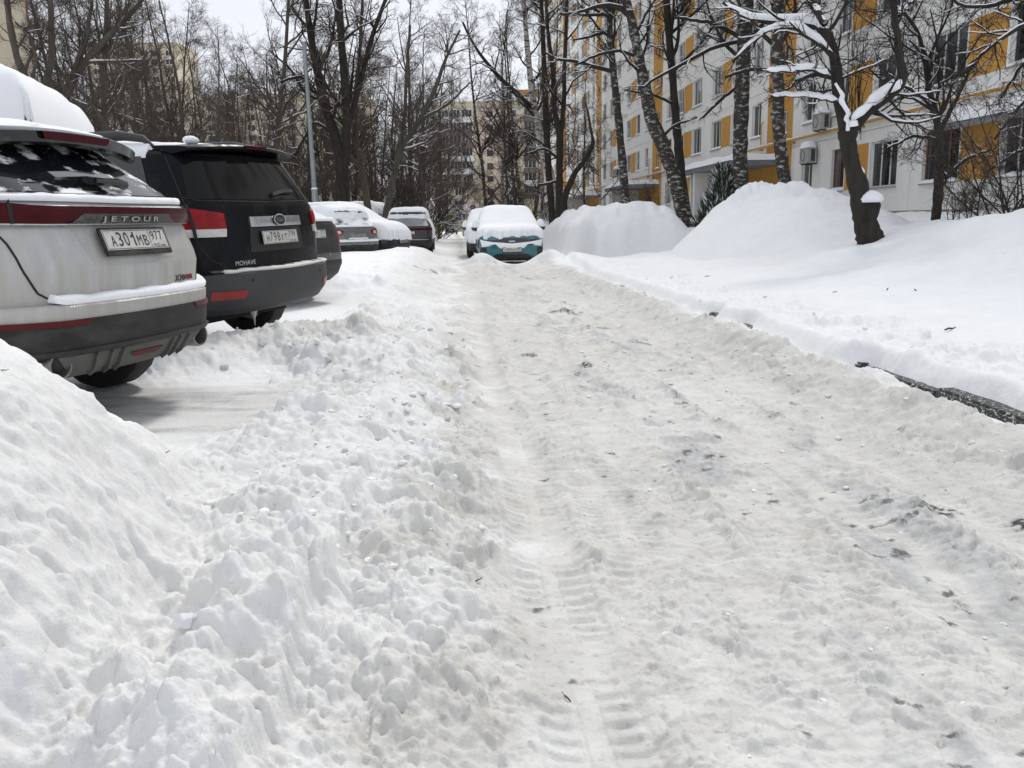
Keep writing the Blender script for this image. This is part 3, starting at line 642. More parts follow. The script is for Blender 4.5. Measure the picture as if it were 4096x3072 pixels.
# air conditioners
ACM = mat('air_conditioner_case', (0.42, 0.41, 0.39), 0.6, noise=0.3, nscale=6); ACG = mat('air_conditioner_grille', (0.05, 0.05, 0.05), 0.7)
def air_conditioner(y, z, label):
    p = Vector((BX, 0, 0)) + Matrix.Rotation(math.atan(BK), 3, 'Z') @ Vector((0, y, z))
    e = empty('air_conditioner', p, math.atan(BK), label, 'air conditioner', 'air conditioners on the white facade')
    mb = MB(); mb.box(-0.42, -0.08, -0.42, 0.42, 0, 0.58); link('case', mb.mesh('case'), ACM, e)
    mb = MB(); mb.box(-0.30, -0.14, -0.428, -0.422, 0.06, 0.52); link('side_vent', mb.mesh('side_vent'), ACG, e)
    mb = MB(); mb.tube([(-0.424, 0.1 + 0.2 * math.cos(a), 0.29 + 0.2 * math.sin(a)) for a in np.linspace(0, 6.28, 17)], 0.012, 5, cap=False); link('fan_guard', mb.mesh('fan_guard'), ACG, e)
    mb = MB(); mb.box(-0.40, 0.0, -0.30, -0.26, -0.05, -0.002); mb.box(-0.40, 0.0, 0.26, 0.30, -0.05, -0.002); link('bracket', mb.mesh('bracket'), ACG, e)
    V = []; Fs = []
    for i in range(7):
        for j in range(9):
            x = -0.46 + 0.40 * i / 6; yy = -0.46 + 0.92 * j / 8; d = min(i, 6 - i, j, 8 - j) / 2.0; V.append((x, yy, 0.575 + 0.26 * math.sqrt(max(0, 1 - (1 - min(1, d)) ** 2))))
    for i in range(6):
        for j in range(8): Fs.append((i * 9 + j, (i + 1) * 9 + j, (i + 1) * 9 + j + 1, i * 9 + j + 1))
    mb = MB(); mb.add(V, Fs); link('snow_cap', mb.mesh('snow_cap', True, 80), SNOW_SOFT, e)
air_conditioner(35.0, 3.26, 'snow-capped air conditioner above a ground-floor window, under the gas pipe')
air_conditioner(33.9, 4.42, 'snow-capped air conditioner sitting just above the gas pipe')
air_conditioner(76.6, 4.9, 'snow-capped air conditioner hanging far along the facade below a first-floor window')

# ------------------------------------------------------------------ far buildings
BEIGE = wall_paint('beige_wall', (0.60, 0.54, 0.41), (0.54, 0.48, 0.36), 1)
SALMON = wall_paint('salmon_wall', (0.60, 0.50, 0.40), (0.55, 0.44, 0.35), 1)
BALC = mat('balcony_white', (0.64, 0.63, 0.60), 0.8); BALB = mat('balcony_brown', (0.13, 0.10, 0.085), 0.8)
def far_window(par, x, z, w, h, n=2):
    key = ('far', round(w, 2), round(h, 2), n)
    if key not in wcache:
        f = MB(); b = 0.10
        f.box(0, w, -0.06, 0.02, -b, 0); f.box(0, w, -0.06, 0.02, h, h + b); f.box(-b, 0, -0.06, 0.02, -b, h + b); f.box(w, w + b, -0.06, 0.02, -b, h + b)
        for i in range(1, n): f.box(w * i / n - 0.05, w * i / n + 0.05, -0.06, 0.02, 0, h)
        a = f.mesh('window'); a.materials.append(FRAMEW); p = MB(); p.box(0, w, -0.03, 0.03, 0, h); c = p.mesh('pane'); c.materials.append(GLASS[0]); c2 = c.copy(); c2.materials.clear(); c2.materials.append(GLASS[1])
        wcache[key] = (a, c, c2)
    a, c, c2 = wcache[key]; o = link('window', a, None, par); o.location = (x, 0, z); link('pane', c if rw.random() < 0.7 else c2, None, o)
# block closing the street
eb = empty('far_apartment_block', (-16.0, 190, 0), 0, 'beige and salmon nine-storey block closing the end of the street', 'building')
mb = MB(); mb.box(0, 9.9, 0.0, 14, -1, 26.2); link('wall', mb.mesh('wall'), BEIGE, eb)
mb = MB(); mb.box(9.9, 14.4, -0.35, 14, -1, 26.2); link('salmon_wall', mb.mesh('salmon_wall'), SALMON, eb)
mb = MB(); mb.box(14.4, 46, 0.0, 14, -1, 26.2); link('wall', mb.mesh('wall'), BEIGE, eb)
mb = MB(); mb.box(-0.3, 46.3, -0.5, 14, 26.202, 26.9); link('roof_snow', mb.mesh('roof_snow'), SNOW_SOFT, eb)
mb = MB(); mb.box(18, 34, 1.0, 6, 26.92, 28.6); link('roof_house', mb.mesh('roof_house'), mat('roof_house_brick', (0.40, 0.24, 0.10), 0.9, noise=0.4, nscale=2), eb)
for f in range(9):
    z = 1.6 + f * 2.66
    for x in ((4.4,) if f < 3 else ()): far_window(eb, x, z, 2.0, 1.5, 3)
    far_window(eb, 0.8, z, 1.3, 1.5, 2) if f < 3 else None
    if f >= 3:
        mb = MB(); mb.box(1.0, 8.6, -1.1, -0.01, z - 1.0, z + 0.12); c = link('balcony', mb.mesh('balcony'), BALC if f not in (3, 6, 7) else BALB, eb)
        for x in (1.2, 3.7, 6.2): far_window(eb, x, z + 0.25, 2.1, 1.4, 3)
    o = far_window(eb, 16.0, z, 1.7, 1.5, 2); far_window(eb, 26.5, z, 1.7, 1.5, 2); far_window(eb, 29.5, z, 1.7, 1.5, 2)
    if f >= 2:
        mb = MB(); mb.box(19.2, 25.0, -1.1, -0.01, z - 1.0, z + 0.12); link('balcony', mb.mesh('balcony'), BALB if f % 3 else BALC, eb)
        for x in (19.4, 22.3): far_window(eb, x, z + 0.25, 2.4, 1.4, 3)
for f in range(1, 9):
    z = 1.6 + f * 2.66; mb = MB(); mb.box(11.4, 12.7, -0.42, -0.351, z, z + 1.2); link('stair_window', mb.mesh('stair_window'), GLASS[0], eb)
mb = MB(); mb.box(0.8, 8.2, -2.6, -0.02, 2.9, 4.9); link('shop_canopy', mb.mesh('shop_canopy'), BALC, eb)
mb = MB(); mb.box(2.6, 4.3, -0.10, -0.02, -0.4, 1.7); link('shop_door', mb.mesh('shop_door'), DOORM, eb)
# end wall of a beige block at the left edge
e2 = empty('beige_end_wall_block', (-22.5, 43, 0), 0.55, 'plain beige end wall of a block rising behind the silver van', 'building')
mb = MB(); mb.box(-14, 0, 0, 30, -1, 27); link('wall', mb.mesh('wall'), BEIGE, e2)
mb = MB()
for z in (9.0, 11.7, 14.4): mb.box(-14, 0.004, -0.004, -0.001, z, z + 0.03)
link('panel_joints', mb.mesh('panel_joints'), JOINT, e2)
mb = MB(); mb.box(0.001, 0.10, 0.05, 0.5, -1, 27); link('corner_strip', mb.mesh('corner_strip'), mat('brick_edge', (0.30, 0.15, 0.11), 0.9), e2)
for z in (6.9, 9.6, 12.3): far_window(e2, -2.75, z, 1.2, 1.6, 2); far_window(e2, -6.0, z, 1.6, 1.6, 2)
# beige tower behind the trees
def tower(name, x0, x1, Y, zt, fl, label, cols):
    e = empty(name, (x0, Y, 0), 0, label, 'building'); W = x1 - x0
    mb = MB(); mb.box(0, W, 0, 20, -1, zt); link('wall', mb.mesh('wall'), BEIGE, e)
    mb = MB(); mb.box(-0.3, W + 0.3, -0.3, 20, zt + 0.002, zt + 0.8); link('roof_edge', mb.mesh('roof_edge'), BEIGE, e)
    z = zt - 3.4
    for f in range(fl):
        for c in cols: far_window(e, c * W, z, 2.0, 1.6, 2)
        z -= 2.75
    return e
tower('beige_tower', -139, -109, 300, 60, 12, 'tall beige tower showing through the bare trees', (0.08, 0.3, 0.62, 0.72, 0.88))
tower('beige_slab_block', -86, -40, 250, 36, 9, 'wide beige block half hidden behind the tree thicket', (0.05, 0.17, 0.29, 0.41, 0.53, 0.65, 0.77, 0.89))
# ------------------------------------------------------------------ cars
RED = mat('lamp_red', (0.33, 0.004, 0.008), 0.15, spec=0.2, coat=0.1, noise=0.55, nscale=9)
RED_D = mat('lamp_dark_red', (0.060, 0.005, 0.008), 0.25, spec=0.12, coat=0.0, noise=0.3, nscale=14)
REFL = mat('reflector_red', (0.10, 0.010, 0.012), 0.4, spec=0.2, noise=0.3, nscale=20)
CLEAR = mat('lamp_clear', (0.62, 0.60, 0.58), 0.15, spec=0.6, coat=0.5, noise=0.35, nscale=30, stretch=(1, 1, 6))
PLAST = patchy('black_plastic_dirty', (0.016, 0.016, 0.016), (0.062, 0.059, 0.053), thr=0.56, width=0.16, scale=5, rough=(0.5, 0.85), stretch=(1, 1, 2.5), bump=0.1)
PLAST_G = patchy('grey_plastic', (0.045, 0.047, 0.050), (0.075, 0.073, 0.069), thr=0.62, width=0.2, scale=4, rough=(0.55, 0.8), bump=0.05)
RUBBER = mat('tyre_rubber', (0.018, 0.018, 0.018), 0.85, bump=0.6, bscale=25)
ALLOY = mat('alloy_rim', (0.30, 0.30, 0.31), 0.4, metal=0.8)
CHROME = mat('chrome_dull', (0.52, 0.53, 0.54), 0.28, metal=0.9, noise=0.25, nscale=12)
PLATEW = mat('plate_white', (0.58, 0.57, 0.53), 0.6, noise=0.25, nscale=25)
PLATED = mat('plate_soiled', (0.36, 0.34, 0.29), 0.7, noise=0.35, nscale=25)
INK = mat('plate_black', (0.015, 0.015, 0.015), 0.6)
GLOSSB = mat('gloss_black', (0.008, 0.008, 0.009), 0.08, coat=0.6)
SEAM = mat('seam_dark', (0.012, 0.012, 0.012), 0.8)
CGLASS = mat('car_glass', (0.012, 0.013, 0.015), 0.05, spec=0.7)
UNDER = mat('underbody', (0.012, 0.012, 0.012), 0.9)
_tx = {}
def text_mesh(s, size):
    """glyph outlines as vertices and faces, centred"""
    k = (s, size)
    if k not in _tx:
        cu = bpy.data.curves.new('t', 'FONT'); cu.body = s; cu.size = size; cu.align_x = 'CENTER'; cu.resolution_u = 3
        ob = bpy.data.objects.new('t', cu); COL.objects.link(ob)
        dg = bpy.context.evaluated_depsgraph_get(); me = bpy.data.meshes.new_from_object(ob.evaluated_get(dg))
        V = np.array([v.co[:] for v in me.vertices]); Fs = [tuple(p.vertices) for p in me.polygons]
        bpy.data.objects.remove(ob); bpy.data.meshes.remove(me); bpy.data.curves.remove(cu)
        V[:, 0] -= (V[:, 0].min() + V[:, 0].max()) / 2; V[:, 1] -= (V[:, 1].min() + V[:, 1].max()) / 2
        _tx[k] = (V, Fs)
    return _tx[k]
def glyph_fit(s, w, h):
    if s == '1':
        x0, x1 = w / 2 - 0.011, w / 2
        return np.array([(x0, -h / 2, 0), (x1, -h / 2, 0), (x1, h / 2, 0), (x0, h / 2, 0), (x0, h / 2 - 0.012, 0), (-w / 2, h * 0.22, 0), (-w / 2, h * 0.22 - 0.012, 0), (x0, h / 2 - 0.028, 0)]), [(0, 1, 2, 3), (7, 4, 5, 6)]
    V, Fs = text_mesh(s, 1.0); V = V.copy(); V[:, 0] *= w / np.ptp(V[:, 0]); V[:, 1] *= h / np.ptp(V[:, 1]); return V, Fs
def make_plate(car, main, region, loc, normal, tilt=0.0, white=None, frame=True, roll=0.0, w=0.52, h=0.112):
    """number plate; local axes: x to the right as seen, z up, facing -y"""
    e = MB(); W, Hh = w / 2, h / 2
    e.box(-W, W, -0.006, 0.0, -Hh, Hh); p = link('license_plate', e.mesh('license_plate'), white or PLATEW, car)
    p.location = loc; p.rotation_euler = (tilt, roll, normal)
    t = MB(); yo = -0.0075
    def put(s, x, z, gw, gh):
        V, Fs = glyph_fit(s, gw, gh); t.add([(x + v[0], yo, z + v[1]) for v in V], [f for f in Fs])
    if main:
        n = len(main); x = -W + 0.045
        for i, ch in enumerate(main):
            dg = ch.isdigit(); gw = (0.043 if dg else 0.043) * w / 0.52
            if ch != ' ': put(ch, x + gw / 2, 0.002 if dg else -0.007, (0.030 if ch == '1' else gw * 0.88), (0.078 if dg else 0.060) * h / 0.112)
            x += gw + 0.0105
    n = len(region)
    for i, ch in enumerate(region): put(ch, W - 0.138 + 0.036 * i + 0.018, 0.018, 0.020 if ch == '1' else 0.028, 0.052)
    put('RUS', W - 0.105, -0.036, 0.05, 0.018)
    link('plate_characters', t.mesh('plate_characters'), INK, p)
    l = MB()
    for x0, x1, z0, z1 in ((-W + .004, W - .004, Hh - .007, Hh - .004), (-W + .004, W - .004, -Hh + .004, -Hh + .007), (-W + .004, -W + .007, -Hh + .007, Hh - .007), (W - .007, W - .004, -Hh + .007, Hh - .007), (W - 0.152, W - 0.149, -Hh + .007, Hh - .007)):
        l.add([(x0, yo, z0), (x1, yo, z0), (x1, yo, z1), (x0, yo, z1)], [(0, 1, 2, 3)])
    link('plate_border', l.mesh('plate_border'), INK, p)
    fl = MB(); fl.add([(W - .072, yo, -.044), (W - .03, yo, -.044), (W - .03, yo, -.037), (W - .072, yo, -.037)], [(0, 1, 2, 3)]); link('plate_flag', fl.mesh('plate_flag'), RED, p)
    if frame:
        f = MB(); b = 0.012
        f.box(-W - b, W + b, -0.004, 0.012, -Hh - b - 0.016, -Hh); f.box(-W - b, W + b, -0.004, 0.012, Hh, Hh + b); f.box(-W - b, -W, -0.004, 0.012, -Hh, Hh); f.box(W, W + b, -0.004, 0.012, -Hh, Hh)
        link('plate_frame', f.mesh('plate_frame'), PLAST, p)
    return p

class Car:
    """body as a stack of horizontal outlines: z, half width, rear y, front y, corner radii, crowns"""
    def __init__(s, name, rows, loc, heading, label, roll=0.0, pitch=0.0, group=None):
        s.R = np.array(rows, float)
        s.e = empty(name, loc, 0, label, 'car', group)
        s.e.rotation_euler = (pitch, roll, heading)
    def row(s, z):
        z = np.asarray(z, float); return [np.interp(z, s.R[:, 0], s.R[:, i]) for i in range(1, 8)]
    def rear(s, a, z):
        hw, yr, yf, rc, rf, cr, cf = s.row(z); a = np.asarray(a, float); A = hw - rc; sg = np.sign(a); b = np.abs(a)
        ang = np.clip((b - A) / rc, 0, math.pi / 2); x = np.where(b <= A, b, A + rc * np.sin(ang)); y = rc * (1 - np.cos(ang)) + np.clip(b - A - rc * math.pi / 2, 0, None)
        y = yr + y + cr * (np.minimum(x, hw) / hw) ** 2
        return np.stack([sg * x, y, z + 0 * x], -1)
    def front(s, a, z):
        hw, yr, yf, rc, rf, cr, cf = s.row(z); a = np.asarray(a, float); A = hw - rf; sg = np.sign(a); b = np.abs(a)
        ang = np.clip((b - A) / rf, 0, math.pi / 2); x = np.where(b <= A, b, A + rf * np.sin(ang)); y = rf * (1 - np.cos(ang)) + np.clip(b - A - rf * math.pi / 2, 0, None)
        y = yf - y - cf * (np.minimum(x, hw) / hw) ** 2
        return np.stack([-sg * x, y, z + 0 * x], -1)      # a > 0 is to the right as seen from the front
    def side(s, y, z, sg):
        hw, yr, yf, rc, rf, cr, cf = s.row(z); y = np.asarray(y, float)
        dr = np.clip(rc + cr + yr - y, 0, rc); df = np.clip(y - (yf - cf - rf), 0, rf)
        x = hw - rc + np.sqrt(np.maximum(rc ** 2 - dr ** 2, 0)) - (rf - np.sqrt(np.maximum(rf ** 2 - df ** 2, 0)))
        return np.stack([sg * x, y, z + 0 * x], -1)
    def outline(s, z, off=0.0):
        hw, yr, yf, rc, rf, cr, cf = [float(v) for v in s.row(z)]
        A = hw - rc; e = A + rc * math.pi / 2; B = hw - rf; g = B + rf * math.pi / 2
        a1 = np.concatenate([np.linspace(-e, -A, 9)[:-1], np.linspace(-A, A, 17), np.linspace(A, e, 9)[1:]])
        P = s.rear(a1, np.full_like(a1, z)); 
        a2 = np.concatenate([np.linspace(-g, -B, 9)[:-1], np.linspace(-B, B, 13), np.linspace(B, g, 9)[1:]])
        Q = s.front(a2, np.full_like(a2, z))
        S = np.linspace(P[-1], Q[0], 12)[1:-1]; S2 = np.linspace(Q[-1], P[0], 12)[1:-1]
        O = np.concatenate([P, S, Q, S2])
        if off:
            c = O[:, :2]; t = np.roll(c, -1, 0) - np.roll(c, 1, 0); n = np.stack([t[:, 1], -t[:, 0]], -1); O[:, :2] += nrm(n) * off
        return O
    def shell(s, name, zs, m_, off=0.0, top=False, bottom=False, sharp=28):
        rings = [s.outline(z, off) for z in zs]; k = len(rings[0]); V = np.concatenate(rings); n = len(rings)
        idx = np.arange(n * k).reshape(n, k); Q = np.stack([idx[:-1], np.roll(idx[:-1], -1, 1), np.roll(idx[1:], -1, 1), idx[1:]], -1).reshape(-1, 4)
        Fs = [tuple(q) for q in Q]
        if top: Fs.append(tuple(idx[-1]))
        if bottom: Fs.append(tuple(idx[0][::-1]))
        return link(name, mesh_np(name, V, Fs, True, sharp), m_, s.e)
    def zs(s, z0, z1, step=0.03):
        k = [z for z in s.R[:, 0] if z0 < z < z1]; l = list(np.linspace(z0, z1, max(2, int((z1 - z0) / step)))); z = sorted(set([round(v, 4) for v in k + l])); return z
    def surf(s, kind, P):
        P = np.asarray(P, float)
        f = {'rear': lambda: s.rear(P[..., 0], P[..., 1]), 'front': lambda: s.front(P[..., 0], P[..., 1]), 'L': lambda: s.side(P[..., 0], P[..., 1], -1.0), 'R': lambda: s.side(P[..., 0], P[..., 1], 1.0)}[kind]
        return f()
    def surfn(s, kind, P):
        P = np.asarray(P, float); e = 0.004; du = np.zeros_like(P); du[..., 0] = e; dv = np.zeros_like(P); dv[..., 1] = e
        a = s.surf(kind, P + du) - s.surf(kind, P - du); b = s.surf(kind, P + dv) - s.surf(kind, P - dv)
        n = nrm(np.cross(a, b)); return -n if kind == 'L' else n
    def patch(s, name, lo, hi, m_, off=0.006, n=16, mrows=5, kind='rear', parent=None, bulge=0.0, thick=0.03, sharp=30):
        """skin patch between two polylines given in surface coordinates"""
        def res(L, n):
            L = np.asarray(L, float); d = np.r_[0, np.cumsum(np.hypot(*np.diff(L, axis=0).T))]; t = np.linspace(0, d[-1], n)
            return np.stack([np.interp(t, d, L[:, 0]), np.interp(t, d, L[:, 1])], -1)
        a = res(lo, n); b = res(hi, n); t = np.linspace(0, 1, mrows)[:, None, None]; P = a[None] * (1 - t) + b[None] * t
        S = s.surf(kind, P); N = s.surfn(kind, P)
        bu = (np.sin(np.linspace(0, math.pi, mrows))[:, None] * np.sin(np.linspace(0, math.pi, n))[None] ** 0.3)[..., None] * bulge
        T = S + N * (off + bu); Bk = S - N * thick
        idx = np.arange(mrows * n).reshape(mrows, n); Q = np.stack([idx[:-1, :-1], idx[:-1, 1:], idx[1:, 1:], idx[1:, :-1]], -1).reshape(-1, 4)
        V = np.concatenate([T.reshape(-1, 3), Bk.reshape(-1, 3)]); rim = np.concatenate([idx[0, :], idx[1:, -1], idx[-1, -2::-1], idx[-2:0:-1, 0]]); o_ = mrows * n
        Fs = [tuple(q) for q in Q] + [(int(rim[i]), int(rim[i] + o_), int(rim[(i + 1) % len(rim)] + o_), int(rim[(i + 1) % len(rim)])) for i in range(len(rim))]
        if kind == 'L': Fs = [f[::-1] for f in Fs]
        return link(name, mesh_np(name, V, Fs, True, sharp), m_, parent or s.e)
    def strip(s, name, pts, width, m_, off=0.003, kind='rear', parent=None):
        P = np.asarray(pts, float); t = np.gradient(P, axis=0); nn = np.stack([-t[:, 1], t[:, 0]], -1); nn /= np.maximum(np.hypot(*nn.T)[:, None], 1e-6)
        return s.patch(name, P - nn * width / 2, P + nn * width / 2, m_, off, n=max(8, len(P) * 4), mrows=2, kind=kind, parent=parent, thick=0.004)
    def text(s, name, txt, a, z, w, h, m_, off=0.008, kind='rear', parent=None):
        V, Fs = glyph_fit(txt, w, h); P = np.stack([V[:, 0] + a, V[:, 1] + z], -1); S = s.surf(kind, P); N = s.surfn(kind, P)
        A = S + N * off; B = S + N * (off - 0.006); n = len(A); ed = {}
        for f in Fs:
            for i in range(len(f)):
                k = (f[i], f[(i + 1) % len(f)]); ed[k] = 1
        rim = [k for k in ed if (k[1], k[0]) not in ed]
        return link(name, mesh_np(name, np.concatenate([A, B]), list(Fs) + [(a_, a_ + n, b_ + n, b_) for a_, b_ in rim], False), m_, parent or s.e)
    def wheels(s, r, ya, yb, hw, w=0.22):
        for y in (ya, yb):
            for sg in (-1, 1):
                k = 28; prof = [(r * 0.66, w * 0.5), (r * 0.9, w * 0.52), (r * 0.985, w * 0.42), (r, w * 0.25), (r, -w * 0.25), (r * 0.985, -w * 0.42), (r * 0.9, -w * 0.52), (r * 0.66, -w * 0.5)]
                V = []; Fs = []
                for i in range(k):
                    a = i / k * 2 * math.pi; rr = 1 + (0.012 if i % 2 else 0)
                    for pr, px in prof: V.append((px, pr * rr * math.cos(a), pr * rr * math.sin(a)))
                m8 = len(prof)
                for i in range(k):
                    for j in range(m8 - 1): Fs.append((i * m8 + j, i * m8 + j + 1, ((i + 1) % k) * m8 + j + 1, ((i + 1) % k) * m8 + j))
                rim = MB(); R0 = r * 0.66; xo = sg * w * 0.36
                for i in range(10):
                    a = i / 10 * 2 * math.pi; c, d = math.cos(a), math.sin(a); p = Vector((0, c, d)); q = Vector((0, -d, c))
                    v = [Vector((xo, 0, 0)) + p * R0 * 0.1 + q * 0.03, Vector((xo, 0, 0)) + p * R0 * 0.1 - q * 0.03, Vector((xo, 0, 0)) + p * R0 - q * 0.022, Vector((xo, 0, 0)) + p * R0 + q * 0.022]
                    v2 = [x - Vector((sg * 0.03, 0, 0)) for x in v]; rim.add(v + v2, [(0, 1, 2, 3), (3, 2, 1, 0)][:1] + [(0, 4, 5, 1), (1, 5, 6, 2), (2, 6, 7, 3), (3, 7, 4, 0)])
                ang = np.linspace(0, 2 * math.pi, 25); rim.tube([(xo, R0 * 0.98 * math.cos(a), R0 * 0.98 * math.sin(a)) for a in ang], 0.016, 5, cap=False)
                rim.tube([(xo + sg * 0.01, 0, 0), (xo - sg * 0.08, 0, 0)], 0.07, 12); rim.tube([(-sg * 0.02, 0, 0), (-sg * 0.03, 0, 0)], R0, 20)
                wh = link('wheel', rim.mesh('wheel'), ALLOY, s.e); wh.location = (sg * (hw - w * 0.5 - 0.01), y, r)
                link('tyre', mesh_np('tyre', V, Fs, True, 40), RUBBER, wh)
    def underbody(s, z0, z1, y0, y1, hw):
        mb = MB(); mb.box(-hw, hw, y0, y1, z0, z1); link('underbody', mb.mesh('underbody'), UNDER, s.e)
    def arch(s, y, z, r, m_, zmin=0.3):
        for k in ('L', 'R'):
            an = np.linspace(0, math.pi, 14); lo = [(y + r * math.cos(a), max(zmin, z + r * math.sin(a))) for a in an][::-1]; hi = [(y + (r + 0.09) * math.cos(a), max(zmin, z + (r + 0.09) * math.sin(a))) for a in an][::-1]
            s.patch('wheel_arch', lo, hi, m_, 0.012, 20, 3, k, thick=0.05)
            lo2 = [(y - r, zmin), (y + r, zmin)]; s.patch('wheel_well', [(y - r * 0.98 + 2 * r * 0.98 * i / 13, zmin) for i in range(14)], [(y + r * 0.98 * math.cos(a), max(zmin, z + r * 0.98 * math.sin(a))) for a in an][::-1], UNDER, 0.004, 20, 3, k, thick=0.02)
    def topheight(s, X, Y, off=0.0):
        h = np.full(X.shape, -1.0)
        for z in np.linspace(s.R[0, 0], s.R[-1, 0], 90):
            hw, yr, yf, rc, rf, cr, cf = [float(v) for v in s.row(z)]
            hw += off; ax = np.abs(X)
            dr = np.clip(ax - (hw - rc), 0, rc); df = np.clip(ax - (hw - rf), 0, rf)
            y0 = yr - off + rc - np.sqrt(np.maximum(rc * rc - dr * dr, 0)) + cr * np.minimum(ax / hw, 1) ** 2
            y1 = yf + off - (rf - np.sqrt(np.maximum(rf * rf - df * df, 0))) - cf * np.minimum(ax / hw, 1) ** 2
            h = np.where((ax <= hw) & (Y >= y0) & (Y <= y1), z, h)
        return h
    def snow(s, name, y0, y1, thick, zmin, off=0.02, nx=40, ny=90, seed=0, edge=0.22, smooth=2, drape=0.03, xr=None, wob=0.25, m_=None, parent=None):
        """blanket of snow over everything that looks up between y0 and y1 and lies above zmin"""
        hwm = s.R[:, 1].max() + off + 0.02; xa, xb = xr or (-hwm, hwm)
        X, Y = np.meshgrid(np.linspace(xa, xb, nx), np.linspace(y0, y1, ny), indexing='ij')
        h = s.topheight(X, Y, off); ins = h > zmin + 0.03 * np.sin(Y * 3 + seed) + 0.05 * perlin(X * 4 + seed, Y * 4, seed)
        g = h.copy()
        for _ in range(smooth):
            p = np.pad(np.where(ins, g, np.nan), 1, mode='constant', constant_values=np.nan)
            st = np.stack([p[1:-1, 1:-1], p[:-2, 1:-1], p[2:, 1:-1], p[1:-1, :-2], p[1:-1, 2:]]); c = np.isfinite(st)
            g = np.where(ins, np.maximum(np.where(c, st, 0).sum(0) / np.maximum(c.sum(0), 1), h - 0.02), g)
        # distance to the edge of the blanket
        d = np.where(ins, 1e3, 0.0); dx = (xb - xa) / (nx - 1); dy = (y1 - y0) / (ny - 1)
        for _ in range(24):
            p = np.pad(d, 1, mode='constant'); d = np.minimum(d, np.minimum(np.minimum(p[:-2, 1:-1], p[2:, 1:-1]) + dx, np.minimum(p[1:-1, :-2], p[1:-1, 2:]) + dy)); d = np.where(ins, d, 0)
        e = np.clip(d / edge, 0, 1); t = thick * np.sqrt(1 - (1 - e) ** 2) * (1 + wob * perlin(X * 1.6 + seed, Y * 1.6, 3 + seed) + 0.3 * wob * perlin(X * 6 + seed, Y * 6, 5 + seed)) + drape
        Z = np.where(ins, g + t, 0); base = np.where(ins, h - 0.03, 0)
        pd = np.pad(ins, 1); ring = (pd[:-2, 1:-1] | pd[2:, 1:-1] | pd[1:-1, :-2] | pd[1:-1, 2:]) & ~ins      # hem all round
        Z = np.where(ring, zmin - 0.02 + 0.035 * perlin(X * 3 + seed, Y * 3, seed + 9), Z); base = np.where(ring, Z - 0.04, base); ins = ins | ring
        idx = np.full(X.shape, -1); ii = np.argwhere(ins); idx[ins] = np.arange(len(ii)); n = len(ii)
        V = np.stack([X[ins], Y[ins], Z[ins]], -1); Vb = np.stack([X[ins], Y[ins], base[ins]], -1)
        Fs = []; ec = {}
        for i in range(nx - 1):
            for j in range(ny - 1):
                q = (idx[i, j], idx[i + 1, j], idx[i + 1, j + 1], idx[i, j + 1])
                if min(q) >= 0:
                    Fs.append(q)
                    for a in range(4): ec[(q[a], q[(a + 1) % 4])] = 1
        for (a, b) in list(ec):
            if (b, a) not in ec: Fs.append((b, a, a + n, b + n))
        return link(name, mesh_np(name, np.concatenate([V, Vb]), [tuple(int(v) for v in f) for f in Fs], True, 75), m_ or SNOW_SOFT, parent or s.e)
    def mirror_pair(s, y, z, hw, m_, snow=0.0, size=(0.10, 0.09, 0.08)):
        for sg in (-1, 1):
            bm = bmesh.new(); bmesh.ops.create_uvsphere(bm, u_segments=12, v_segments=8, radius=1)
            for v in bm.verts: v.co = Vector((v.co.x * size[0] * 1.2, v.co.y * size[1] * (1.0 if v.co.y > 0 else 0.5), v.co.z * size[2]))
            me = bpy.data.meshes.new('wing_mirror'); bm.to_mesh(me); bm.free(); o = link('wing_mirror', me, m_, s.e); o.location = (sg * (hw + 0.10), y, z)
            for p in me.polygons: p.use_smooth = True
            if snow:
                bm = bmesh.new(); bmesh.ops.create_uvsphere(bm, u_segments=14, v_segments=10, radius=1)
                for v in bm.verts:
                    v.co = Vector((v.co.x * size[0] * 1.35, v.co.y * size[1] * 1.2, max(v.co.z, -0.15) * snow))
                me = bpy.data.meshes.new('mirror_snow'); bm.to_mesh(me); bm.free()
                for p in me.polygons: p.use_smooth = True
                q = link('mirror_snow', me, SNOW_SOFT, o); q.location = (-sg * 0.03, 0, size[2] * 0.75)
def wiper(car, a0, z0, a1, z1, off, m_):
    P = [(a0, z0), (a0 + (a1 - a0) * 0.45, z0 + (z1 - z0) * 0.45 + 0.012), (a1, z1)]
    w = car.strip('wiper', P, 0.028, m_, off); return w

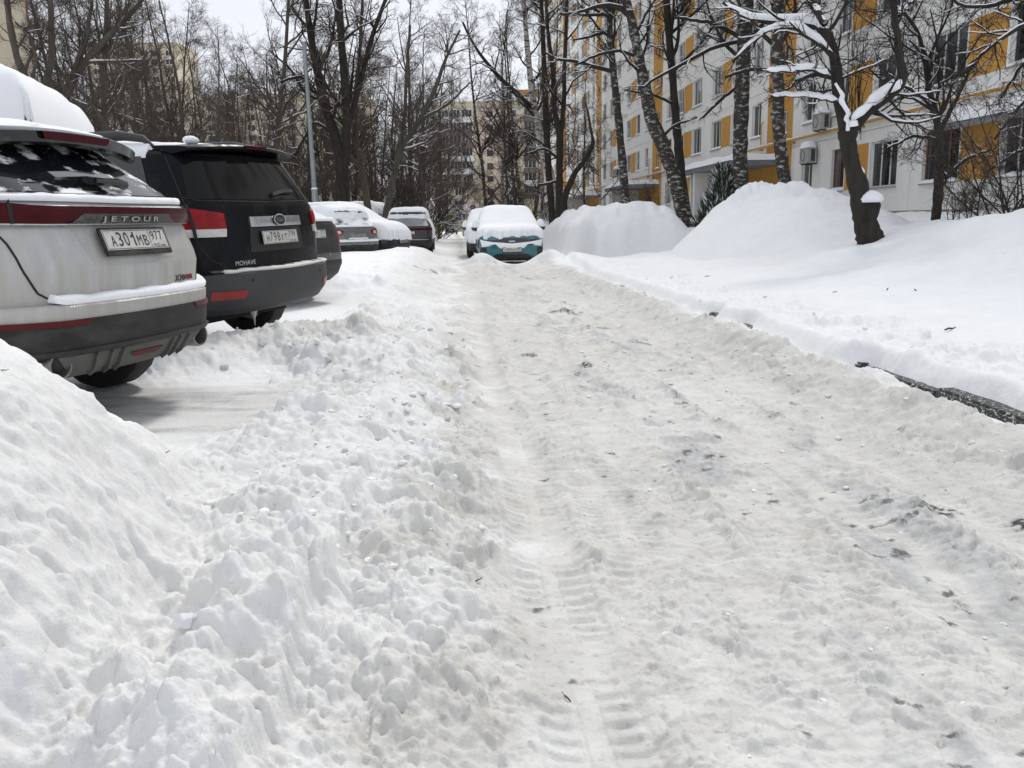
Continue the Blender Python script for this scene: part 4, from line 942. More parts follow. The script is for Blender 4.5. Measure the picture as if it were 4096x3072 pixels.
# ---- silver crossover nearest the viewer -----------------------------------
SILVER = patchy('silver_paint_soiled', (0.50, 0.51, 0.52), (0.36, 0.345, 0.31), thr=0.52, width=0.2, scale=5.5, rough=(0.22, 0.7), stretch=(1.6, 1.6, 0.25), metal=0.6, coat=0.3, bump=0.0, zfade=(1.1, 0.6, 0.16))
SGLASS = patchy('rear_glass_frosted', (0.010, 0.011, 0.014), (0.80, 0.81, 0.83), thr=0.555, width=0.035, scale=3.6, detail=8, rough=(0.05, 0.9), stretch=(1.1, 1.0, 2.6), bump=0.6)
rows = [  # z, hw, yr, yf, rcr, rcf, crr, crf
 (0.30, 0.80, 0.20, 4.55, 0.38, 0.3, 0.14, 0.15), (0.345, 0.88, 0.10, 4.66, 0.40, 0.3, 0.14, 0.15), (0.455, 0.925, 0.035, 4.72, 0.41, 0.3, 0.15, 0.15),
 (0.465, 0.935, 0.012, 4.73, 0.41, 0.3, 0.15, 0.15), (0.62, 0.945, 0.0, 4.75, 0.41, 0.3, 0.15, 0.15), (0.685, 0.95, -0.005, 4.75, 0.41, 0.3, 0.15, 0.15), (0.697, 0.95, 0.012, 4.75, 0.41, 0.3, 0.15, 0.15),
 (0.702, 0.95, 0.062, 4.75, 0.40, 0.3, 0.15, 0.15), (0.76, 0.95, 0.060, 4.74, 0.40, 0.3, 0.15, 0.15), (0.87, 0.95, 0.050, 4.70, 0.40, 0.3, 0.15, 0.15), (0.93, 0.945, 0.062, 4.6, 0.40, 0.3, 0.15, 0.18), (1.07, 0.935, 0.115, 4.3, 0.40, 0.35, 0.15, 0.2),
 (1.088, 0.93, 0.125, 4.2, 0.40, 0.35, 0.15, 0.2), (1.178, 0.92, 0.10, 3.6, 0.40, 0.4, 0.15, 0.2), (1.205, 0.90, 0.13, 3.4, 0.40, 0.4, 0.15, 0.2), (1.25, 0.885, 0.20, 3.3, 0.40, 0.4, 0.15, 0.2),
 (1.30, 0.865, 0.27, 3.15, 0.38, 0.4, 0.15, 0.2), (1.56, 0.745, 0.66, 2.55, 0.36, 0.3, 0.14, 0.15), (1.62, 0.69, 0.80, 2.35, 0.30, 0.3, 0.12, 0.15), (1.655, 0.60, 1.05, 2.15, 0.28, 0.3, 0.12, 0.1), (1.67, 0.45, 1.3, 1.95, 0.2, 0.2, 0.1, 0.1)]
hd = math.radians(76.3) ; JX, JY, JZ = -2.069, 4.82, 0.11
wv = Vector((math.cos(hd), math.sin(hd), 0)); nv = Vector((-math.sin(hd), math.cos(hd), 0))
o_ = Vector((JX, JY, JZ)) - nv * 0.075
j = Car('silver_crossover', rows, o_, hd, 'dirty silver crossover with full-width dark red light bar, backed up to the snow mound')
body = j.shell('body', j.zs(0.62, 1.67), SILVER, top=True)
bump = j.shell('rear_bumper', j.zs(0.30, 0.62), PLAST, 0.006, bottom=True)
j.patch('rear_window', [(-0.80, 1.25), (-0.35, 1.243), (0.35, 1.243), (0.80, 1.25)], [(-0.63, 1.58), (0, 1.60), (0.63, 1.58)], SGLASS, 0.006, 40, 16)
lb = j.patch('light_bar', [(-1.18, 1.095), (-0.6, 1.086), (0.6, 1.086), (1.18, 1.095)], [(-1.10, 1.185), (-0.6, 1.176), (0.6, 1.176), (1.10, 1.185)], RED_D, 0.028, 60, 8, bulge=0.010, thick=0.05)
j.patch('light_chrome_edge', [(-1.1, 1.086), (1.1, 1.086)], [(-1.1, 1.093), (1.1, 1.093)], CHROME, 0.033, 40, 2, parent=lb, thick=0.01)
for sg in (-1, 1): j.strip('light_divider', [(sg * 0.68, 1.086), (sg * 0.70, 1.18)], 0.014, SEAM, 0.036, parent=lb)
bp_ = j.patch('badge_panel', [(-0.43, 1.089), (0.43, 1.089)], [(-0.35, 1.150), (0.35, 1.150)], patchy('badge_panel_dusty', (0.012, 0.012, 0.012), (0.10, 0.095, 0.085), thr=0.52, width=0.12, scale=30, rough=(0.3, 0.9), bump=0), 0.042, 24, 3, parent=lb, thick=0.012)
j.text('brand_letters', 'J E T O U R', 0.0, 1.123, 0.46, 0.034, CHROME, 0.052, parent=bp_)
j.strip('tailgate_seam', [(-0.77, 1.084), (-0.735, 1.0), (-0.715, 0.87), (-0.66, 0.76), (-0.58, 0.706)], 0.010, SEAM, 0.002)
j.strip('tailgate_seam', [(0.77, 1.084), (0.735, 1.0), (0.715, 0.87), (0.66, 0.76), (0.58, 0.706)], 0.010, SEAM, 0.002)
j.patch('plate_recess', [(-0.34, 0.90), (0.34, 0.90)], [(-0.40, 1.083), (0.40, 1.083)], SILVER, 0.002, 12, 4, thick=0.01)
make_plate(j.e, 'A301MB', '977', (0.0, 0.062, 1.003), 0.0, math.radians(-20), frame=True)
j.text('model_badge', 'X70', 0.40, 0.768, 0.115, 0.036, mat('badge_dark', (0.05, 0.05, 0.05), 0.4), 0.006)
j.text('model_badge_plus', 'PLUS', 0.515, 0.769, 0.085, 0.030, mat('badge_red', (0.25, 0.02, 0.02), 0.4), 0.006)
j.patch('reflector', [(-1.2, 0.600), (-0.46, 0.592)], [(-1.2, 0.630), (-0.43, 0.618)], REFL, 0.012, 24, 3)
j.patch('reflector', [(0.46, 0.592), (1.2, 0.600)], [(0.43, 0.618), (1.2, 0.630)], REFL, 0.012, 24, 3)
DIFF = patchy('diffuser_plastic', (0.055, 0.055, 0.053), (0.12, 0.115, 0.105), thr=0.5, width=0.2, scale=6, rough=(0.6, 0.85), bump=0.05)
j.patch('diffuser', [(-0.50, 0.325), (0.50, 0.325)], [(-0.62, 0.452), (0.62, 0.452)], DIFF, 0.012, 30, 5)
j.patch('lip_trim', [(-1.1, 0.455), (1.1, 0.455)], [(-1.1, 0.472), (1.1, 0.472)], PLAST, 0.022, 40, 3)
for a in (-0.40, -0.30, -0.22, 0.22, 0.30, 0.40): j.strip('diffuser_fin', [(a * 0.93, 0.335), (a, 0.44)], 0.012, DIFF, 0.030)
j.patch('fog_lamp', [(-0.10, 0.376), (0.10, 0.376)], [(-0.14, 0.405), (0.14, 0.405)], REFL, 0.018, 10, 3)
for a in (-0.60, -0.76, 0.60, 0.76):
    p = j.rear(np.array([a]), np.array([0.40]))[0]; y = p[1]; V = []; Fs = []; k = 28
    prof = [(0.070, 0.10), (0.072, -0.045), (0.068, -0.055), (0.060, -0.055), (0.056, -0.04), (0.054, 0.12)]
    for i in range(k):
        an = i / k * 2 * math.pi
        for r_, d_ in prof: V.append((p[0] + r_ * 1.12 * math.cos(an), y + d_ + 0.02 + 0.3 * abs(p[0] + r_ * math.cos(an) - p[0]) * 0, 0.395 + r_ * 0.98 * math.sin(an)))
    for i in range(k):
        for q in range(5): Fs.append((i * 6 + q, i * 6 + q + 1, ((i + 1) % k) * 6 + q + 1, ((i + 1) % k) * 6 + q))
    Fs.append(tuple(i * 6 + 5 for i in range(k))); ex = link('exhaust_tip', mesh_np('exhaust_tip', V, Fs, True, 50), CHROME if 0 else mat('exhaust_steel', (0.30, 0.29, 0.27), 0.42, metal=0.8, noise=0.4, nscale=10), j.e)
    bm = bmesh.new(); bmesh.ops.create_uvsphere(bm, u_segments=10, v_segments=6, radius=1)
    for v in bm.verts: v.co = Vector((v.co.x * 0.05 + p[0] + 0.01, v.co.y * 0.035 + y - 0.01, max(v.co.z, -0.2) * 0.022 + 0.463))
    me = bpy.data.meshes.new('snow_lump'); bm.to_mesh(me); bm.free(); link('snow_lump', me, SNOW, ex)
# spoiler over the window
S_ = np.linspace(-0.70, 0.70, 29); V = []; Fs = []
for s_ in S_:
    c = 0.16 * (abs(s_) / 0.7) ** 2.4; dz = -0.045 * (abs(s_) / 0.7) ** 2
    for y, z in ((0.86 + c * .4, 1.638), (0.62 + c, 1.627), (0.40 + c, 1.588), (0.375 + c, 1.575), (0.385 + c, 1.520), (0.415 + c, 1.505), (0.62 + c * .6, 1.56)): V.append((s_, y, z + dz))
n_ = 7
for i in range(28):
    for q in range(n_ - 1): Fs.append((i * n_ + q, (i + 1) * n_ + q, (i + 1) * n_ + q + 1, i * n_ + q + 1)[::-1])
Fs.append(tuple(range(n_))); Fs.append(tuple(28 * n_ + q for q in range(n_))[::-1])
spl = link('spoiler', mesh_np('spoiler', V, Fs, True, 35), patchy('spoiler_black', (0.012, 0.012, 0.012), (0.11, 0.115, 0.11), thr=0.6, width=0.1, scale=6, rough=(0.12, 0.6), bump=0.0), j.e)
mb = MB(); mb.add([(-0.24, 0.371, 1.530), (0.24, 0.371, 1.530), (0.26, 0.366, 1.568), (-0.26, 0.366, 1.568)], [(0, 1, 2, 3)]); mb.add([(-0.24, 0.40, 1.530), (0.24, 0.40, 1.530), (0.26, 0.40, 1.568), (-0.26, 0.40, 1.568)], [(3, 2, 1, 0)]); mb.F += [(0, 4, 5, 1), (2, 6, 7, 3)]; mb.M += [0, 0]
link('brake_light', mb.mesh('brake_light'), RED_D, spl)
# snow lodged on the car
def ledge_snow(car, name, pts, h, d, zoff, m_=SNOW, seed=0, n=60, parent=None):
    P = np.asarray(pts, float); t = np.linspace(0, 1, n); tt = np.linspace(0, 1, len(P)); A = np.stack([np.interp(t, tt, P[:, 0]), np.interp(t, tt, P[:, 1])], -1)
    S0 = car.rear(A[:, 0], A[:, 1] + zoff); N = car.surfn('rear', np.stack([A[:, 0], A[:, 1] + 0.05], -1)); N[:, 2] = 0; N = nrm(N); V = []; Fs = []
    for i in range(n):
        e = min(1, min(i, n - 1 - i) / 4); hh = h * e * (0.85 + 0.3 * mnoise.noise((A[i, 0] * 7, seed, 0)) + 0.15 * mnoise.noise((A[i, 0] * 30, seed, 5))); dd = d * e + 0.004
        for u, v in ((-0.03, -0.012), (dd * 0.9, -0.010), (dd, hh * 0.35), (dd * 0.75, hh * 0.85), (dd * 0.3, hh), (-0.03, hh * 1.02)): V.append(S0[i] + N[i] * u + np.array([0, 0, v]))
    for i in range(n - 1):
        for q in range(5): Fs.append((i * 6 + q, (i + 1) * 6 + q, (i + 1) * 6 + q + 1, i * 6 + q + 1))
    return link(name, mesh_np(name, V, Fs, True, 70), m_, parent or car.e)
ledge_snow(j, 'ledge_snow', [(-0.62, 0.722), (-0.56, 0.706), (0.60, 0.706), (0.74, 0.712), (0.92, 0.74)], 0.040, 0.052, 0.0)
ledge_snow(j, 'window_base_snow', [(-0.86, 1.215), (0, 1.208), (0.86, 1.215)], 0.030, 0.03, 0.0, seed=3)
j.snow('roof_snow', 0.75, 2.6, 0.025, 1.52, 0.0, seed=2, edge=0.1, wob=0.8, nx=36, ny=60, drape=0.008)
V = []; Fs = []
for i in range(25):
    s_ = -0.66 + 1.32 * i / 24; c = 0.16 * (abs(s_) / 0.7) ** 2.4; dz = -0.045 * (abs(s_) / 0.7) ** 2; hh = 0.012 + 0.022 * max(0, mnoise.noise((s_ * 5, 1, 2)) + 0.4)
    for y, z in ((0.90 + c * .4, 1.636), (0.88 + c * .4, 1.640 + hh * 1.5), (0.66 + c, 1.630 + hh), (0.50 + c + 0.05 * mnoise.noise((s_ * 9, 4, 2)), 1.606 + hh * .6), (0.47 + c, 1.598)): V.append((s_, y, z + dz))
for i in range(24):
    for q in range(4): Fs.append((i * 5 + q, (i + 1) * 5 + q, (i + 1) * 5 + q + 1, i * 5 + q + 1)[::-1])
link('spoiler_snow', mesh_np('spoiler_snow', V, Fs, True, 70), SNOW, spl)
wiper(j, 0.08, 1.305, -0.34, 1.30, 0.05, GLOSSB)
mb = MB(); p = j.rear(np.array([0.10]), np.array([1.30]))[0]; mb.tube([(p[0] + .03, p[1] - .07, p[2]), (p[0] - 0.02, p[1] - .07, p[2] + .01), (p[0] - 0.2, p[1] - .065, p[2] + .018)], [0.028, 0.026, 0.014], 8); link('wiper_arm', mb.mesh('wiper_arm', True), GLOSSB, j.e)
for k_ in ('L', 'R'):
    j.patch('side_window', [(0.75, 1.235), (3.1, 1.20)], [(1.0, 1.52), (2.5, 1.55)], CGLASS, 0.004, 20, 5, k_, thick=0.02)
j.wheels(0.36, 1.0, 3.75, 0.945); j.arch(1.0, 0.36, 0.42, PLAST, 0.31); j.arch(3.75, 0.36, 0.42, PLAST, 0.31); j.underbody(0.24, 0.45, 0.6, 4.4, 0.72)
j.mirror_pair(3.0, 1.16, 0.93, GLOSSB)

# ---- black off-roader ---------------------------------------------------------
BLACKP = patchy('black_paint', (0.008, 0.008, 0.010), (0.022, 0.022, 0.021), thr=0.64, width=0.12, scale=5, rough=(0.22, 0.6), stretch=(1, 1, 0.5), coat=0.0, bump=0.0, zfade=(1.0, 0.65, 0.10))
for _m, _v in ((BLACKP, 0.09), (PLAST_G, 0.3), (PLAST, 0.3)): _m.node_tree.nodes['Principled BSDF'].inputs['Specular IOR Level'].default_value = _v
rows = [
 (0.37, 0.84, 0.16, 4.75, 0.34, 0.3, 0.10, 0.15), (0.42, 0.90, 0.06, 4.82, 0.36, 0.3, 0.12, 0.15), (0.50, 0.94, 0.01, 4.86, 0.36, 0.3, 0.12, 0.15), (0.60, 0.955, -0.01, 4.88, 0.36, 0.3, 0.12, 0.15), (0.715, 0.958, -0.005, 4.88, 0.36, 0.3, 0.12, 0.15), (0.728, 0.955, 0.01, 4.88, 0.36, 0.3, 0.12, 0.15),
 (0.733, 0.95, 0.085, 4.86, 0.32, 0.3, 0.11, 0.15), (0.88, 0.955, 0.085, 4.82, 0.32, 0.3, 0.11, 0.15), (1.08, 0.955, 0.100, 4.75, 0.32, 0.3, 0.11, 0.15), (1.18, 0.95, 0.115, 3.9, 0.32, 0.3, 0.11, 0.2), (1.26, 0.945, 0.135, 3.6, 0.31, 0.3, 0.11, 0.2), (1.32, 0.93, 0.165, 3.5, 0.30, 0.3, 0.11, 0.2),
 (1.68, 0.80, 0.36, 2.9, 0.28, 0.3, 0.11, 0.15), (1.72, 0.77, 0.46, 2.8, 0.26, 0.3, 0.11, 0.15), (1.755, 0.70, 0.66, 2.6, 0.25, 0.3, 0.1, 0.1), (1.775, 0.52, 0.95, 2.3, 0.2, 0.2, 0.1, 0.1)]
hk = math.radians(70.8); nv = Vector((-math.sin(hk), math.cos(hk), 0)); ok_ = Vector((-2.028, 7.72, 0.09)) - nv * 0.092
k = Car('black_off_roader', rows, ok_, hk, 'black off-road wagon with chrome tailgate strip and roof rails beside the silver crossover', roll=math.radians(-1.2))
k.shell('body', k.zs(0.733, 1.775), BLACKP, top=True)
k.shell('rear_bumper', k.zs(0.37, 0.728), PLAST_G, 0.012, bottom=True)
k.patch('step_plate', [(-0.84, 0.727), (0.84, 0.727)], [(-0.84, 0.7335), (0.84, 0.7335)], CHROME, 0.02, 30, 3)
ledge_snow(k, 'step_snow', [(-0.82, 0.737), (0.0, 0.734), (0.92, 0.737)], 0.022, 0.085, -0.003, mat('snow_grey', (0.66, 0.65, 0.62), 0.9, bump=0.4, bscale=30), seed=9)
k.patch('rear_window', [(-0.86, 1.315), (0, 1.305), (0.86, 1.315)], [(-0.70, 1.70), (0, 1.712), (0.70, 1.70)], mat('tinted_rear_glass', (0.006, 0.006, 0.007), 0.07, spec=0.16, noise=1, nscale=2.5, ncol=(0.010, 0.010, 0.010)), 0.004, 30, 10)
k.strip('window_seam', [(-0.90, 1.335), (-0.80, 1.305), (0.0, 1.288), (0.80, 1.305), (0.90, 1.335)], 0.008, SEAM, 0.004)
for sg in (-1, 1):
    a = [(sg * 0.655, 1.015), (sg * 1.30, 1.02)]; b = [(sg * 0.645, 1.078), (sg * 1.30, 1.082)]; c = [(sg * 0.64, 1.198), (sg * 0.90, 1.248), (sg * 1.13, 1.262), (sg * 1.26, 1.2)]
    if sg > 0: pass
    if sg < 0: a, b, c = a[::-1], b[::-1], c[::-1]
    tl = k.patch('tail_light', b, c, RED, 0.014, 26, 8, bulge=0.010)
    k.patch('lamp_clear', a, b, CLEAR, 0.014, 26, 4, parent=tl, bulge=0.004)
    k.strip('lamp_split', [(sg * 0.885, 1.01), (sg * 0.900, 1.252)], 0.024, SEAM, 0.028, parent=tl)
    k.strip('tailgate_seam', [(sg * 0.64, 0.74), (sg * 0.80, 0.84), (sg * 0.86, 0.93), (sg * 0.885, 1.01)], 0.009, SEAM, 0.003)
    k.strip('tailgate_seam', [(sg * 0.905, 1.255), (sg * 0.89, 1.34), (sg * 0.80, 1.70)], 0.009, SEAM, 0.003)
    a = [(sg * 0.60, 0.520), (sg * 0.87, 0.516)]; b = [(sg * 0.585, 0.584), (sg * 0.87, 0.588)]
    if sg < 0: a, b = a[::-1], b[::-1]
    k.patch('reflector', a, b, mat('reflector_bright', (0.28, 0.015, 0.02), 0.3, noise=0.3, nscale=30), 0.018, 12, 4)
    k.patch('bumper_corner', [(-1.5, 0.700), (-0.95, 0.712), (-0.72, 0.725)] if sg < 0 else [(0.72, 0.725), (0.95, 0.712), (1.5, 0.700)], [(-1.5, 0.80), (-0.98, 0.80), (-0.86, 0.77)] if sg < 0 else [(0.86, 0.77), (0.98, 0.80), (1.5, 0.80)], BLACKP, 0.022, 16, 4)
ch = k.patch('chrome_strip', [(-0.375, 1.082), (0.375, 1.082)], [(-0.372, 1.166), (0.372, 1.166)], CHROME, 0.022, 20, 5, bulge=0.008)
an = np.linspace(0, 2 * math.pi, 33)[:-1]
V = [(0.080 * math.cos(a), 0.046 * math.sin(a)) for a in an]
P = np.array(V) + np.array([0.0, 1.130]); S1 = k.surf('rear', P); N1 = k.surfn('rear', P)
Vv = np.concatenate([S1 + N1 * 0.046, S1 + N1 * 0.01]); Fs = [tuple(range(32))] + [(i, i + 32, (i + 1) % 32 + 32, (i + 1) % 32) for i in range(32)]
lg = link('emblem', mesh_np('emblem', Vv, Fs, False), INK, k.e)
mb = MB(); mb.tube(np.concatenate([S1 + N1 * 0.046, (S1 + N1 * 0.046)[:1]]), 0.006, 6, cap=False); link('emblem_ring', mb.mesh('emblem_ring', True), CHROME, lg)
k.text('emblem_letters', 'KIA', 0.0, 1.130, 0.095, 0.038, CHROME, 0.051, parent=lg)
k.patch('plate_recess', [(-0.40, 0.875), (0.40, 0.875)], [(-0.375, 1.076), (0.375, 1.076)], mat('recess_black', (0.006, 0.006, 0.006), 0.5), 0.004, 10, 3, thick=0.01)
make_plate(k.e, 'H798XT', '799', (0.0, 0.072, 0.990), 0.0, math.radians(-8), frame=False, roll=math.radians(0))
k.text('model_badge', 'MOHAVE', -0.475, 0.795, 0.235, 0.038, CHROME, 0.007)
for s_ in (-0.52, 0.52):
    P = k.surf('rear', np.array([[s_, 0.655]]))[0]; mb = MB(); mb.tube([(P[0], P[1] - 0.016, P[2]), (P[0], P[1] + 0.02, P[2])], 0.012, 10); link('parking_sensor', mb.mesh('parking_sensor'), SEAM, k.e)
S_ = np.linspace(-0.74, 0.74, 25); V = []; Fs = []
for s_ in S_:
    c = 0.12 * (abs(s_) / 0.74) ** 2.2; dz = -0.035 * (abs(s_) / 0.74) ** 2
    for y, z in ((0.75 + c * .3, 1.785), (0.50 + c, 1.782), (0.275 + c, 1.768), (0.26 + c, 1.755), (0.27 + c, 1.735), (0.46 + c * .6, 1.715)): V.append((s_, y, z + dz))
for i in range(24):
    for q in range(5): Fs.append((i * 6 + q, (i + 1) * 6 + q, (i + 1) * 6 + q + 1, i * 6 + q + 1)[::-1])
Fs.append(tuple(range(6))); Fs.append(tuple(24 * 6 + q for q in range(6))[::-1])
sp = link('spoiler', mesh_np('spoiler', V, Fs, True, 35), BLACKP, k.e)
mb = MB(); mb.box(-0.15, 0.15, 0.250, 0.272, 1.738, 1.762); link('brake_light', mb.mesh('brake_light'), RED_D, sp)
k.snow('roof_snow', 0.52, 2.6, 0.022, 1.70, 0.0, seed=4, edge=0.10, wob=0.9, nx=36, ny=60, drape=0.022)
bm = bmesh.new(); bmesh.ops.create_icosphere(bm, subdivisions=2, radius=1)
for v in bm.verts: v.co = Vector((v.co.x * 0.09, v.co.y * 0.05, v.co.z * 0.04)) + Vector((0.015, 0, 0)) * mnoise.noise(v.co * 2)
me = bpy.data.meshes.new('snow_lump'); bm.to_mesh(me); bm.free(); o = link('snow_lump', me, SNOW, k.e); o.location = (-0.38, 0.62, 1.805)
for sg in (-1, 1):
    mb = MB(); V = []; 
    prof = [(0.92, 1.735, 0.012), (1.02, 1.80, 0.03), (1.25, 1.835, 0.038), (1.9, 1.845, 0.038), (2.7, 1.83, 0.035), (2.9, 1.74, 0.012)]
    mb.tube([(sg * 0.735, y - 0.22, z + 0.005) for y, z, r_ in prof], [r_ for _, _, r_ in prof], 8); link('roof_rail', mb.mesh('roof_rail', True, 50), PLAST_G, k.e)
for k_ in ('L', 'R'):
    k.patch('quarter_window', [(0.62, 1.33), (1.55, 1.32)], [(0.78, 1.67), (1.50, 1.68)], CGLASS, 0.005, 14, 6, k_, thick=0.02)
    k.patch('side_window', [(1.66, 1.32), (3.4, 1.28)], [(1.64, 1.68), (2.85, 1.68)], CGLASS, 0.005, 14, 6, k_, thick=0.02)
    k.strip('window_trim', [(0.58, 1.31), (1.6, 1.30), (3.4, 1.26)], 0.02, PLAST, 0.012, k_)
wiper(k, 0.06, 1.345, 0.42, 1.375, 0.03, PLAST)
k.wheels(0.38, 1.05, 3.9, 0.955); k.arch(1.05, 0.38, 0.45, PLAST_G, 0.39); k.arch(3.9, 0.38, 0.45, PLAST_G, 0.39); k.underbody(0.27, 0.5, 0.55, 4.5, 0.72)
mb = MB(); mb.tube([(0.5, 2.4, 1.76), (0.5, 2.05, 2.02)], [0.012, 0.006], 6); link('antenna', mb.mesh('antenna'), INK, k.e)
k.mirror_pair(3.3, 1.25, 0.95, GLOSSB)
icl = MB(); icl.tube([(-0.30, 0.2, 0.385), (-0.30, 0.2, 0.36), (-0.295, 0.2, 0.30), (-0.292, 0.2, 0.24)], [0.05, 0.035, 0.010, 0.003], 6); link('icicle', icl.mesh('icicle', True, 60), mat('ice_dirty', (0.55, 0.53, 0.47), 0.4), k.e)
# ---- the other parked cars ---------------------------------------------------------
def suv_rows(L, W, H, hoodz=1.0, cowl=1.25, rake=0.75, tail=0.40, belt=1.05):
    w = W / 2; r = 0.26
    T = [(0.26, .88, .16, L - .14), (0.36, .95, .05, L - .03), (0.50, .99, 0, L), (0.66, 1.0, 0, L - .005), (0.78, 1.0, .03, L - .05), (hoodz - .10, .995, .05, L - .16), (hoodz, .985, .07, L - .42), (belt, .97, .09, L - cowl + .12),
         (belt + .05, .955, .12, L - cowl), (H - .16, .80, .12 + tail, L - cowl - rake), (H - .07, .74, .25 + tail, L - cowl - rake - .20), (H - .02, .64, .50 + tail, L - cowl - rake - .45), (H, .45, .75 + tail, L - cowl - rake - .7)]
    T = sorted(T); return [(z, w * f, a, b, r if z < H - .1 else r * .8, .30, .09, .16) for z, f, a, b in T]
def generic_car(name, L, W, H, loc, hd, paint, label, plate=None, plate_pos=0.85, front_plate=None, fp_z=0.52, hoodz=1.0, cowl=1.25, rake=0.75, tail=0.40, belt=1.05, light='corner', mirrors=True, msnow=0.0, glass=None, wheels=True, bumper=None, group=None, lamp=None):
    c = Car(name, suv_rows(L, W, H, hoodz, cowl, rake, tail, belt), loc, hd, label, group=group)
    bmat = bumper or PLAST; g = glass or CGLASS; w = W / 2; gb = belt + .07; gt = H - .13
    c.shell('body', c.zs(0.56, H), paint, top=True); c.shell('lower_bumper', c.zs(0.26, 0.56), bmat, 0.006, bottom=True)
    c.patch('rear_window', [(-w * .86, gb), (w * .86, gb)], [(-w * .68, gt), (w * .68, gt)], g, 0.005, 20, 6)
    c.patch('windshield', [(-w * .86, gb), (w * .86, gb)], [(-w * .70, gt), (w * .70, gt)], CGLASS, 0.005, 20, 6, 'front')
    for k_ in ('L', 'R'):
        c.patch('side_window', [(.62, gb - .02), (L - cowl - .35, gb - .03)], [(tail + .55, gt), (L - cowl - rake - .20, gt)], CGLASS, 0.005, 16, 5, k_, thick=0.02)
    lm = lamp or RED
    for sg in (-1, 1):
        if light == 'corner': a, b = [(sg * w * .62, belt - .17), (sg * (w + .22), belt - .13)], [(sg * w * .55, belt - .06), (sg * w * .80, belt + .02), (sg * (w + .30), belt + .01)]
        elif light == 'tall': a, b = [(sg * w * .80, belt - .28), (sg * (w + .02), belt - .27)], [(sg * w * .80, belt + .06), (sg * (w + .02), belt + .14)]
        else: a, b = [(sg * 0.02, belt - .09), (sg * (w + .2), belt - .10)], [(sg * 0.02, belt - .02), (sg * (w + .2), belt - .005)]
        if sg < 0: a, b = a[::-1], b[::-1]
        t = c.patch('tail_light', a, b, lm, 0.014, 20, 5, bulge=0.006)
        if light == 'corner':
            a, b = [(sg * w * .64, belt - .14), (sg * w * .80, belt - .15)], [(sg * w * .66, belt - .06), (sg * w * .76, belt - .05)]
            if sg < 0: a, b = a[::-1], b[::-1]
            c.patch('lamp_clear', a, b, CLEAR, 0.024, 8, 3, parent=t)
        a, b = [(sg * w * .55, hoodz - .26), (sg * (w + .18), hoodz - .24)], [(sg * w * .50, hoodz - .14), (sg * (w + .18), hoodz - .12)]
        if sg < 0: a, b = a[::-1], b[::-1]
        c.patch('headlight', a, b, CLEAR, 0.010, 16, 5, 'front', bulge=0.006)
    c.patch('grille', [(-w * .48, hoodz - .28), (w * .48, hoodz - .28)], [(-w * .46, hoodz - .14), (w * .46, hoodz - .14)], GLOSSB, 0.008, 12, 4, 'front')
    c.patch('lower_grille', [(-w * .6, .34), (w * .6, .34)], [(-w * .62, .50), (w * .62, .50)], PLAST, 0.014, 12, 4, 'front')
    if plate is not None:
        p = c.rear(np.array([0.0]), np.array([plate_pos]))[0]; make_plate(c.e, plate[0], plate[1], (0, p[1] - 0.012, plate_pos), 0.0, math.radians(-5), white=plate[2] if len(plate) > 2 else None, frame=False)
    if front_plate is not None:
        p = c.front(np.array([0.0]), np.array([fp_z]))[0]; make_plate(c.e, front_plate[0], front_plate[1], (0, p[1] + 0.022, fp_z), math.pi, 0.0, white=front_plate[2] if len(front_plate) > 2 else None, frame=True)
    if wheels: c.wheels(0.34, 0.85, L - .92, w); c.arch(0.85, 0.34, 0.40, bmat, 0.27); c.arch(L - .92, 0.34, 0.40, bmat, 0.27)
    c.underbody(0.20, 0.40, 0.35, L - .4, w * .72)
    if mirrors: c.mirror_pair(L - cowl - .30, belt + .06, w * .97, GLOSSB, msnow)
    return c
def rear_at(p, hd, back): n = Vector((-math.sin(hd), math.cos(hd), 0)); return Vector(p) - n * back
# dark grey crossover beyond the black one
DGREY = patchy('dark_grey_paint_frosted', (0.014, 0.015, 0.016), (0.45, 0.45, 0.45), thr=0.70, width=0.06, scale=7, rough=(0.3, 0.9), stretch=(1, 1, 0.6), coat=0.3, bump=0.3)
FROSTG = patchy('glass_frosted_half', (0.03, 0.033, 0.036), (0.74, 0.75, 0.76), thr=0.52, width=0.10, scale=4, rough=(0.08, 0.9), stretch=(1, 1, 1.4), bump=0.4, zfade=(1.35, 1.1, 0.25))
h3 = math.radians(72); pr = at(1301, 937, 12.3); pc = Vector(pr) - Vector((math.cos(h3), math.sin(h3), 0)) * 0.26
c3 = generic_car('grey_crossover', 4.55, 1.82, 1.66, rear_at((pc.x, pc.y, 0.12), h3, 0.05), h3, DGREY, 'dark grey frosted crossover half hidden behind the black off-road wagon', ('X  3T', '777'), 0.93, light='tall', tail=0.55, glass=FROSTG, lamp=mat('lamp_pinkish', (0.30, 0.05, 0.055), 0.2, coat=0.4))
c3.R[:, 5]; ledge_snow(c3, 'tailgate_snow', [(-0.86, 1.115), (0.86, 1.115)], 0.05, 0.05, 0.0, seed=12)
c3.snow('roof_snow', 0.5, 3.0, 0.03, 1.50, 0.0, seed=12, edge=0.1, wob=0.8, nx=24, ny=40)
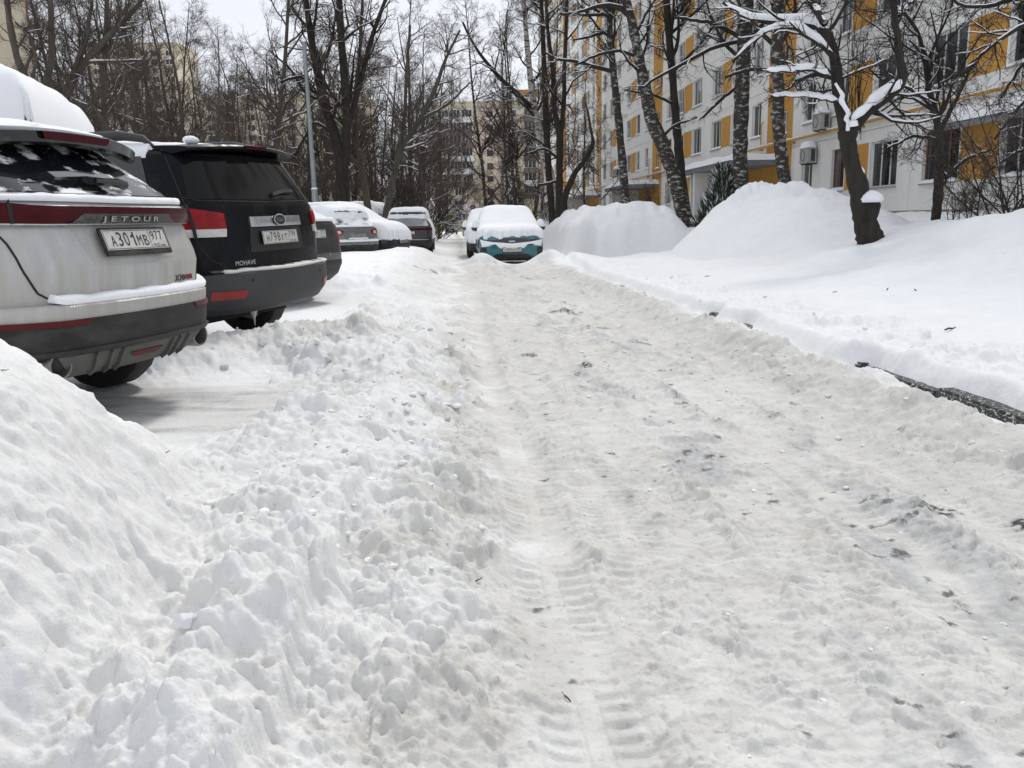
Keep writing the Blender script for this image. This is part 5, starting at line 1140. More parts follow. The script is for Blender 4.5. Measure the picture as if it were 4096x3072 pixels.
# grey small SUV, its rear turned to the street
GREYP = patchy('grey_green_paint', (0.125, 0.135, 0.135), (0.30, 0.30, 0.29), thr=0.66, width=0.12, scale=5, rough=(0.35, 0.8), coat=0.3, bump=0.0, zfade=(0.9, 0.5, 0.14))
SNOWG = patchy('glass_snowed', (0.05, 0.055, 0.06), SNOWC, thr=0.42, width=0.07, scale=3.2, detail=5, rough=(0.1, 0.9), bump=0.6)
h4 = math.radians(45); c4 = generic_car('grey_hatchback', 4.17, 1.775, 1.61, rear_at((-4.52, 26.1, 0.0), h4, 0.05), h4, GREYP, 'grey compact SUV with snow-plastered rear window standing beside the buried black car', ('C717OB', '77', PLATED), 0.83, glass=SNOWG, tail=0.32, belt=1.03)
c4.snow('roof_snow', 0.25, 3.2, 0.13, 1.38, 0.02, seed=21, edge=0.25, nx=40, ny=60)
c4.snow('bonnet_snow', 2.9, 4.1, 0.12, 0.80, 0.0, seed=22, edge=0.2, nx=30, ny=30)
c4.patch('side_snow', [(0.35, 0.98), (4.0, 0.90)], [(0.5, 1.42), (3.2, 1.40)], SNOW_SOFT, 0.03, 30, 10, 'L', bulge=0.05)
c4.patch('spoiler', [(-0.60, 1.455), (0.60, 1.455)], [(-0.58, 1.50), (0.58, 1.50)], PLAST, 0.10, 12, 3, thick=0.1)
ledge_snow(c4, 'window_snow', [(-0.74, 1.10), (0.74, 1.10)], 0.06, 0.05, 0.0, seed=15); ledge_snow(c4, 'bumper_snow', [(-0.80, 0.665), (0.80, 0.665)], 0.07, 0.05, 0.0, seed=16); ledge_snow(c4, 'plate_snow', [(-0.36, 0.745), (0.36, 0.745)], 0.035, 0.04, 0.0, seed=17)
# black car under a blanket of snow, nose to the street
BLK2 = mat('black_paint_plain', (0.012, 0.013, 0.014), 0.3, coat=0.3)
nd = Vector((0.93, -0.36, 0)).normalized(); h5 = math.atan2(-nd.x, nd.y); L5 = 4.34
p5 = Vector((-3.42, 28.0, 0.02)) - nd * (L5 + 0.0)
c5 = generic_car('snow_covered_black_car', L5, 1.82, 1.66, p5, h5, BLK2, 'black car wholly blanketed in smooth snow, nose to the street', front_plate=('O701MA', '97', PLATED), fp_z=0.60, hoodz=1.0, cowl=0.95, rake=0.60)
c5.snow('snow_blanket', -0.06, L5 + 0.03, 0.17, 0.70, 0.03, seed=31, edge=0.30, nx=70, ny=110, smooth=6, drape=0.05, wob=0.15)
# dark SUV with light strip
h6 = math.atan(RK); c6 = generic_car('dark_suv', 4.62, 1.89, 1.69, (-3.98, 34.2, -0.06), h6, BLK2, 'dark SUV with red light strip and snow slab on its roof, backed beside the lane', ('', '', PLATEW), 0.86, light='strip', lamp=RED_D, glass=mat('glass_grey_frost', (0.30, 0.31, 0.32), 0.5, noise=0.4, nscale=4), tail=0.5)
c6.snow('roof_snow', 0.5, 3.3, 0.16, 1.46, 0.02, seed=41, edge=0.25, nx=36, ny=60)
c6.patch('side_snow', [(0.35, 0.62), (4.2, 0.60)], [(0.6, 1.40), (3.0, 1.42)], SNOW_SOFT, 0.02, 30, 10, 'R', bulge=0.04)
c6.patch('spoiler', [(-0.66, 1.50), (0.66, 1.50)], [(-0.62, 1.56), (0.62, 1.56)], PLAST, 0.14, 12, 3, thick=0.14)
c6.patch('chrome_strip', [(-0.80, 0.585), (0.80, 0.585)], [(-0.80, 0.605), (0.80, 0.605)], CHROME, 0.012, 12, 2)
# blue van behind
BLUEP = mat('blue_paint', (0.02, 0.045, 0.11), 0.3, coat=0.4)
c7 = generic_car('blue_van', 4.6, 1.85, 1.86, Vector((-4.6, 42.0, 0.0)) - nd * 4.6, h5, BLUEP, 'blue van with a thick slab of snow on its roof', hoodz=1.05, belt=1.15, cowl=1.0, rake=0.6)
c7.snow('roof_snow', 0.3, 3.4, 0.34, 1.66, 0.04, seed=51, edge=0.30, nx=36, ny=60); c7.snow('bonnet_snow', 3.3, 4.55, 0.15, 0.85, 0.0, seed=52, edge=0.2, nx=30, ny=30)
# far cars
c8 = generic_car('pale_suv', 4.5, 1.82, 1.66, (-10.1, 115, -0.5), h6, mat('champagne_paint', (0.36, 0.33, 0.27), 0.4, coat=0.3), 'pale beige SUV far down the street, seen from behind', ('', '', PLATED), 0.8); c8.snow('roof_snow', 0.5, 3.0, 0.10, 1.48, 0.0, seed=61, nx=20, ny=30)
c9 = generic_car('dark_sedan', 4.4, 1.80, 1.46, (-8.75, 131, -0.52), math.pi + h6, mat('dark_blue_paint', (0.02, 0.024, 0.032), 0.3, coat=0.4), 'dark car far down the street facing the viewer', front_plate=('', '', PLATED), hoodz=0.85, belt=0.92, cowl=1.35, rake=0.95)
# teal car
TEAL = patchy('teal_paint', (0.012, 0.13, 0.16), (0.09, 0.17, 0.18), thr=0.62, width=0.14, scale=5, rough=(0.3, 0.7), coat=0.4, bump=0.0)
LT = 4.33; ht = math.pi + math.atan(RK); pt = Vector((0.06, 24.4, -0.12)); ndt = Vector((RK, -1, 0)).normalized()
tl = generic_car('teal_car', LT, 1.82, 1.62, pt - ndt * LT, ht, TEAL, 'teal crossover buried in snow with its number plate showing', front_plate=('A189OK', '790'), fp_z=0.52, hoodz=0.98, cowl=1.30, rake=0.85, msnow=0.20)
for n_ in ('headlight', 'lower_grille'):
    for o in [o for o in tl.e.children if o.name.startswith(n_)]: bpy.data.objects.remove(o)
tl.snow('snow_blanket', -0.05, LT + 0.02, 0.15, 0.86, 0.03, seed=71, edge=0.28, nx=70, ny=110, smooth=6, drape=0.04, wob=0.12)
tl.patch('grille_slot', [(-0.55, 0.735), (0.0, 0.69), (0.55, 0.735)], [(-0.76, 0.785), (0.0, 0.775), (0.76, 0.805)], GLOSSB, 0.012, 20, 4, 'front')
tl.patch('emblem', [(-0.08, 0.725), (0.08, 0.725)], [(-0.09, 0.765), (0.09, 0.765)], CHROME, 0.03, 8, 3, 'front')
tl.patch('front_snow', [(-0.84, 0.60), (-0.45, 0.655), (-0.32, 0.56), (0.32, 0.56), (0.45, 0.66), (0.84, 0.62)], [(-0.92, 0.80), (-0.55, 0.735), (0.0, 0.69), (0.55, 0.735), (0.92, 0.80)], SNOW, 0.02, 40, 8, 'front', bulge=0.03)
tl.patch('lower_grille_black', [(-0.40, 0.27), (0.40, 0.27)], [(-0.58, 0.33), (-0.42, 0.41), (0.42, 0.41), (0.58, 0.33)], PLAST, 0.03, 20, 5, 'front')
tl.shell('bumper_skin', tl.zs(0.27, 0.56), TEAL, 0.012)
for sg in (-1, 1):
    a, b = [(sg * 0.74, 0.28), (sg * 0.92, 0.30)], [(sg * 0.70, 0.56), (sg * 0.84, 0.60), (sg * 0.95, 0.52)]
    if sg < 0: a, b = a[::-1], b[::-1]
    tl.patch('bumper_vent', a, b, PLAST, 0.024, 10, 4, 'front'); a, b = [(sg * 0.32, 0.625), (sg * 0.62, 0.655)], [(sg * 0.32, 0.645), (sg * 0.62, 0.680)]
    if sg < 0: a, b = a[::-1], b[::-1]
    tl.patch('day_light', a, b, INK, 0.034, 8, 2, 'front')
# snow-covered car behind the teal one
pt2 = Vector((-0.62, 31.6, -0.14))
t2 = generic_car('snow_covered_dark_car', 4.4, 1.82, 1.60, pt2 - ndt * 4.4, ht, BLK2, 'dark car buried in snow right behind the teal crossover', hoodz=0.98, cowl=1.30, rake=0.85, msnow=0.22)
t2.snow('snow_blanket', -0.05, 4.42, 0.20, 0.62, 0.04, seed=81, edge=0.3, nx=60, ny=100, smooth=6, drape=0.05, wob=0.15)
# number plate peeping from a buried car, box van at the left
bc = Vector(at(2652, 985, 26.9)); bcar = empty('buried_car_tail', (bc.x, bc.y + 0.05, gz(4.6, 25.5)), math.radians(-4), 'tail of a car buried in the snow pile, only its plate showing', 'car')
mb = MB(); mb.box(-0.62, 0.62, 0.02, 0.5, 0.0, 0.78); link('tailgate', mb.mesh('tailgate'), BLK2, bcar); make_plate(bcar, '', '77', (0, 0.012, bc.z - bcar.location.z), 0.0, 0.0, frame=False)
def van_rows(L, W, H):
    w = W / 2; T = [(0.35, .95, .05, L - .08), (0.6, 1, 0, L), (1.2, 1, 0, L - .1), (1.5, .99, .01, L - .55), (H - .25, .95, .03, L - 1.3), (H - .08, .91, .06, L - 1.45), (H, .84, .15, L - 1.6)]
    return [(z, w * f, a, b, .10, .25, .03, .15) for z, f, a, b in T]
vn = Car('box_van', van_rows(5.4, 2.1, 2.60), (-6.95, 10.85, 0.15), math.radians(14), 'light grey van with a high dome of snow on its roof')
vn.e['category'] = 'van'
GREYL = mat('light_grey_paint', (0.36, 0.37, 0.375), 0.4, coat=0.2, noise=0.25, nscale=3)
vn.shell('body', vn.zs(0.6, 2.60, 0.08), GREYL, top=True); vn.shell('lower_bumper', vn.zs(0.35, 0.6), PLAST, 0.006, bottom=True)
vn.patch('rear_window', [(-.75, 1.55), (.75, 1.55)], [(-.72, 2.2), (.72, 2.2)], CGLASS, 0.005, 10, 4); vn.patch('windshield', [(-.85, 1.6), (.85, 1.6)], [(-.8, 2.4), (.8, 2.4)], CGLASS, 0.005, 10, 4, 'front')
for s_ in (-1, 1):
    a, b = [(s_ * .86, 0.9), (s_ * 1.0, 0.9)], [(s_ * .86, 1.35), (s_ * 1.0, 1.35)]; vn.patch('tail_light', a if s_ > 0 else a[::-1], b if s_ > 0 else b[::-1], RED, 0.01, 6, 4)
vn.patch('roof_gutter', [(0.1, 2.30), (4.0, 2.30)], [(0.1, 2.34), (4.0, 2.34)], PLAST, 0.03, 20, 2, 'R'); vn.wheels(0.36, 1.1, 4.4, 1.04); vn.underbody(0.25, 0.5, 0.3, 5.0, 0.8)
vn.snow('roof_snow', -0.04, 4.12, 0.52, 2.34, 0.08, seed=91, edge=0.95, nx=50, ny=80, smooth=2, drape=0.05, wob=0.15)
# ------------------------------------------------------------------ trees
BARK = mat('bark_dark', (0.040, 0.032, 0.026), 0.95, noise=1, nscale=9, ncol=(0.014, 0.012, 0.010), bump=1.0, bscale=18, stretch=(1, 1, 0.3))
BARK_G = mat('bark_grey', (0.11, 0.092, 0.072), 0.95, noise=1, nscale=6, ncol=(0.055, 0.046, 0.037), bump=0.8, bscale=14, stretch=(1, 1, 0.3))
TWIG = mat('twig_brown', (0.085, 0.062, 0.050), 0.9); TWIG_D = mat('twig_dark', (0.030, 0.023, 0.020), 0.9)
BIRCH = patchy('bark_birch', (0.040, 0.034, 0.029), (0.40, 0.385, 0.36), thr=0.575, width=0.05, scale=4.5, detail=12, rough=(0.95, 0.8), stretch=(1.0, 1.0, 2.2), bump=0.6)
BIRCH_W = patchy('bark_birch_white', (0.48, 0.46, 0.43), (0.035, 0.03, 0.027), thr=0.54, width=0.04, scale=4, detail=7, rough=(0.8, 0.95), stretch=(1, 1, 3.2), bump=0.5)
def grow(rg, P, R, counts, tr, ang, lf, rf, n2, curl=0.25, trop=0.05, rmin=0.004, taper=0.35, lmin=0.0, base_len=None):
    """children branches off every parent polyline"""
    B, n, _ = P.shape; par = np.repeat(np.arange(B), counts); C = len(par)
    t = tr[0] + (tr[1] - tr[0]) * rg.random(C); f = t * (n - 1); i = np.minimum(f.astype(int), n - 2); u = (f - i)[:, None]
    o = P[par, i] * (1 - u) + P[par, i + 1] * u; T = nrm(P[par, i + 1] - P[par, i]); r0 = R[par, i] * (1 - u[:, 0]) + R[par, i + 1] * u[:, 0]
    Lp = np.linalg.norm(np.diff(P, axis=1), axis=2).sum(1)[par] if base_len is None else np.full(C, base_len)
    rv = rg.normal(size=(C, 3)); pr = nrm(rv - (rv * T).sum(1, keepdims=True) * T); a = np.radians(ang[0] + (ang[1] - ang[0]) * rg.random(C))[:, None]
    d = np.cos(a) * T + np.sin(a) * pr; L = np.maximum(Lp * lf * (1 - 0.5 * t) * (0.65 + 0.7 * rg.random(C)), lmin)
    pts = [o]; st = (L / (n2 - 1))[:, None]
    for j_ in range(n2 - 1):
        d = nrm(d + curl * rg.normal(size=(C, 3)) + np.array([0, 0, trop])); pts.append(pts[-1] + d * st)
    rb = np.maximum(np.minimum(r0 * rf, L * 0.03), rmin); tp = np.linspace(1, taper, n2)[None]
    return np.stack(pts, 1), np.maximum(rb[:, None] * tp, rmin * 0.6)
def snow_on(P, R, thick=0.9, lim=0.80, minr=0.012, k=5):
    keep = R.mean(1) > minr; P = P[keep]; R = R[keep]
    if not len(P): return None
    T = np.gradient(P, axis=1); T = nrm(T); tz = np.abs(T[..., 2]); w = np.clip((lim - tz) / 0.3, 0, 1); w[:, 0] *= 0.4; w[:, -1] *= 0.3
    rs = (R * 0.85 + 0.006) * thick * w + 0.0005
    C = P.copy(); C[..., 2] += (R * 0.75 + max(0, thick - 1.05) * R * 0.55) * np.clip(w, 0.1, 1)
    return tubes(C, rs, k)
class Tree:
    def __init__(s): s.b = []; s.tw = []; s.sn = []; s.tr = []
    def trunk(s, P, R, k=12, m_=0): s.tr.append((P, R, k))
    def meshes(s, name):
        def cat(L):
            V = []; Q = []; o = 0
            for v, q in L: V.append(v); Q.append(q + o); o += len(v)
            return np.concatenate(V), np.concatenate(Q)
        out = {}
        if s.tr: out['trunk'] = mesh_np('trunk', *cat(s.tr))
        cr = s.b + s.tw
        v, q = cat(cr); me = mesh_np('crown', v, q); nb = sum(len(x[1]) for x in s.b)
        mi = np.zeros(len(q), np.int32); mi[nb:] = 1; me.polygons.foreach_set('material_index', mi); out['crown'] = me
        if s.sn: out['branch_snow'] = mesh_np('branch_snow', *cat(s.sn))
        return out
def resample(P, R, n, rg=None, wob=0.0):
    P = np.asarray(P, float); R = np.asarray(R, float); d = np.r_[0, np.cumsum(np.linalg.norm(np.diff(P, axis=0), axis=1))]; t = np.linspace(0, d[-1], n)
    # smooth through the control points
    Q = np.stack([np.interp(t, d, P[:, i]) for i in range(3)], -1)
    for _ in range(2): Q[1:-1] = 0.25 * Q[:-2] + 0.5 * Q[1:-1] + 0.25 * Q[2:]
    if wob: Q[1:] += rg.normal(size=(n - 1, 3)) * wob
    return Q, np.interp(t, d, R)
def finish(tree, name, loc, label, bark, twig, group=None, mm=None):
    mm = mm or tree.meshes(name); e = empty(name, loc, 0, label, 'tree', group)
    if 'trunk' in mm: link('trunk', mm['trunk'], bark, e)
    link('crown', mm['crown'], [bark if bark not in (BIRCH, BIRCH_W) else BARK, twig], e)
    if 'branch_snow' in mm: link('branch_snow', mm['branch_snow'], SNOW_SOFT, e)
    return e, mm
def branch_out(tree, rg, P, R, l1, l2, l3, l4, style, scale=1.0, tr1=(0.25, 0.98), base_len=None, twk=3, snow2=True):
    """four orders of branches from the trunk polylines P,R (list)"""
    drp = style == 'birch'
    A = [grow(rg, p[None], r[None], [l1], tr1, (35, 70), 0.42, 0.55, 9, 0.14, 0.07, 0.012, 0.3, base_len=base_len) for p, r in zip(P, R)]
    P1 = np.concatenate([a[0] for a in A]); R1 = np.concatenate([a[1] for a in A])
    more_branches(tree, rg, P1, R1, l2, l3, l4, drp, twk, snow2=snow2); tree.b.append(tubes(P1, R1, 6)); s = snow_on(P1, R1)
    if s: tree.sn.append(s)
def more_branches(tree, rg, P1, R1, l2, l3, l4, drp, twk=3, lf2=0.5, snow2=True):
    P2, R2 = grow(rg, P1, R1, l2, (0.15, 1.0), (30, 65), lf2, 0.6, 7, 0.20, 0.0 if drp else 0.05, 0.008, 0.35)
    P3, R3 = grow(rg, P2, R2, l3, (0.15, 1.0), (25, 60), 0.55, 0.6, 4, 0.24, -0.22 if drp else 0.04, 0.005, 0.5)
    tree.b.append(tubes(P2, R2, 4)); tree.tw.append(tubes(P3, R3, 3))
    if l4:
        P4, R4 = grow(rg, P3, R3, l4, (0.2, 1.0), (20, 55), 0.75, 0.7, 3, 0.18, -0.45 if drp else 0.02, 0.0035, 0.6, lmin=0.25)
        tree.tw.append(tubes(P4, R4, twk))
    if snow2:
        s = snow_on(P2, R2, 1.0, 0.75, 0.009, 3)
        if s: tree.sn.append(s)
def px_line(L, Y, dyl=0.0):
    """photo polyline (x, y, radius px) standing at distance Y"""
    P = np.array([at(x, y, Y + dyl * i / max(1, len(L) - 1)) for i, (x, y, r_) in enumerate(L)]); R = np.array([r_ for *_, r_ in L]) * Y / F
    return P, R
# ---- single trees along the right-hand facade, one by one
def hero(name, Y, trunk, limbs, label, bark, twig, seed, snow=0.55, l=(10, 6, 6, 3), style='dec', tr1=(0.35, 0.98), base_len=None, sink=0.5, limb_l=(7, 6, 3), extra=None, wob=0.0):
    rg = np.random.default_rng(seed); P, R = px_line(trunk, Y); base = P[0].copy()
    P = np.concatenate([[P[0] - (P[1] - P[0]) * sink / max(0.1, np.linalg.norm(P[1] - P[0]))], P]); R = np.r_[R[0] * 1.08, R]; P = P - base
    t = Tree(); Q, S = resample(P, R, 44, rg, wob); S = S * (1 + 0.04 * rg.normal(size=len(S))); KV, KQ = tubes(Q[None], S[None], 16)
    ax_ = np.repeat(Q, 16, 0); rd = KV - ax_; nz = np.array([mnoise.noise(Vector(v * np.array([7, 7, 2.5]) + seed)) + 0.6 * mnoise.noise(Vector(v * np.array([22, 22, 6]) + seed)) for v in KV]); KV = ax_ + rd * (1 + 0.16 * nz)[:, None]; t.tr.append((KV, KQ))
    if l[0]: branch_out(t, rg, [Q], [S], l[0], l[1], l[2], l[3], style, tr1=tr1, base_len=base_len)
    for L, dyl in limbs:
        p, r_ = px_line(L, Y, dyl); p = p - base; q, s = resample(p, r_, 14, rg, 0.01); s = np.maximum(s, 0.006)
        t.b.append(tubes(q[None], s[None], 8)); sn = snow_on(q[None], s[None], snow, 0.88, 0.004, 8)
        if sn: t.sn.append(sn)
        if limb_l[0]: 
            P1, R1 = grow(rg, q[None], s[None], [limb_l[0]], (0.15, 1.0), (35, 75), 0.38, 0.5, 7, 0.2, 0.03, 0.008, 0.3); t.b.append(tubes(P1, R1, 5)); sn = snow_on(P1, R1, 0.9, 0.75, 0.006, 4)
            if sn: t.sn.append(sn)
            P2, R2 = grow(rg, P1, R1, limb_l[1], (0.15, 1.0), (30, 65), 0.6, 0.6, 4, 0.22, -0.10 if style == 'birch' else 0.02, 0.005, 0.4); t.tw.append(tubes(P2, R2, 3))
            if limb_l[2]: P3, R3 = grow(rg, P2, R2, limb_l[2], (0.2, 1.0), (25, 60), 0.6, 0.7, 3, 0.2, -0.25 if style == 'birch' else 0.0, 0.0035, 0.6); t.tw.append(tubes(P3, R3, 3))
    if extra: extra(t, rg, base)
    return finish(t, name, base, label, bark, twig)
def blob(t, c, rad, base, rg, k=1):
    a = np.linspace(0, math.pi, 9); b = np.linspace(0, 2 * math.pi, 14); A, B_ = np.meshgrid(a, b[:-1], indexing='ij')
    n_ = 1 + 0.12 * np.sin(3 * B_ + 2 * A); V = np.stack([np.sin(A) * np.cos(B_) * rad[0] * n_, np.sin(A) * np.sin(B_) * rad[1] * n_, np.maximum(np.cos(A), -0.35) * rad[2]], -1) + (np.asarray(c) - base)
    idx = np.arange(9 * 13).reshape(9, 13); Q = np.stack([idx[:-1], idx[1:], np.roll(idx[1:], -1, 1), np.roll(idx[:-1], -1, 1)], -1).reshape(-1, 4); t.sn.append((V.reshape(-1, 3), Q))
def crooked_extra(t, rg, base):
    p, r_ = px_line([(3462, 905, 30), (3478, 850, 36), (3490, 812, 34), (3496, 795, 22)], 14.95); q, s = resample(p - base, r_, 8); t.tr.append(tubes(q[None], s[None], 10))
    blob(t, at(3482, 797, 14.90), (0.19, 0.19, 0.15), base, rg); blob(t, at(3440, 690, 15.1), (0.07, 0.07, 0.10), base, rg)
    for LL, kk in (([(3402, 505, 12), (3430, 460, 17), (3480, 408, 20), (3535, 366, 21), (3585, 330, 18), (3608, 312, 10)], 15.0 - 0.25), ([(3352, 330, 6), (3372, 400, 9), (3395, 470, 9), (3400, 520, 7)], 14.85)):
        p, r_ = px_line(LL, kk); q, s = resample(p - base, r_, 26); s = s * (1 + np.interp(np.arange(26), np.linspace(0, 25, 9), 0.22 * rg.normal(size=9))); q = q + np.stack([np.interp(np.arange(26), np.linspace(0, 25, 9), 0.02 * rg.normal(size=9)) for _ in range(3)], -1); t.sn.append(tubes(q[None], s[None], 10))
    # upright shoots from the fork
    O = np.array([at(3360 + 90 * rg.random(), 560 - 120 * rg.random(), 15.2) for _ in range(26)]) - base; n = 6; D = np.stack([rg.normal(size=26) * 0.10, rg.normal(size=26) * 0.12, np.ones(26)], -1); L = 0.8 + 1.3 * rg.random(26)
    Pp = O[:, None] + D[:, None] * (np.linspace(0, 1, n)[None, :, None] * L[:, None, None]) + 0.02 * rg.normal(size=(26, n, 3)); t.tw.append(tubes(Pp, np.full((26, n), 0.007) * np.linspace(1, 0.5, n), 4))
hero('crooked_tree', 15.0, [(3478, 945, 54), (3466, 900, 47), (3456, 850, 45), (3440, 780, 40), (3420, 700, 33), (3395, 600, 32), (3388, 520, 34)],
     [([(3388, 530, 30), (3372, 430, 26), (3340, 340, 24), (3346, 240, 21), (3338, 150, 20), (3300, 95, 17), (3240, 78, 14), (3150, 88, 11), (3060, 98, 9), (2965, 58, 8), (2890, 10, 6)], 1.2),
      ([(3392, 530, 26), (3450, 455, 22), (3530, 392, 21), (3605, 352, 23), (3632, 305, 21), (3594, 245, 14), (3583, 150, 13), (3590, 62, 13), (3560, 5, 9), (3535, -60, 8)], -0.6),
      ([(3590, 62, 11), (3630, 25, 9), (3690, -40, 8)], 0.2), ([(3345, 235, 10), (3260, 150, 10), (3160, 96, 8), (3040, 130, 6), (2930, 250, 5)], 0.8),
      ([(3310, 305, 9), (3240, 272, 8), (3160, 282, 7), (3060, 290, 5)], -0.4), ([(3350, 405, 8), (3290, 395, 7), (3200, 380, 6), (3080, 385, 4)], 0.3), ([(3300, 95, 14), (3260, 40, 13), (3220, -40, 12)], 0.5)],
     'old crooked tree with thick snow lying in its fork on the drift', BARK, TWIG_D, 101, snow=1.7, l=(0, 0, 0, 0), limb_l=(12, 6, 4), extra=crooked_extra, sink=0.6)
hero('young_tree', 18.0, [(3738, 905, 17), (3752, 800, 18), (3757, 650, 17), (3756, 520, 15), (3728, 400, 11), (3705, 250, 9), (3670, 120, 7), (3600, 30, 5)],
     [([(3757, 525, 11), (3795, 455, 9), (3850, 340, 7), (3900, 240, 5)], 0.6), ([(3757, 745, 9), (3850, 640, 8), (3960, 600, 5)], 0.5), ([(3755, 560, 7), (3650, 540, 6), (3540, 600, 4)], -0.5)],
     'young bare tree growing before the facade beside the crooked tree', BARK, TWIG_D, 102, l=(16, 6, 6, 3), limb_l=(10, 6, 3), base_len=6.0)
hero('knobby_birch', 28.0, [(3152, 820, 27), (3122, 600, 24), (3110, 480, 23), (3116, 380, 21), (3106, 200, 22), (3120, 80, 23), (3112, -60, 20), (3120, -400, 14)],
     [([(3116, 285, 8), (3000, 275, 7), (2900, 310, 5)], 0.5), ([(3110, 380, 7), (3200, 380, 6), (3330, 360, 4)], -0.5)], 'knobby white-flecked birch beside the entrance canopy', BIRCH, TWIG_D, 103, l=(14, 6, 6, 3), style='birch', tr1=(0.55, 1), base_len=7)
hero('thick_birch', 30.0, [(2968, 815, 30), (2960, 600, 27), (2966, 400, 27), (2973, 250, 27), (2986, 50, 25), (2992, -60, 24), (3000, -500, 14)],
     [([(2975, 160, 8), (2850, 190, 7), (2700, 270, 6), (2560, 350, 4)], -0.6), ([(2968, 150, 9), (2850, 90, 7), (2700, 70, 5)], 0.6), ([(2970, 330, 7), (2880, 400, 6), (2800, 480, 4)], 0.4)], 'thick dark birch standing behind the little conifer', BIRCH, TWIG_D, 104, l=(14, 6, 6, 3), style='birch', tr1=(0.45, 1), base_len=8)
hero('straight_dark_tree', 34.0, [(2742, 850, 19), (2725, 700, 17), (2705, 500, 16), (2690, 300, 15), (2672, 100, 14), (2664, -50, 13), (2650, -500, 7)],
     [([(2690, 290, 6), (2780, 200, 5), (2860, 100, 4)], 0.4), ([(2700, 420, 6), (2620, 380, 5), (2500, 360, 3)], -0.5)], 'straight dark trunk crossing the leaning birch', BARK, TWIG_D, 105, l=(18, 6, 6, 3), tr1=(0.4, 1), base_len=7)
hero('leaning_birch', 32.0, [(2738, 860, 30), (2712, 760, 28), (2682, 660, 28), (2642, 560, 27), (2602, 470, 26), (2577, 330, 22), (2552, 220, 19), (2536, 120, 17), (2512, 30, 15), (2480, -150, 12)],
     [([(2532, 80, 12), (2485, 30, 11), (2420, 15, 9), (2350, 40, 6), (2250, 60, 4)], 0.5), ([(2555, 230, 7), (2480, 200, 6), (2400, 215, 5), (2300, 260, 4)], -0.4), ([(2640, 555, 6), (2700, 500, 5), (2790, 470, 3)], -0.5)], 'birch leaning away from the entrance with rough white-patched bark', BIRCH, TWIG_D, 106, l=(10, 6, 6, 4), style='birch', tr1=(0.6, 1), base_len=6)
hero('slim_birch', 36.0, [(2508, 860, 17), (2490, 650, 15), (2476, 500, 15), (2465, 400, 14), (2455, 300, 13), (2440, 150, 12), (2436, 20, 11), (2430, -300, 6)],
     [([(2448, 285, 8), (2400, 270, 8), (2350, 262, 7), (2300, 240, 6), (2230, 242, 5), (2170, 205, 4)], 0.6), ([(2440, 60, 6), (2330, 60, 5), (2240, 55, 4)], 0.3), ([(2445, 120, 6), (2350, 150, 5), (2290, 160, 3)], -0.4)], 'slim dark birch in front of the snow-loaded canopy', BIRCH, TWIG_D, 107, l=(14, 6, 6, 3), style='birch', tr1=(0.45, 1), base_len=6)
hero('white_birch', 48.0, [(2238, 870, 20), (2205, 720, 18), (2172, 600, 16), (2142, 450, 13), (2126, 350, 12), (2110, 200, 10), (2094, 0, 8), (2080, -200, 5)],
     [([(2142, 445, 10), (2100, 402, 9), (2030, 342, 8), (1960, 270, 7), (1900, 190, 5), (1850, 90, 4)], 0.8)], 'white birch with a long bough reaching over the street', BIRCH_W, TWIG, 108, l=(15, 6, 6, 4), style='birch', tr1=(0.35, 1), base_len=7)
hero('dark_tree_by_birch', 47.0, [(2208, 865, 14), (2195, 700, 13), (2185, 500, 12), (2178, 300, 10), (2170, 100, 8), (2160, -150, 5)], [], 'slender dark trunk right beside the white birch', BARK, TWIG, 109, l=(18, 6, 6, 4), style='birch', tr1=(0.3, 1), base_len=6)
hero('forked_tree', 45.0, [(2236, 865, 15), (2238, 700, 14), (2241, 545, 14), (2216, 440, 10), (2214, 300, 9), (2190, 120, 7), (2180, -100, 4)],
     [([(2241, 550, 10), (2256, 440, 9), (2258, 300, 8), (2264, 100, 7), (2270, -80, 5)], 0.4), ([(2238, 640, 5), (2180, 590, 5), (2100, 620, 3)], 0.2), ([(2238, 720, 5), (2190, 735, 5), (2150, 740, 4)], -0.2)], 'forked dark tree with a snow-filled crotch near the canopy', BARK, TWIG, 110, l=(14, 6, 6, 4), tr1=(0.45, 1), base_len=6)
hero('lopped_tree', 40.0, [(2258, 865, 14), (2256, 830, 14), (2258, 785, 13), (2300, 690, 11), (2340, 640, 10), (2376, 570, 9), (2368, 545, 5), (2352, 450, 4), (2338, 395, 2)], [], 'lopped trunk bent sideways with snow along its upper side', BARK, TWIG, 111, l=(3, 4, 3, 0), base_len=1.5, tr1=(0.5, 0.95), wob=0.0,
     extra=lambda t, rg, base: t.sn.append(snow_on(*[a[None] for a in resample(px_line([(2256, 800, 13), (2275, 740, 12), (2300, 690, 12), (2340, 640, 11), (2374, 575, 9)], 40.0)[0] - base, px_line([(2256, 800, 13), (2275, 740, 12), (2300, 690, 12), (2340, 640, 11), (2374, 575, 9)], 40.0)[1], 14)], 1.0, 0.99, 0.001, 8)))
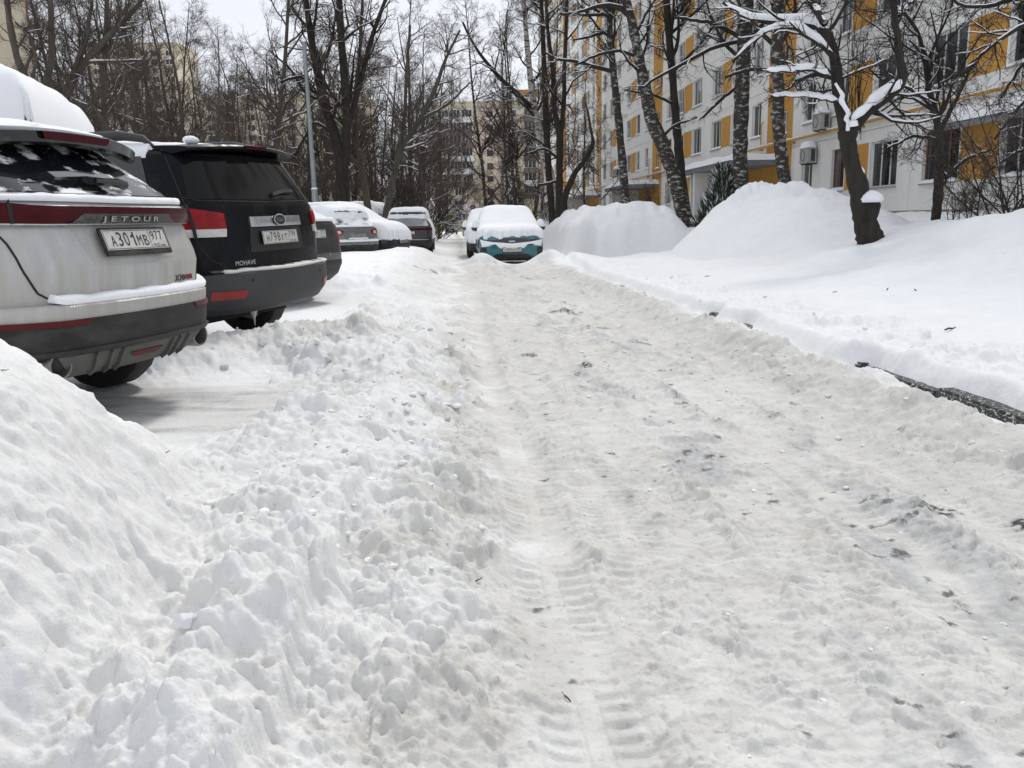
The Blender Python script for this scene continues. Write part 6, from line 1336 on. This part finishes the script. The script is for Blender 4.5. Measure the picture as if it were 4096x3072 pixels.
# tree just outside the frame whose boughs hang in at the upper right
hero('overhanging_tree', 16.0, [(4420, 900, 30), (4400, 500, 26), (4350, 150, 22), (4300, -150, 16), (4280, -500, 10)],
     [([(4345, 120, 13), (4230, 60, 11), (4100, 95, 9), (3960, 180, 7), (3860, 290, 5)], -0.8), ([(4320, 0, 12), (4150, -30, 10), (3980, 20, 8), (3850, 40, 6), (3800, -10, 5)], 0.4), ([(4380, 400, 10), (4200, 330, 8), (4080, 420, 6), (3980, 560, 4)], -0.4),
      ([(4390, 520, 9), (4200, 540, 7), (4080, 600, 6), (3960, 680, 4)], 0.5), ([(4360, 200, 9), (4200, 180, 8), (4090, 250, 6), (4000, 400, 4)], 0.9)], 'bare tree whose dark boughs hang before the nearest balcony', BARK, TWIG_D, 112, l=(6, 5, 5, 3), limb_l=(14, 7, 4), style='birch', base_len=5)
# ---- left side
hero('big_double_tree', 38.0, [(1366, 850, 29), (1371, 700, 26), (1352, 580, 22), (1292, 400, 16), (1262, 250, 14), (1236, 100, 12), (1218, -40, 10), (1200, -300, 6)],
     [([(1380, 660, 18), (1392, 500, 16), (1372, 250, 14), (1356, 20, 12), (1345, -200, 8)], -0.5), ([(1392, 520, 11), (1440, 330, 10), (1500, 100, 8), (1560, -40, 6)], 0.6), ([(1335, 540, 6), (1260, 480, 6), (1180, 620, 4)], 0.3), ([(1300, 420, 6), (1200, 300, 5), (1120, 330, 4)], -0.5)],
     'large dark tree splitting into three trunks beside the lamp post', BARK, TWIG, 121, l=(14, 6, 6, 4), tr1=(0.3, 1), base_len=9, limb_l=(10, 6, 4))
hero('slanting_tree', 42.0, [(1545, 850, 13), (1575, 700, 12), (1600, 600, 11), (1680, 480, 10), (1740, 360, 8), (1780, 240, 6), (1840, 120, 4)],
     [([(1590, 640, 8), (1620, 480, 7), (1625, 300, 6), (1640, 100, 5)], 0.4), ([(1680, 480, 6), (1790, 420, 5), (1880, 330, 3)], -0.4)], 'bare tree slanting over the snowed-in cars towards the street', BARK_G, TWIG, 122, l=(14, 6, 6, 4), tr1=(0.3, 1), base_len=7)
hero('thin_left_tree', 40.0, [(1475, 850, 14), (1452, 700, 13), (1422, 560, 11), (1420, 400, 9), (1440, 200, 7), (1450, 0, 5)], [], 'thin bare tree between the big tree and the slanting one', BARK_G, TWIG, 123, l=(16, 6, 6, 4), tr1=(0.25, 1), base_len=6)
hero('edge_tree', 27.0, [(125, 420, 15), (118, 335, 13), (72, 250, 13), (42, 120, 12), (28, 0, 10), (20, -200, 6)], [([(118, 330, 6), (150, 250, 6), (120, 130, 5), (60, 90, 3)], 0.3)], 'curved bare trunk before the beige end wall', BARK_G, TWIG, 124, l=(12, 6, 6, 3), base_len=4.5, sink=4)
hero('twin_edge_tree', 28.0, [(172, 430, 15), (180, 350, 14), (208, 230, 12), (206, 100, 11), (200, -30, 9), (198, -260, 5)], [([(178, 340, 6), (145, 240, 5), (120, 150, 4)], 0.2)], 'bare trunk rising at the corner of the beige end wall', BARK_G, TWIG, 125, l=(14, 6, 6, 3), base_len=4.5, sink=4)
hero('diagonal_tree', 29.0, [(235, 460, 17), (262, 390, 16), (310, 280, 15), (392, 190, 13), (470, 110, 10), (560, 15, 7), (620, -80, 4)], [([(308, 285, 8), (350, 150, 7), (368, 0, 6), (375, -150, 4)], 0.4), ([(262, 395, 8), (285, 310, 8), (330, 180, 6)], -0.3)], 'bare tree slanting to the right behind the van', BARK_G, TWIG, 126, l=(12, 6, 6, 4), base_len=5, sink=4)
# ---- woods: a few grown specimens, copied tree by tree
def specimen(seed, H, style, l, lean=0.03, r0=0.16, forks=1):
    rg = np.random.default_rng(seed); t = Tree(); Ps = []; Rs = []
    for f_ in range(forks):
        n = 16; d = np.array([rg.normal() * (lean + 0.12 * f_), rg.normal() * (lean + 0.12 * f_), 1.0]); P = [np.zeros(3) + np.array([0.12 * f_, 0, -0.6])]
        for j_ in range(n - 1): d = nrm(d + 0.035 * rg.normal(size=3) * np.array([1, 1, 0.2]) + np.array([0, 0, 0.02])); P.append(P[-1] + d * (H + 0.6) / (n - 1) * (1 - 0.1 * f_))
        P = np.array(P); R = (r0 * (1 - 0.2 * f_)) * np.linspace(1, 0.12, n) ** 0.9; Ps.append(P); Rs.append(R); t.tr.append(tubes(P[None], R[None], 8))
    branch_out(t, rg, Ps, Rs, l[0], l[1], l[2], l[3], style, tr1=(0.18, 0.98), base_len=H * 0.62, snow2=False)
    return t.meshes('specimen')
SPEC = {'a': (specimen(201, 14, 'dec', (22, 7, 6, 4), 0.05, 0.13), BARK_G, TWIG), 'b': (specimen(202, 17, 'dec', (24, 7, 6, 4), 0.03, 0.15), BARK_G, TWIG),
        'c': (specimen(203, 12, 'dec', (14, 7, 6, 4), 0.06, 0.105, 2), BARK_G, TWIG), 'd': (specimen(204, 16, 'birch', (21, 7, 6, 4), 0.03, 0.14), BIRCH_W, TWIG), 'e': (specimen(205, 19, 'birch', (22, 7, 6, 4), 0.04, 0.17), BIRCH, TWIG)}
def copy_tree(key, x, y, sc, rot, label, group, name):
    mm, bark, twig = SPEC[key]; z = gz(x, y) if 3 < y < 165 else 0.0
    e, _ = finish(None, name, (x, y, z), label, bark, twig, group, mm); e.scale = (sc, sc, sc * random.uniform(0.92, 1.08)); e.rotation_euler = (0, 0, rot)
rt_ = random.Random(11)
LW = {'a': 'bare single-stemmed tree in the wood behind the parked cars', 'b': 'tall straight bare tree in the wood behind the parked cars', 'c': 'low twin-stemmed bare tree in the wood behind the parked cars'}
spots = []
for px in range(20, 1760, 56):
    for row in range(3):
        Y = (34, 52, 78)[row] + rt_.uniform(-5, 10); x = px + rt_.uniform(-34, 34)
        if row == 0 and (x > 1180 or x < 330 or rt_.random() < 0.4): continue
        if Y < 60 and x < 170: continue
        if x > 1500: Y = max(Y, 48)
        spots.append((x, Y))
for x, Y in spots:
    sky_gap = 850 < x < 1090
    key = rt_.choices('abc', (4, 3, 4))[0]; sc = rt_.uniform(0.8, 1.1)
    if sky_gap: sc = min(sc, (0.215 * Y + 1.2) / {'a': 14, 'b': 17, 'c': 12}[key] * rt_.uniform(0.75, 1.0))
    copy_tree(key, (x - CX) / F * Y, Y, sc, rt_.uniform(0, 6.28), LW[key], 'wood behind the parked cars', 'wood_tree')
CW = {'d': 'white-barked drooping birch towards the far end of the street', 'e': 'dark-barked drooping birch towards the far end of the street'}
for x, Y, key, sc in ((1700, 75, 'e', 0.9), (1762, 96, 'd', 1.0), (1800, 110, 'e', 1.1), (1868, 104, 'd', 1.0), (1962, 68, 'e', 0.95), (2028, 64, 'd', 0.95), (2052, 90, 'e', 1.1), (2085, 76, 'e', 1.0), (2108, 58, 'e', 0.85), (2138, 80, 'e', 1.1), (2165, 66, 'd', 1.1),
                      (2290, 70, 'd', 0.8), (2345, 82, 'e', 0.8), (2400, 62, 'd', 0.7)):
    copy_tree(key, (x - CX) / F * Y, Y, sc, rt_.uniform(0, 6.28), CW[key], 'birches at the far end of the street', 'drooping_birch')
# shrubs
def shrub_mesh(seed, H, stems, dens):
    rg = np.random.default_rng(seed); t = Tree(); n = 8; D = np.stack([rg.normal(size=stems) * 0.42, rg.normal(size=stems) * 0.42, np.ones(stems)], -1); P = [np.stack([rg.normal(size=stems) * 0.12, rg.normal(size=stems) * 0.12, np.full(stems, -0.2)], -1)]
    L = H * (0.6 + 0.5 * rg.random(stems))
    for j_ in range(n - 1): D = nrm(D + 0.12 * rg.normal(size=D.shape)); P.append(P[-1] + D * (L / (n - 1))[:, None])
    P = np.stack(P, 1); R = np.full((stems, n), 0.018 * H / 2.5) * np.linspace(1, 0.35, n); t.b.append(tubes(P, R, 5)); s = snow_on(P, R, 0.55, 0.6, 0.004, 4); t.sn.append(s)
    more_branches(t, rg, P, R, dens[0], dens[1], dens[2], False, lf2=0.45); return t.meshes('shrub')
SH = [shrub_mesh(301, 4.2, 9, (8, 6, 3)), shrub_mesh(302, 3.2, 8, (8, 6, 3)), shrub_mesh(303, 1.7, 6, (5, 4, 2))]
def shrub(i, x, y, sc, label, group, name='shrub'):
    mm = SH[i]; e = empty(name, (x, y, gz(x, y)), rt_.uniform(0, 6.28), label, 'shrub', group); e.scale = (sc, sc, sc)
    link('stems', mm['crown'], [BARK, TWIG], e); link('branch_snow', mm['branch_snow'], SNOW_SOFT, e)
for x, Y, i, s in ((1640, 52, 0, 1.2), (1690, 60, 0, 1.4), (1735, 66, 0, 1.4), (1770, 80, 0, 1.5), (1700, 74, 1, 1.8), (1660, 66, 0, 1.6), (1480, 50, 0, 1.2), (1400, 52, 0, 1.3), (1300, 48, 0, 1.2), (1210, 46, 0, 1.2), (1540, 58, 0, 1.5), (1100, 46, 0, 1.2), (980, 44, 0, 1.2), (860, 40, 0, 1.1), (740, 42, 0, 1.2), (620, 38, 0, 1.1), (500, 40, 0, 1.2), (400, 36, 0, 1.0)):
    shrub(i, (x - CX) / F * Y, Y, s, 'snow-laced thicket bush behind the parked cars', 'thicket behind the parked cars', 'thicket_bush')
for x, Y, i, s in ((2070, 62, 0, 1.2), (2110, 55, 0, 1.1), (2020, 75, 0, 1.3), (2150, 60, 0, 1.1)): shrub(i, (x - CX) / F * Y, Y, s, 'dark bush behind the teal car', 'bushes behind the teal car', 'roadside_bush')
for x, y, Y, i, s in ((4000, 925, 15.5, 1, 0.75), (3900, 928, 16.0, 2, 0.9), (4075, 920, 15.0, 1, 0.7), (3820, 915, 17, 2, 0.8)):
    p = at(x, y, Y); shrub(i, p[0], p[1], s, 'thin leafless shrub in the snow before the nearest windows', 'shrubs before the nearest windows', 'bare_shrub')
p = at(2560, 860, 50); shrub(1, p[0], p[1], 0.9, 'small bare shrub before the second entrance canopy', None, 'bare_shrub')
# small conifer
def conifer():
    rg = np.random.default_rng(77); p = at(2885, 850, 30.5); base = np.array([p[0], p[1], gz(p[0], p[1]) - 0.1]); H = 2.05
    e = empty('little_conifer', base, 0, 'little dark green conifer dusted with snow at the birch trunk', 'tree')
    mb = MB(); mb.tube([(0, 0, 0), (0, 0, H * 0.9)], [0.05, 0.01], 6); link('trunk', mb.mesh('trunk'), BARK, e)
    def sprays(n, outw, lift, wide):
        h = H * (0.02 + 0.95 * rg.random(n) ** 1.25); a = rg.random(n) * 6.283; rr = (0.80 * (1 - h / H) ** 0.75 + 0.05) * (1 + 0.35 * np.sin(3 * a + 5 * h) * np.sin(7 * h + a)) * (0.35 + 0.65 * rg.random(n) ** 0.6)
        o = np.stack([np.cos(a) * rr, np.sin(a) * rr, h - 0.15 * rr], -1); d = nrm(np.stack([np.cos(a) * 0.6, np.sin(a) * 0.6, np.full(n, 1.1)], -1) + 0.25 * rg.normal(size=(n, 3))); L = 0.16 + 0.26 * rg.random(n)
        sd_ = nrm(np.cross(d, rg.normal(size=(n, 3)))); w = wide * (0.7 + 0.6 * rg.random(n))
        V = np.stack([o - sd_ * (w * .4)[:, None], o + d * (L * .5)[:, None] - sd_ * w[:, None], o + d * L[:, None], o + d * (L * .5)[:, None] + sd_ * w[:, None]], 1) + lift
        return V.reshape(-1, 3), np.arange(n * 4).reshape(n, 4)
    v, q = sprays(4200, 1, 0, 0.014); f = link('foliage', mesh_np('foliage', v, q), mat('conifer_green', (0.030, 0.046, 0.030), 0.8, noise=1, nscale=3, ncol=(0.055, 0.07, 0.05)), e)
    v, q = sprays(420, 1, np.array([0, 0, 0.03]), 0.03); link('foliage_snow', mesh_np('foliage_snow', v, q), SNOW_SOFT, e)
conifer()
# ------------------------------------------------------------------ posts and signs
STEEL = mat('galvanised_steel', (0.30, 0.33, 0.34), 0.5, metal=0.4, noise=0.35, nscale=5, stretch=(1, 1, 0.3))
def lamp_post(px0, py0, Y, top_y, label):
    b = at(px0, py0, Y); z0 = gz(b[0], b[1]); t = at(px0, top_y, Y)[2]; e = empty('lamp_post', (b[0], b[1], z0), 0, label, 'lamp post', 'steel posts along the wood'); H = t - z0; zc = H * 0.30
    e.rotation_euler = (0, -0.015, 0)
    mb = MB(); mb.tube([(0, 0, -0.3), (0, 0, zc)], [0.115, 0.105], 14); link('lower_tube', mb.mesh('lower_tube', True), STEEL, e)
    mb = MB(); mb.tube([(0, 0, zc), (0, 0, H)], [0.085, 0.060], 14); link('upper_tube', mb.mesh('upper_tube', True), STEEL, e)
    mb = MB(); mb.tube([(0, 0, zc - 0.02), (0, 0, zc + 0.03)], [0.118, 0.09], 14); link('collar', mb.mesh('collar', True), SNOW_SOFT, e)
    mb = MB(); mb.tube([(0, 0, H - 0.25), (0, 0, H - 0.01)], [0.075, 0.075], 14); link('cap', mb.mesh('cap', True), STEEL, e)
    mb = MB(); mb.tube([(0, 0, H - 0.012), (0, 0, H + 0.06), (0, 0, H + 0.12)], [0.075, 0.065, 0.02], 12); link('snow_cap', mb.mesh('snow_cap', True), SNOW_SOFT, e)
lamp_post(1264, 815, 31, 165, 'tall grey steel post with a snowy tip beside the big double tree')
lamp_post(1463, 820, 60, 470, 'grey steel post standing among the trunks behind the buried black car')
lamp_post(1512, 830, 84, 560, 'far grey steel post in the wood behind the blue van')
BLUE = mat('sign_blue', (0.03, 0.06, 0.30), 0.5); REDS = mat('sign_red', (0.42, 0.03, 0.03), 0.5); WHITE = mat('sign_white', (0.62, 0.62, 0.60), 0.6); LIME = mat('sign_lime', (0.55, 0.75, 0.02), 0.5); POSTD = mat('post_dark', (0.08, 0.08, 0.085), 0.7)
def disc(r, y, k=28): return [(r * math.cos(a), y, r * math.sin(a)) for a in np.linspace(0, 2 * math.pi, k, endpoint=False)]
# no-parking sign with plates
b = at(1893, 905, 98); e = empty('no_parking_sign', (b[0], b[1], gz(b[0], b[1])), 0, 'round blue no-parking sign with red ring and plates beneath on a post', 'sign'); zc = at(1893, 830, 98)[2] - e.location.z
mb = MB(); mb.tube([(0, 0, -0.2), (0, 0, zc + 0.3)], 0.05, 8); link('post', mb.mesh('post'), POSTD, e)
mb = MB(); mb.add(disc(0.33, -0.06), [tuple(range(28))]); mb.add(disc(0.33, -0.05), [tuple(range(28))[::-1]]); mb.F += [(i, i + 28, (i + 1) % 28 + 28, (i + 1) % 28) for i in range(28)]; mb.M += [0] * 28
s = link('face', mb.mesh('face'), BLUE, e); s.location = (0, 0, zc)
mb = MB(); mb.tube([(0.29 * math.cos(a), -0.065, 0.29 * math.sin(a)) for a in np.linspace(0, 2 * math.pi, 29)], 0.035, 6, cap=False); mb.tube([(-0.2, -0.07, 0.2), (0.2, -0.07, -0.2)], 0.03, 6); link('red_ring', mb.mesh('red_ring'), REDS, s)
t = MB(); V, Fs = glyph_fit('P', 0.16, 0.24); t.add([(v[0], -0.085, v[1]) for v in V], Fs); link('letter', t.mesh('letter'), WHITE, s)
for z0, z1, w in ((0.36, 0.66, 0.30), (0.74, 1.34, 0.15)):
    mb = MB(); mb.box(-w, w, -0.07, -0.05, zc - z1, zc - z0); link('plate', mb.mesh('plate'), WHITE, e)
t = MB(); zz = zc - 0.9; t.add([(-0.02, -0.075, zz - 0.12), (0.02, -0.075, zz - 0.12), (0.02, -0.075, zz + 0.04), (0.07, -0.075, zz + 0.04), (0, -0.075, zz + 0.14), (-0.07, -0.075, zz + 0.04), (-0.02, -0.075, zz + 0.04)], [tuple(range(7))])
for zq in (-1.12, -1.26): t.add([(-0.05, -0.075, zc + zq), (0.05, -0.075, zc + zq), (0.05, -0.075, zc + zq + 0.06), (-0.05, -0.075, zc + zq + 0.06)], [(0, 1, 2, 3)])
link('arrow', t.mesh('arrow'), INK, e)
# pedestrian crossing sign
b = at(1790, 900, 165); e = empty('crossing_sign', (b[0], b[1], -0.55), 0, 'lime-bordered pedestrian crossing sign at the end of the street', 'sign'); zc = at(1789, 883, 165)[2] + 0.55
mb = MB(); mb.tube([(0, 0, -0.2), (0, 0, zc)], 0.05, 8); link('post', mb.mesh('post'), POSTD, e)
mb = MB(); mb.box(-0.30, 0.30, -0.08, -0.05, zc - 0.45, zc + 0.45); link('border', mb.mesh('border'), LIME, e)
mb = MB(); mb.box(-0.20, 0.20, -0.09, -0.081, zc - 0.34, zc + 0.34); bl = link('panel', mb.mesh('panel'), BLUE, e)
mb = MB(); mb.add([(0.0, -0.095, zc + 0.26), (-0.17, -0.095, zc - 0.26), (0.17, -0.095, zc - 0.26)], [(0, 1, 2)]); link('white_triangle', mb.mesh('white_triangle'), WHITE, bl)
mb = MB(); mb.add([(-0.02, -0.099, zc + 0.10), (0.03, -0.099, zc + 0.10), (0.05, -0.099, zc - 0.05), (0.10, -0.099, zc - 0.22), (0.05, -0.099, zc - 0.22), (0.0, -0.099, zc - 0.08), (-0.06, -0.099, zc - 0.22), (-0.10, -0.099, zc - 0.22), (-0.04, -0.099, zc - 0.03)], [tuple(range(9))]); link('walking_figure', mb.mesh('walking_figure'), INK, bl)
# street name plate
b = at(1848, 895, 168); e = empty('street_name_sign', (b[0], b[1], -0.55), 0, 'small blue street sign on a thin post before the far block', 'sign'); zc = at(1848, 866, 168)[2] + 0.55
mb = MB(); mb.tube([(0, 0, -0.2), (0, 0, zc)], 0.05, 8); link('post', mb.mesh('post'), STEEL, e)
mb = MB(); mb.box(-0.45, 0.45, -0.08, -0.05, zc - 0.12, zc + 0.14); link('panel', mb.mesh('panel'), BLUE, e); mb = MB(); mb.box(-0.25, 0.25, -0.08, -0.05, zc - 0.85, zc - 0.25); link('panel', mb.mesh('panel'), mat('sign_pale_blue', (0.2, 0.3, 0.42), 0.5), e)

# ------------------------------------------------------------------ broken snow, twigs and leaves on the ground
def chunk_mesh(seed, sub=2):
    bm = bmesh.new(); bmesh.ops.create_icosphere(bm, subdivisions=sub, radius=1.0); rg = random.Random(seed); off = Vector((rg.random() * 50, rg.random() * 50, 0)); pl = [Vector((rg.gauss(0, 1), rg.gauss(0, 1), rg.gauss(0, 1))).normalized() for _ in range(14)]; dl = [rg.uniform(0.5, 0.78) for _ in pl]
    for v in bm.verts:
        c = v.co.copy()
        for n_, d_ in zip(pl, dl):
            h = c.dot(n_)
            if h > d_: c -= n_ * (h - d_)
        c *= 1 + 0.14 * mnoise.noise(c * 1.6 + off) + 0.10 * mnoise.noise(c * 4 + off); v.co = Vector((c.x, c.y * 0.85, c.z * 0.72))
    me = bpy.data.meshes.new('snow_chunk'); bm.to_mesh(me); bm.free()
    for p in me.polygons: p.use_smooth = True
    me.set_sharp_from_angle(angle=math.radians(28))
    return me
CH = []
for i in range(8):
    me = chunk_mesh(i, 3 if i < 4 else 2); me.materials.append(SNOW_DIRTY if i % 3 else SNOW); CH.append(me)
def surf_z(x, y): return float(ground_fields(np.array([x], float), np.array([y], float))[0][0])
rc = random.Random(3)
named = [(1010, 1740, 75), (1440, 2560, 48), (760, 2740, 120), (600, 1500, 40), (1640, 1985, 45), (1700, 2010, 42), (1850, 1420, 34), (1290, 1640, 62), (1250, 1560, 48), (1050, 1380, 40), (1320, 1450, 44), (900, 1480, 46), (1100, 1530, 60), (1200, 1700, 60), (1520, 1800, 48), (1420, 1950, 52), (2730, 2520, 26), (1320, 1370, 36), (1180, 1420, 42), (820, 2160, 70), (860, 2380, 75), (1530, 2250, 40), (1450, 1730, 44), (1380, 1860, 40), (1790, 1700, 34), (1180, 1860, 44)]
def ground_hit(x, y):
    d = ray(x, y); t = 0.8
    while t < 60:
        p = CAM + d * t
        if p[2] < gz(p[0], p[1]): return p
        t += 0.03 + t * 0.004
    return CAM + d * t
for x, y, s in named:
    p = ground_hit(x, y); r_ = s * 0.5 * p[1] / F; o = link('snow_chunk', rc.choice(CH[:4])); o.location = (p[0], p[1], surf_z(p[0], p[1]) + r_ * 0.05); o.scale = (r_, r_, r_); o.rotation_euler = (rc.uniform(-.5, .5), rc.uniform(-.5, .5), rc.uniform(0, 6.28))
    tag(o, 'lump of broken snow lying on the ploughed bank', 'snow lump', 'snow lumps on the ploughed bank')
# the countless smaller crumbs as one mass
base = [(np.array([v.co[:] for v in m_.vertices]), np.array([p.vertices[:] for p in m_.polygons])) for m_ in [chunk_mesh(40 + i, 2) for i in range(5)]]
N = 1100; rgc = np.random.default_rng(9); XY = []
while len(XY) < N:
    u = rgc.random()
    if u < 0.50: q = rgc.normal(-0.45, 0.30); Y = 2.4 + 8 * rgc.random() ** 1.4
    elif u < 0.62: q = rgc.normal(2.66, 0.2); Y = 3 + 12 * rgc.random()
    elif u < 0.90: q = 0.02 + 2.4 * rgc.random(); Y = 1.4 + 8 * rgc.random() ** 1.4
    elif u < 0.95: X = rgc.uniform(-2.9, -1.2); Y = rgc.normal(6.9, 0.35); q = X + RK * Y
    else: q = rgc.uniform(3.15, 3.9); Y = 3 + 12 * rgc.random()
    X = q - RK * Y
    if q < 0.05 and q > -2.3 and -1.2 > X and 4.3 < Y < 5.8: continue
    if abs(q - 0.26) < 0.15 and rgc.random() < 0.85: continue
    XY.append((X, Y, q))
XY = np.array(XY); Zc = ground_fields(XY[:, 0], XY[:, 1])[0]; V = []; Q = []; o_ = 0
for (X, Y, q), z in zip(XY, Zc):
    bv, bf = base[rgc.integers(5)]; s = (0.006 + 0.022 * rgc.random() ** 3.5) if q < 0 or q > 2.3 else (0.004 + 0.014 * rgc.random() ** 3)
    s *= 1 + 0.07 * Y; a = rgc.random() * 6.28; c_, s__ = math.cos(a), math.sin(a); v = bv * s * np.array([1, 1, 0.8]); v = np.stack([v[:, 0] * c_ - v[:, 1] * s__, v[:, 0] * s__ + v[:, 1] * c_, v[:, 2]], -1) + np.array([X, Y, z + s * 0.12]); V.append(v); Q.append(bf + o_); o_ += len(v)
me = mesh_np('snow_crumbs', np.concatenate(V), np.concatenate(Q), False); tag(link('snow_crumbs', me, SNOW_DIRTY), 'small crumbs of broken snow strewn along the lane', 'snow crumbs', kind='stuff')
# fallen twigs and dry leaves
LEAF = mat('dry_leaf', (0.10, 0.05, 0.025), 0.8); DARK = mat('dark_debris', (0.02, 0.017, 0.015), 0.9)
for x, y, L, a in ((3800, 1330, 60, 0.3), (3550, 1165, 40, 0.9), (3660, 1170, 30, 1.2), (3340, 1170, 26, 0.4), (3700, 1345, 60, 0.8), (660, 1890, 55, 1.0), (20, 1518, 40, 0.2), (3480, 1290, 22, 0.6), (3060, 1200, 26, 0.4), (2830, 1110, 24, 0.2), (1915, 2360, 46, 0.7), (2265, 2770, 60, 2.2), (600, 2780, 24, 1.6)):
    p = ground_hit(x, y); Lm = L * p[1] / F; z = surf_z(p[0], p[1]) + 0.004; mb = MB(); d = Vector((math.cos(a), math.sin(a) * 1.5, 0)) * Lm / 2
    mb.tube([(-d.x, -d.y, 0.001), (-d.x * .3, -d.y * .3, Lm * .10), (d.x * .4, d.y * .4, Lm * .06), (d.x, d.y, Lm * 0.14)], [Lm * .05, Lm * .06, Lm * .045, Lm * .02], 5)
    o = link('fallen_twig', mb.mesh('fallen_twig', True, 60), LEAF if x < 1000 else DARK); o.location = (p[0], p[1], z); tag(o, 'small dark twig fallen on the snow', 'twig', 'fallen twigs on the snow')

print('unique tris', sum(len(m_.polygons) for m_ in bpy.data.meshes if m_.users) * 2)
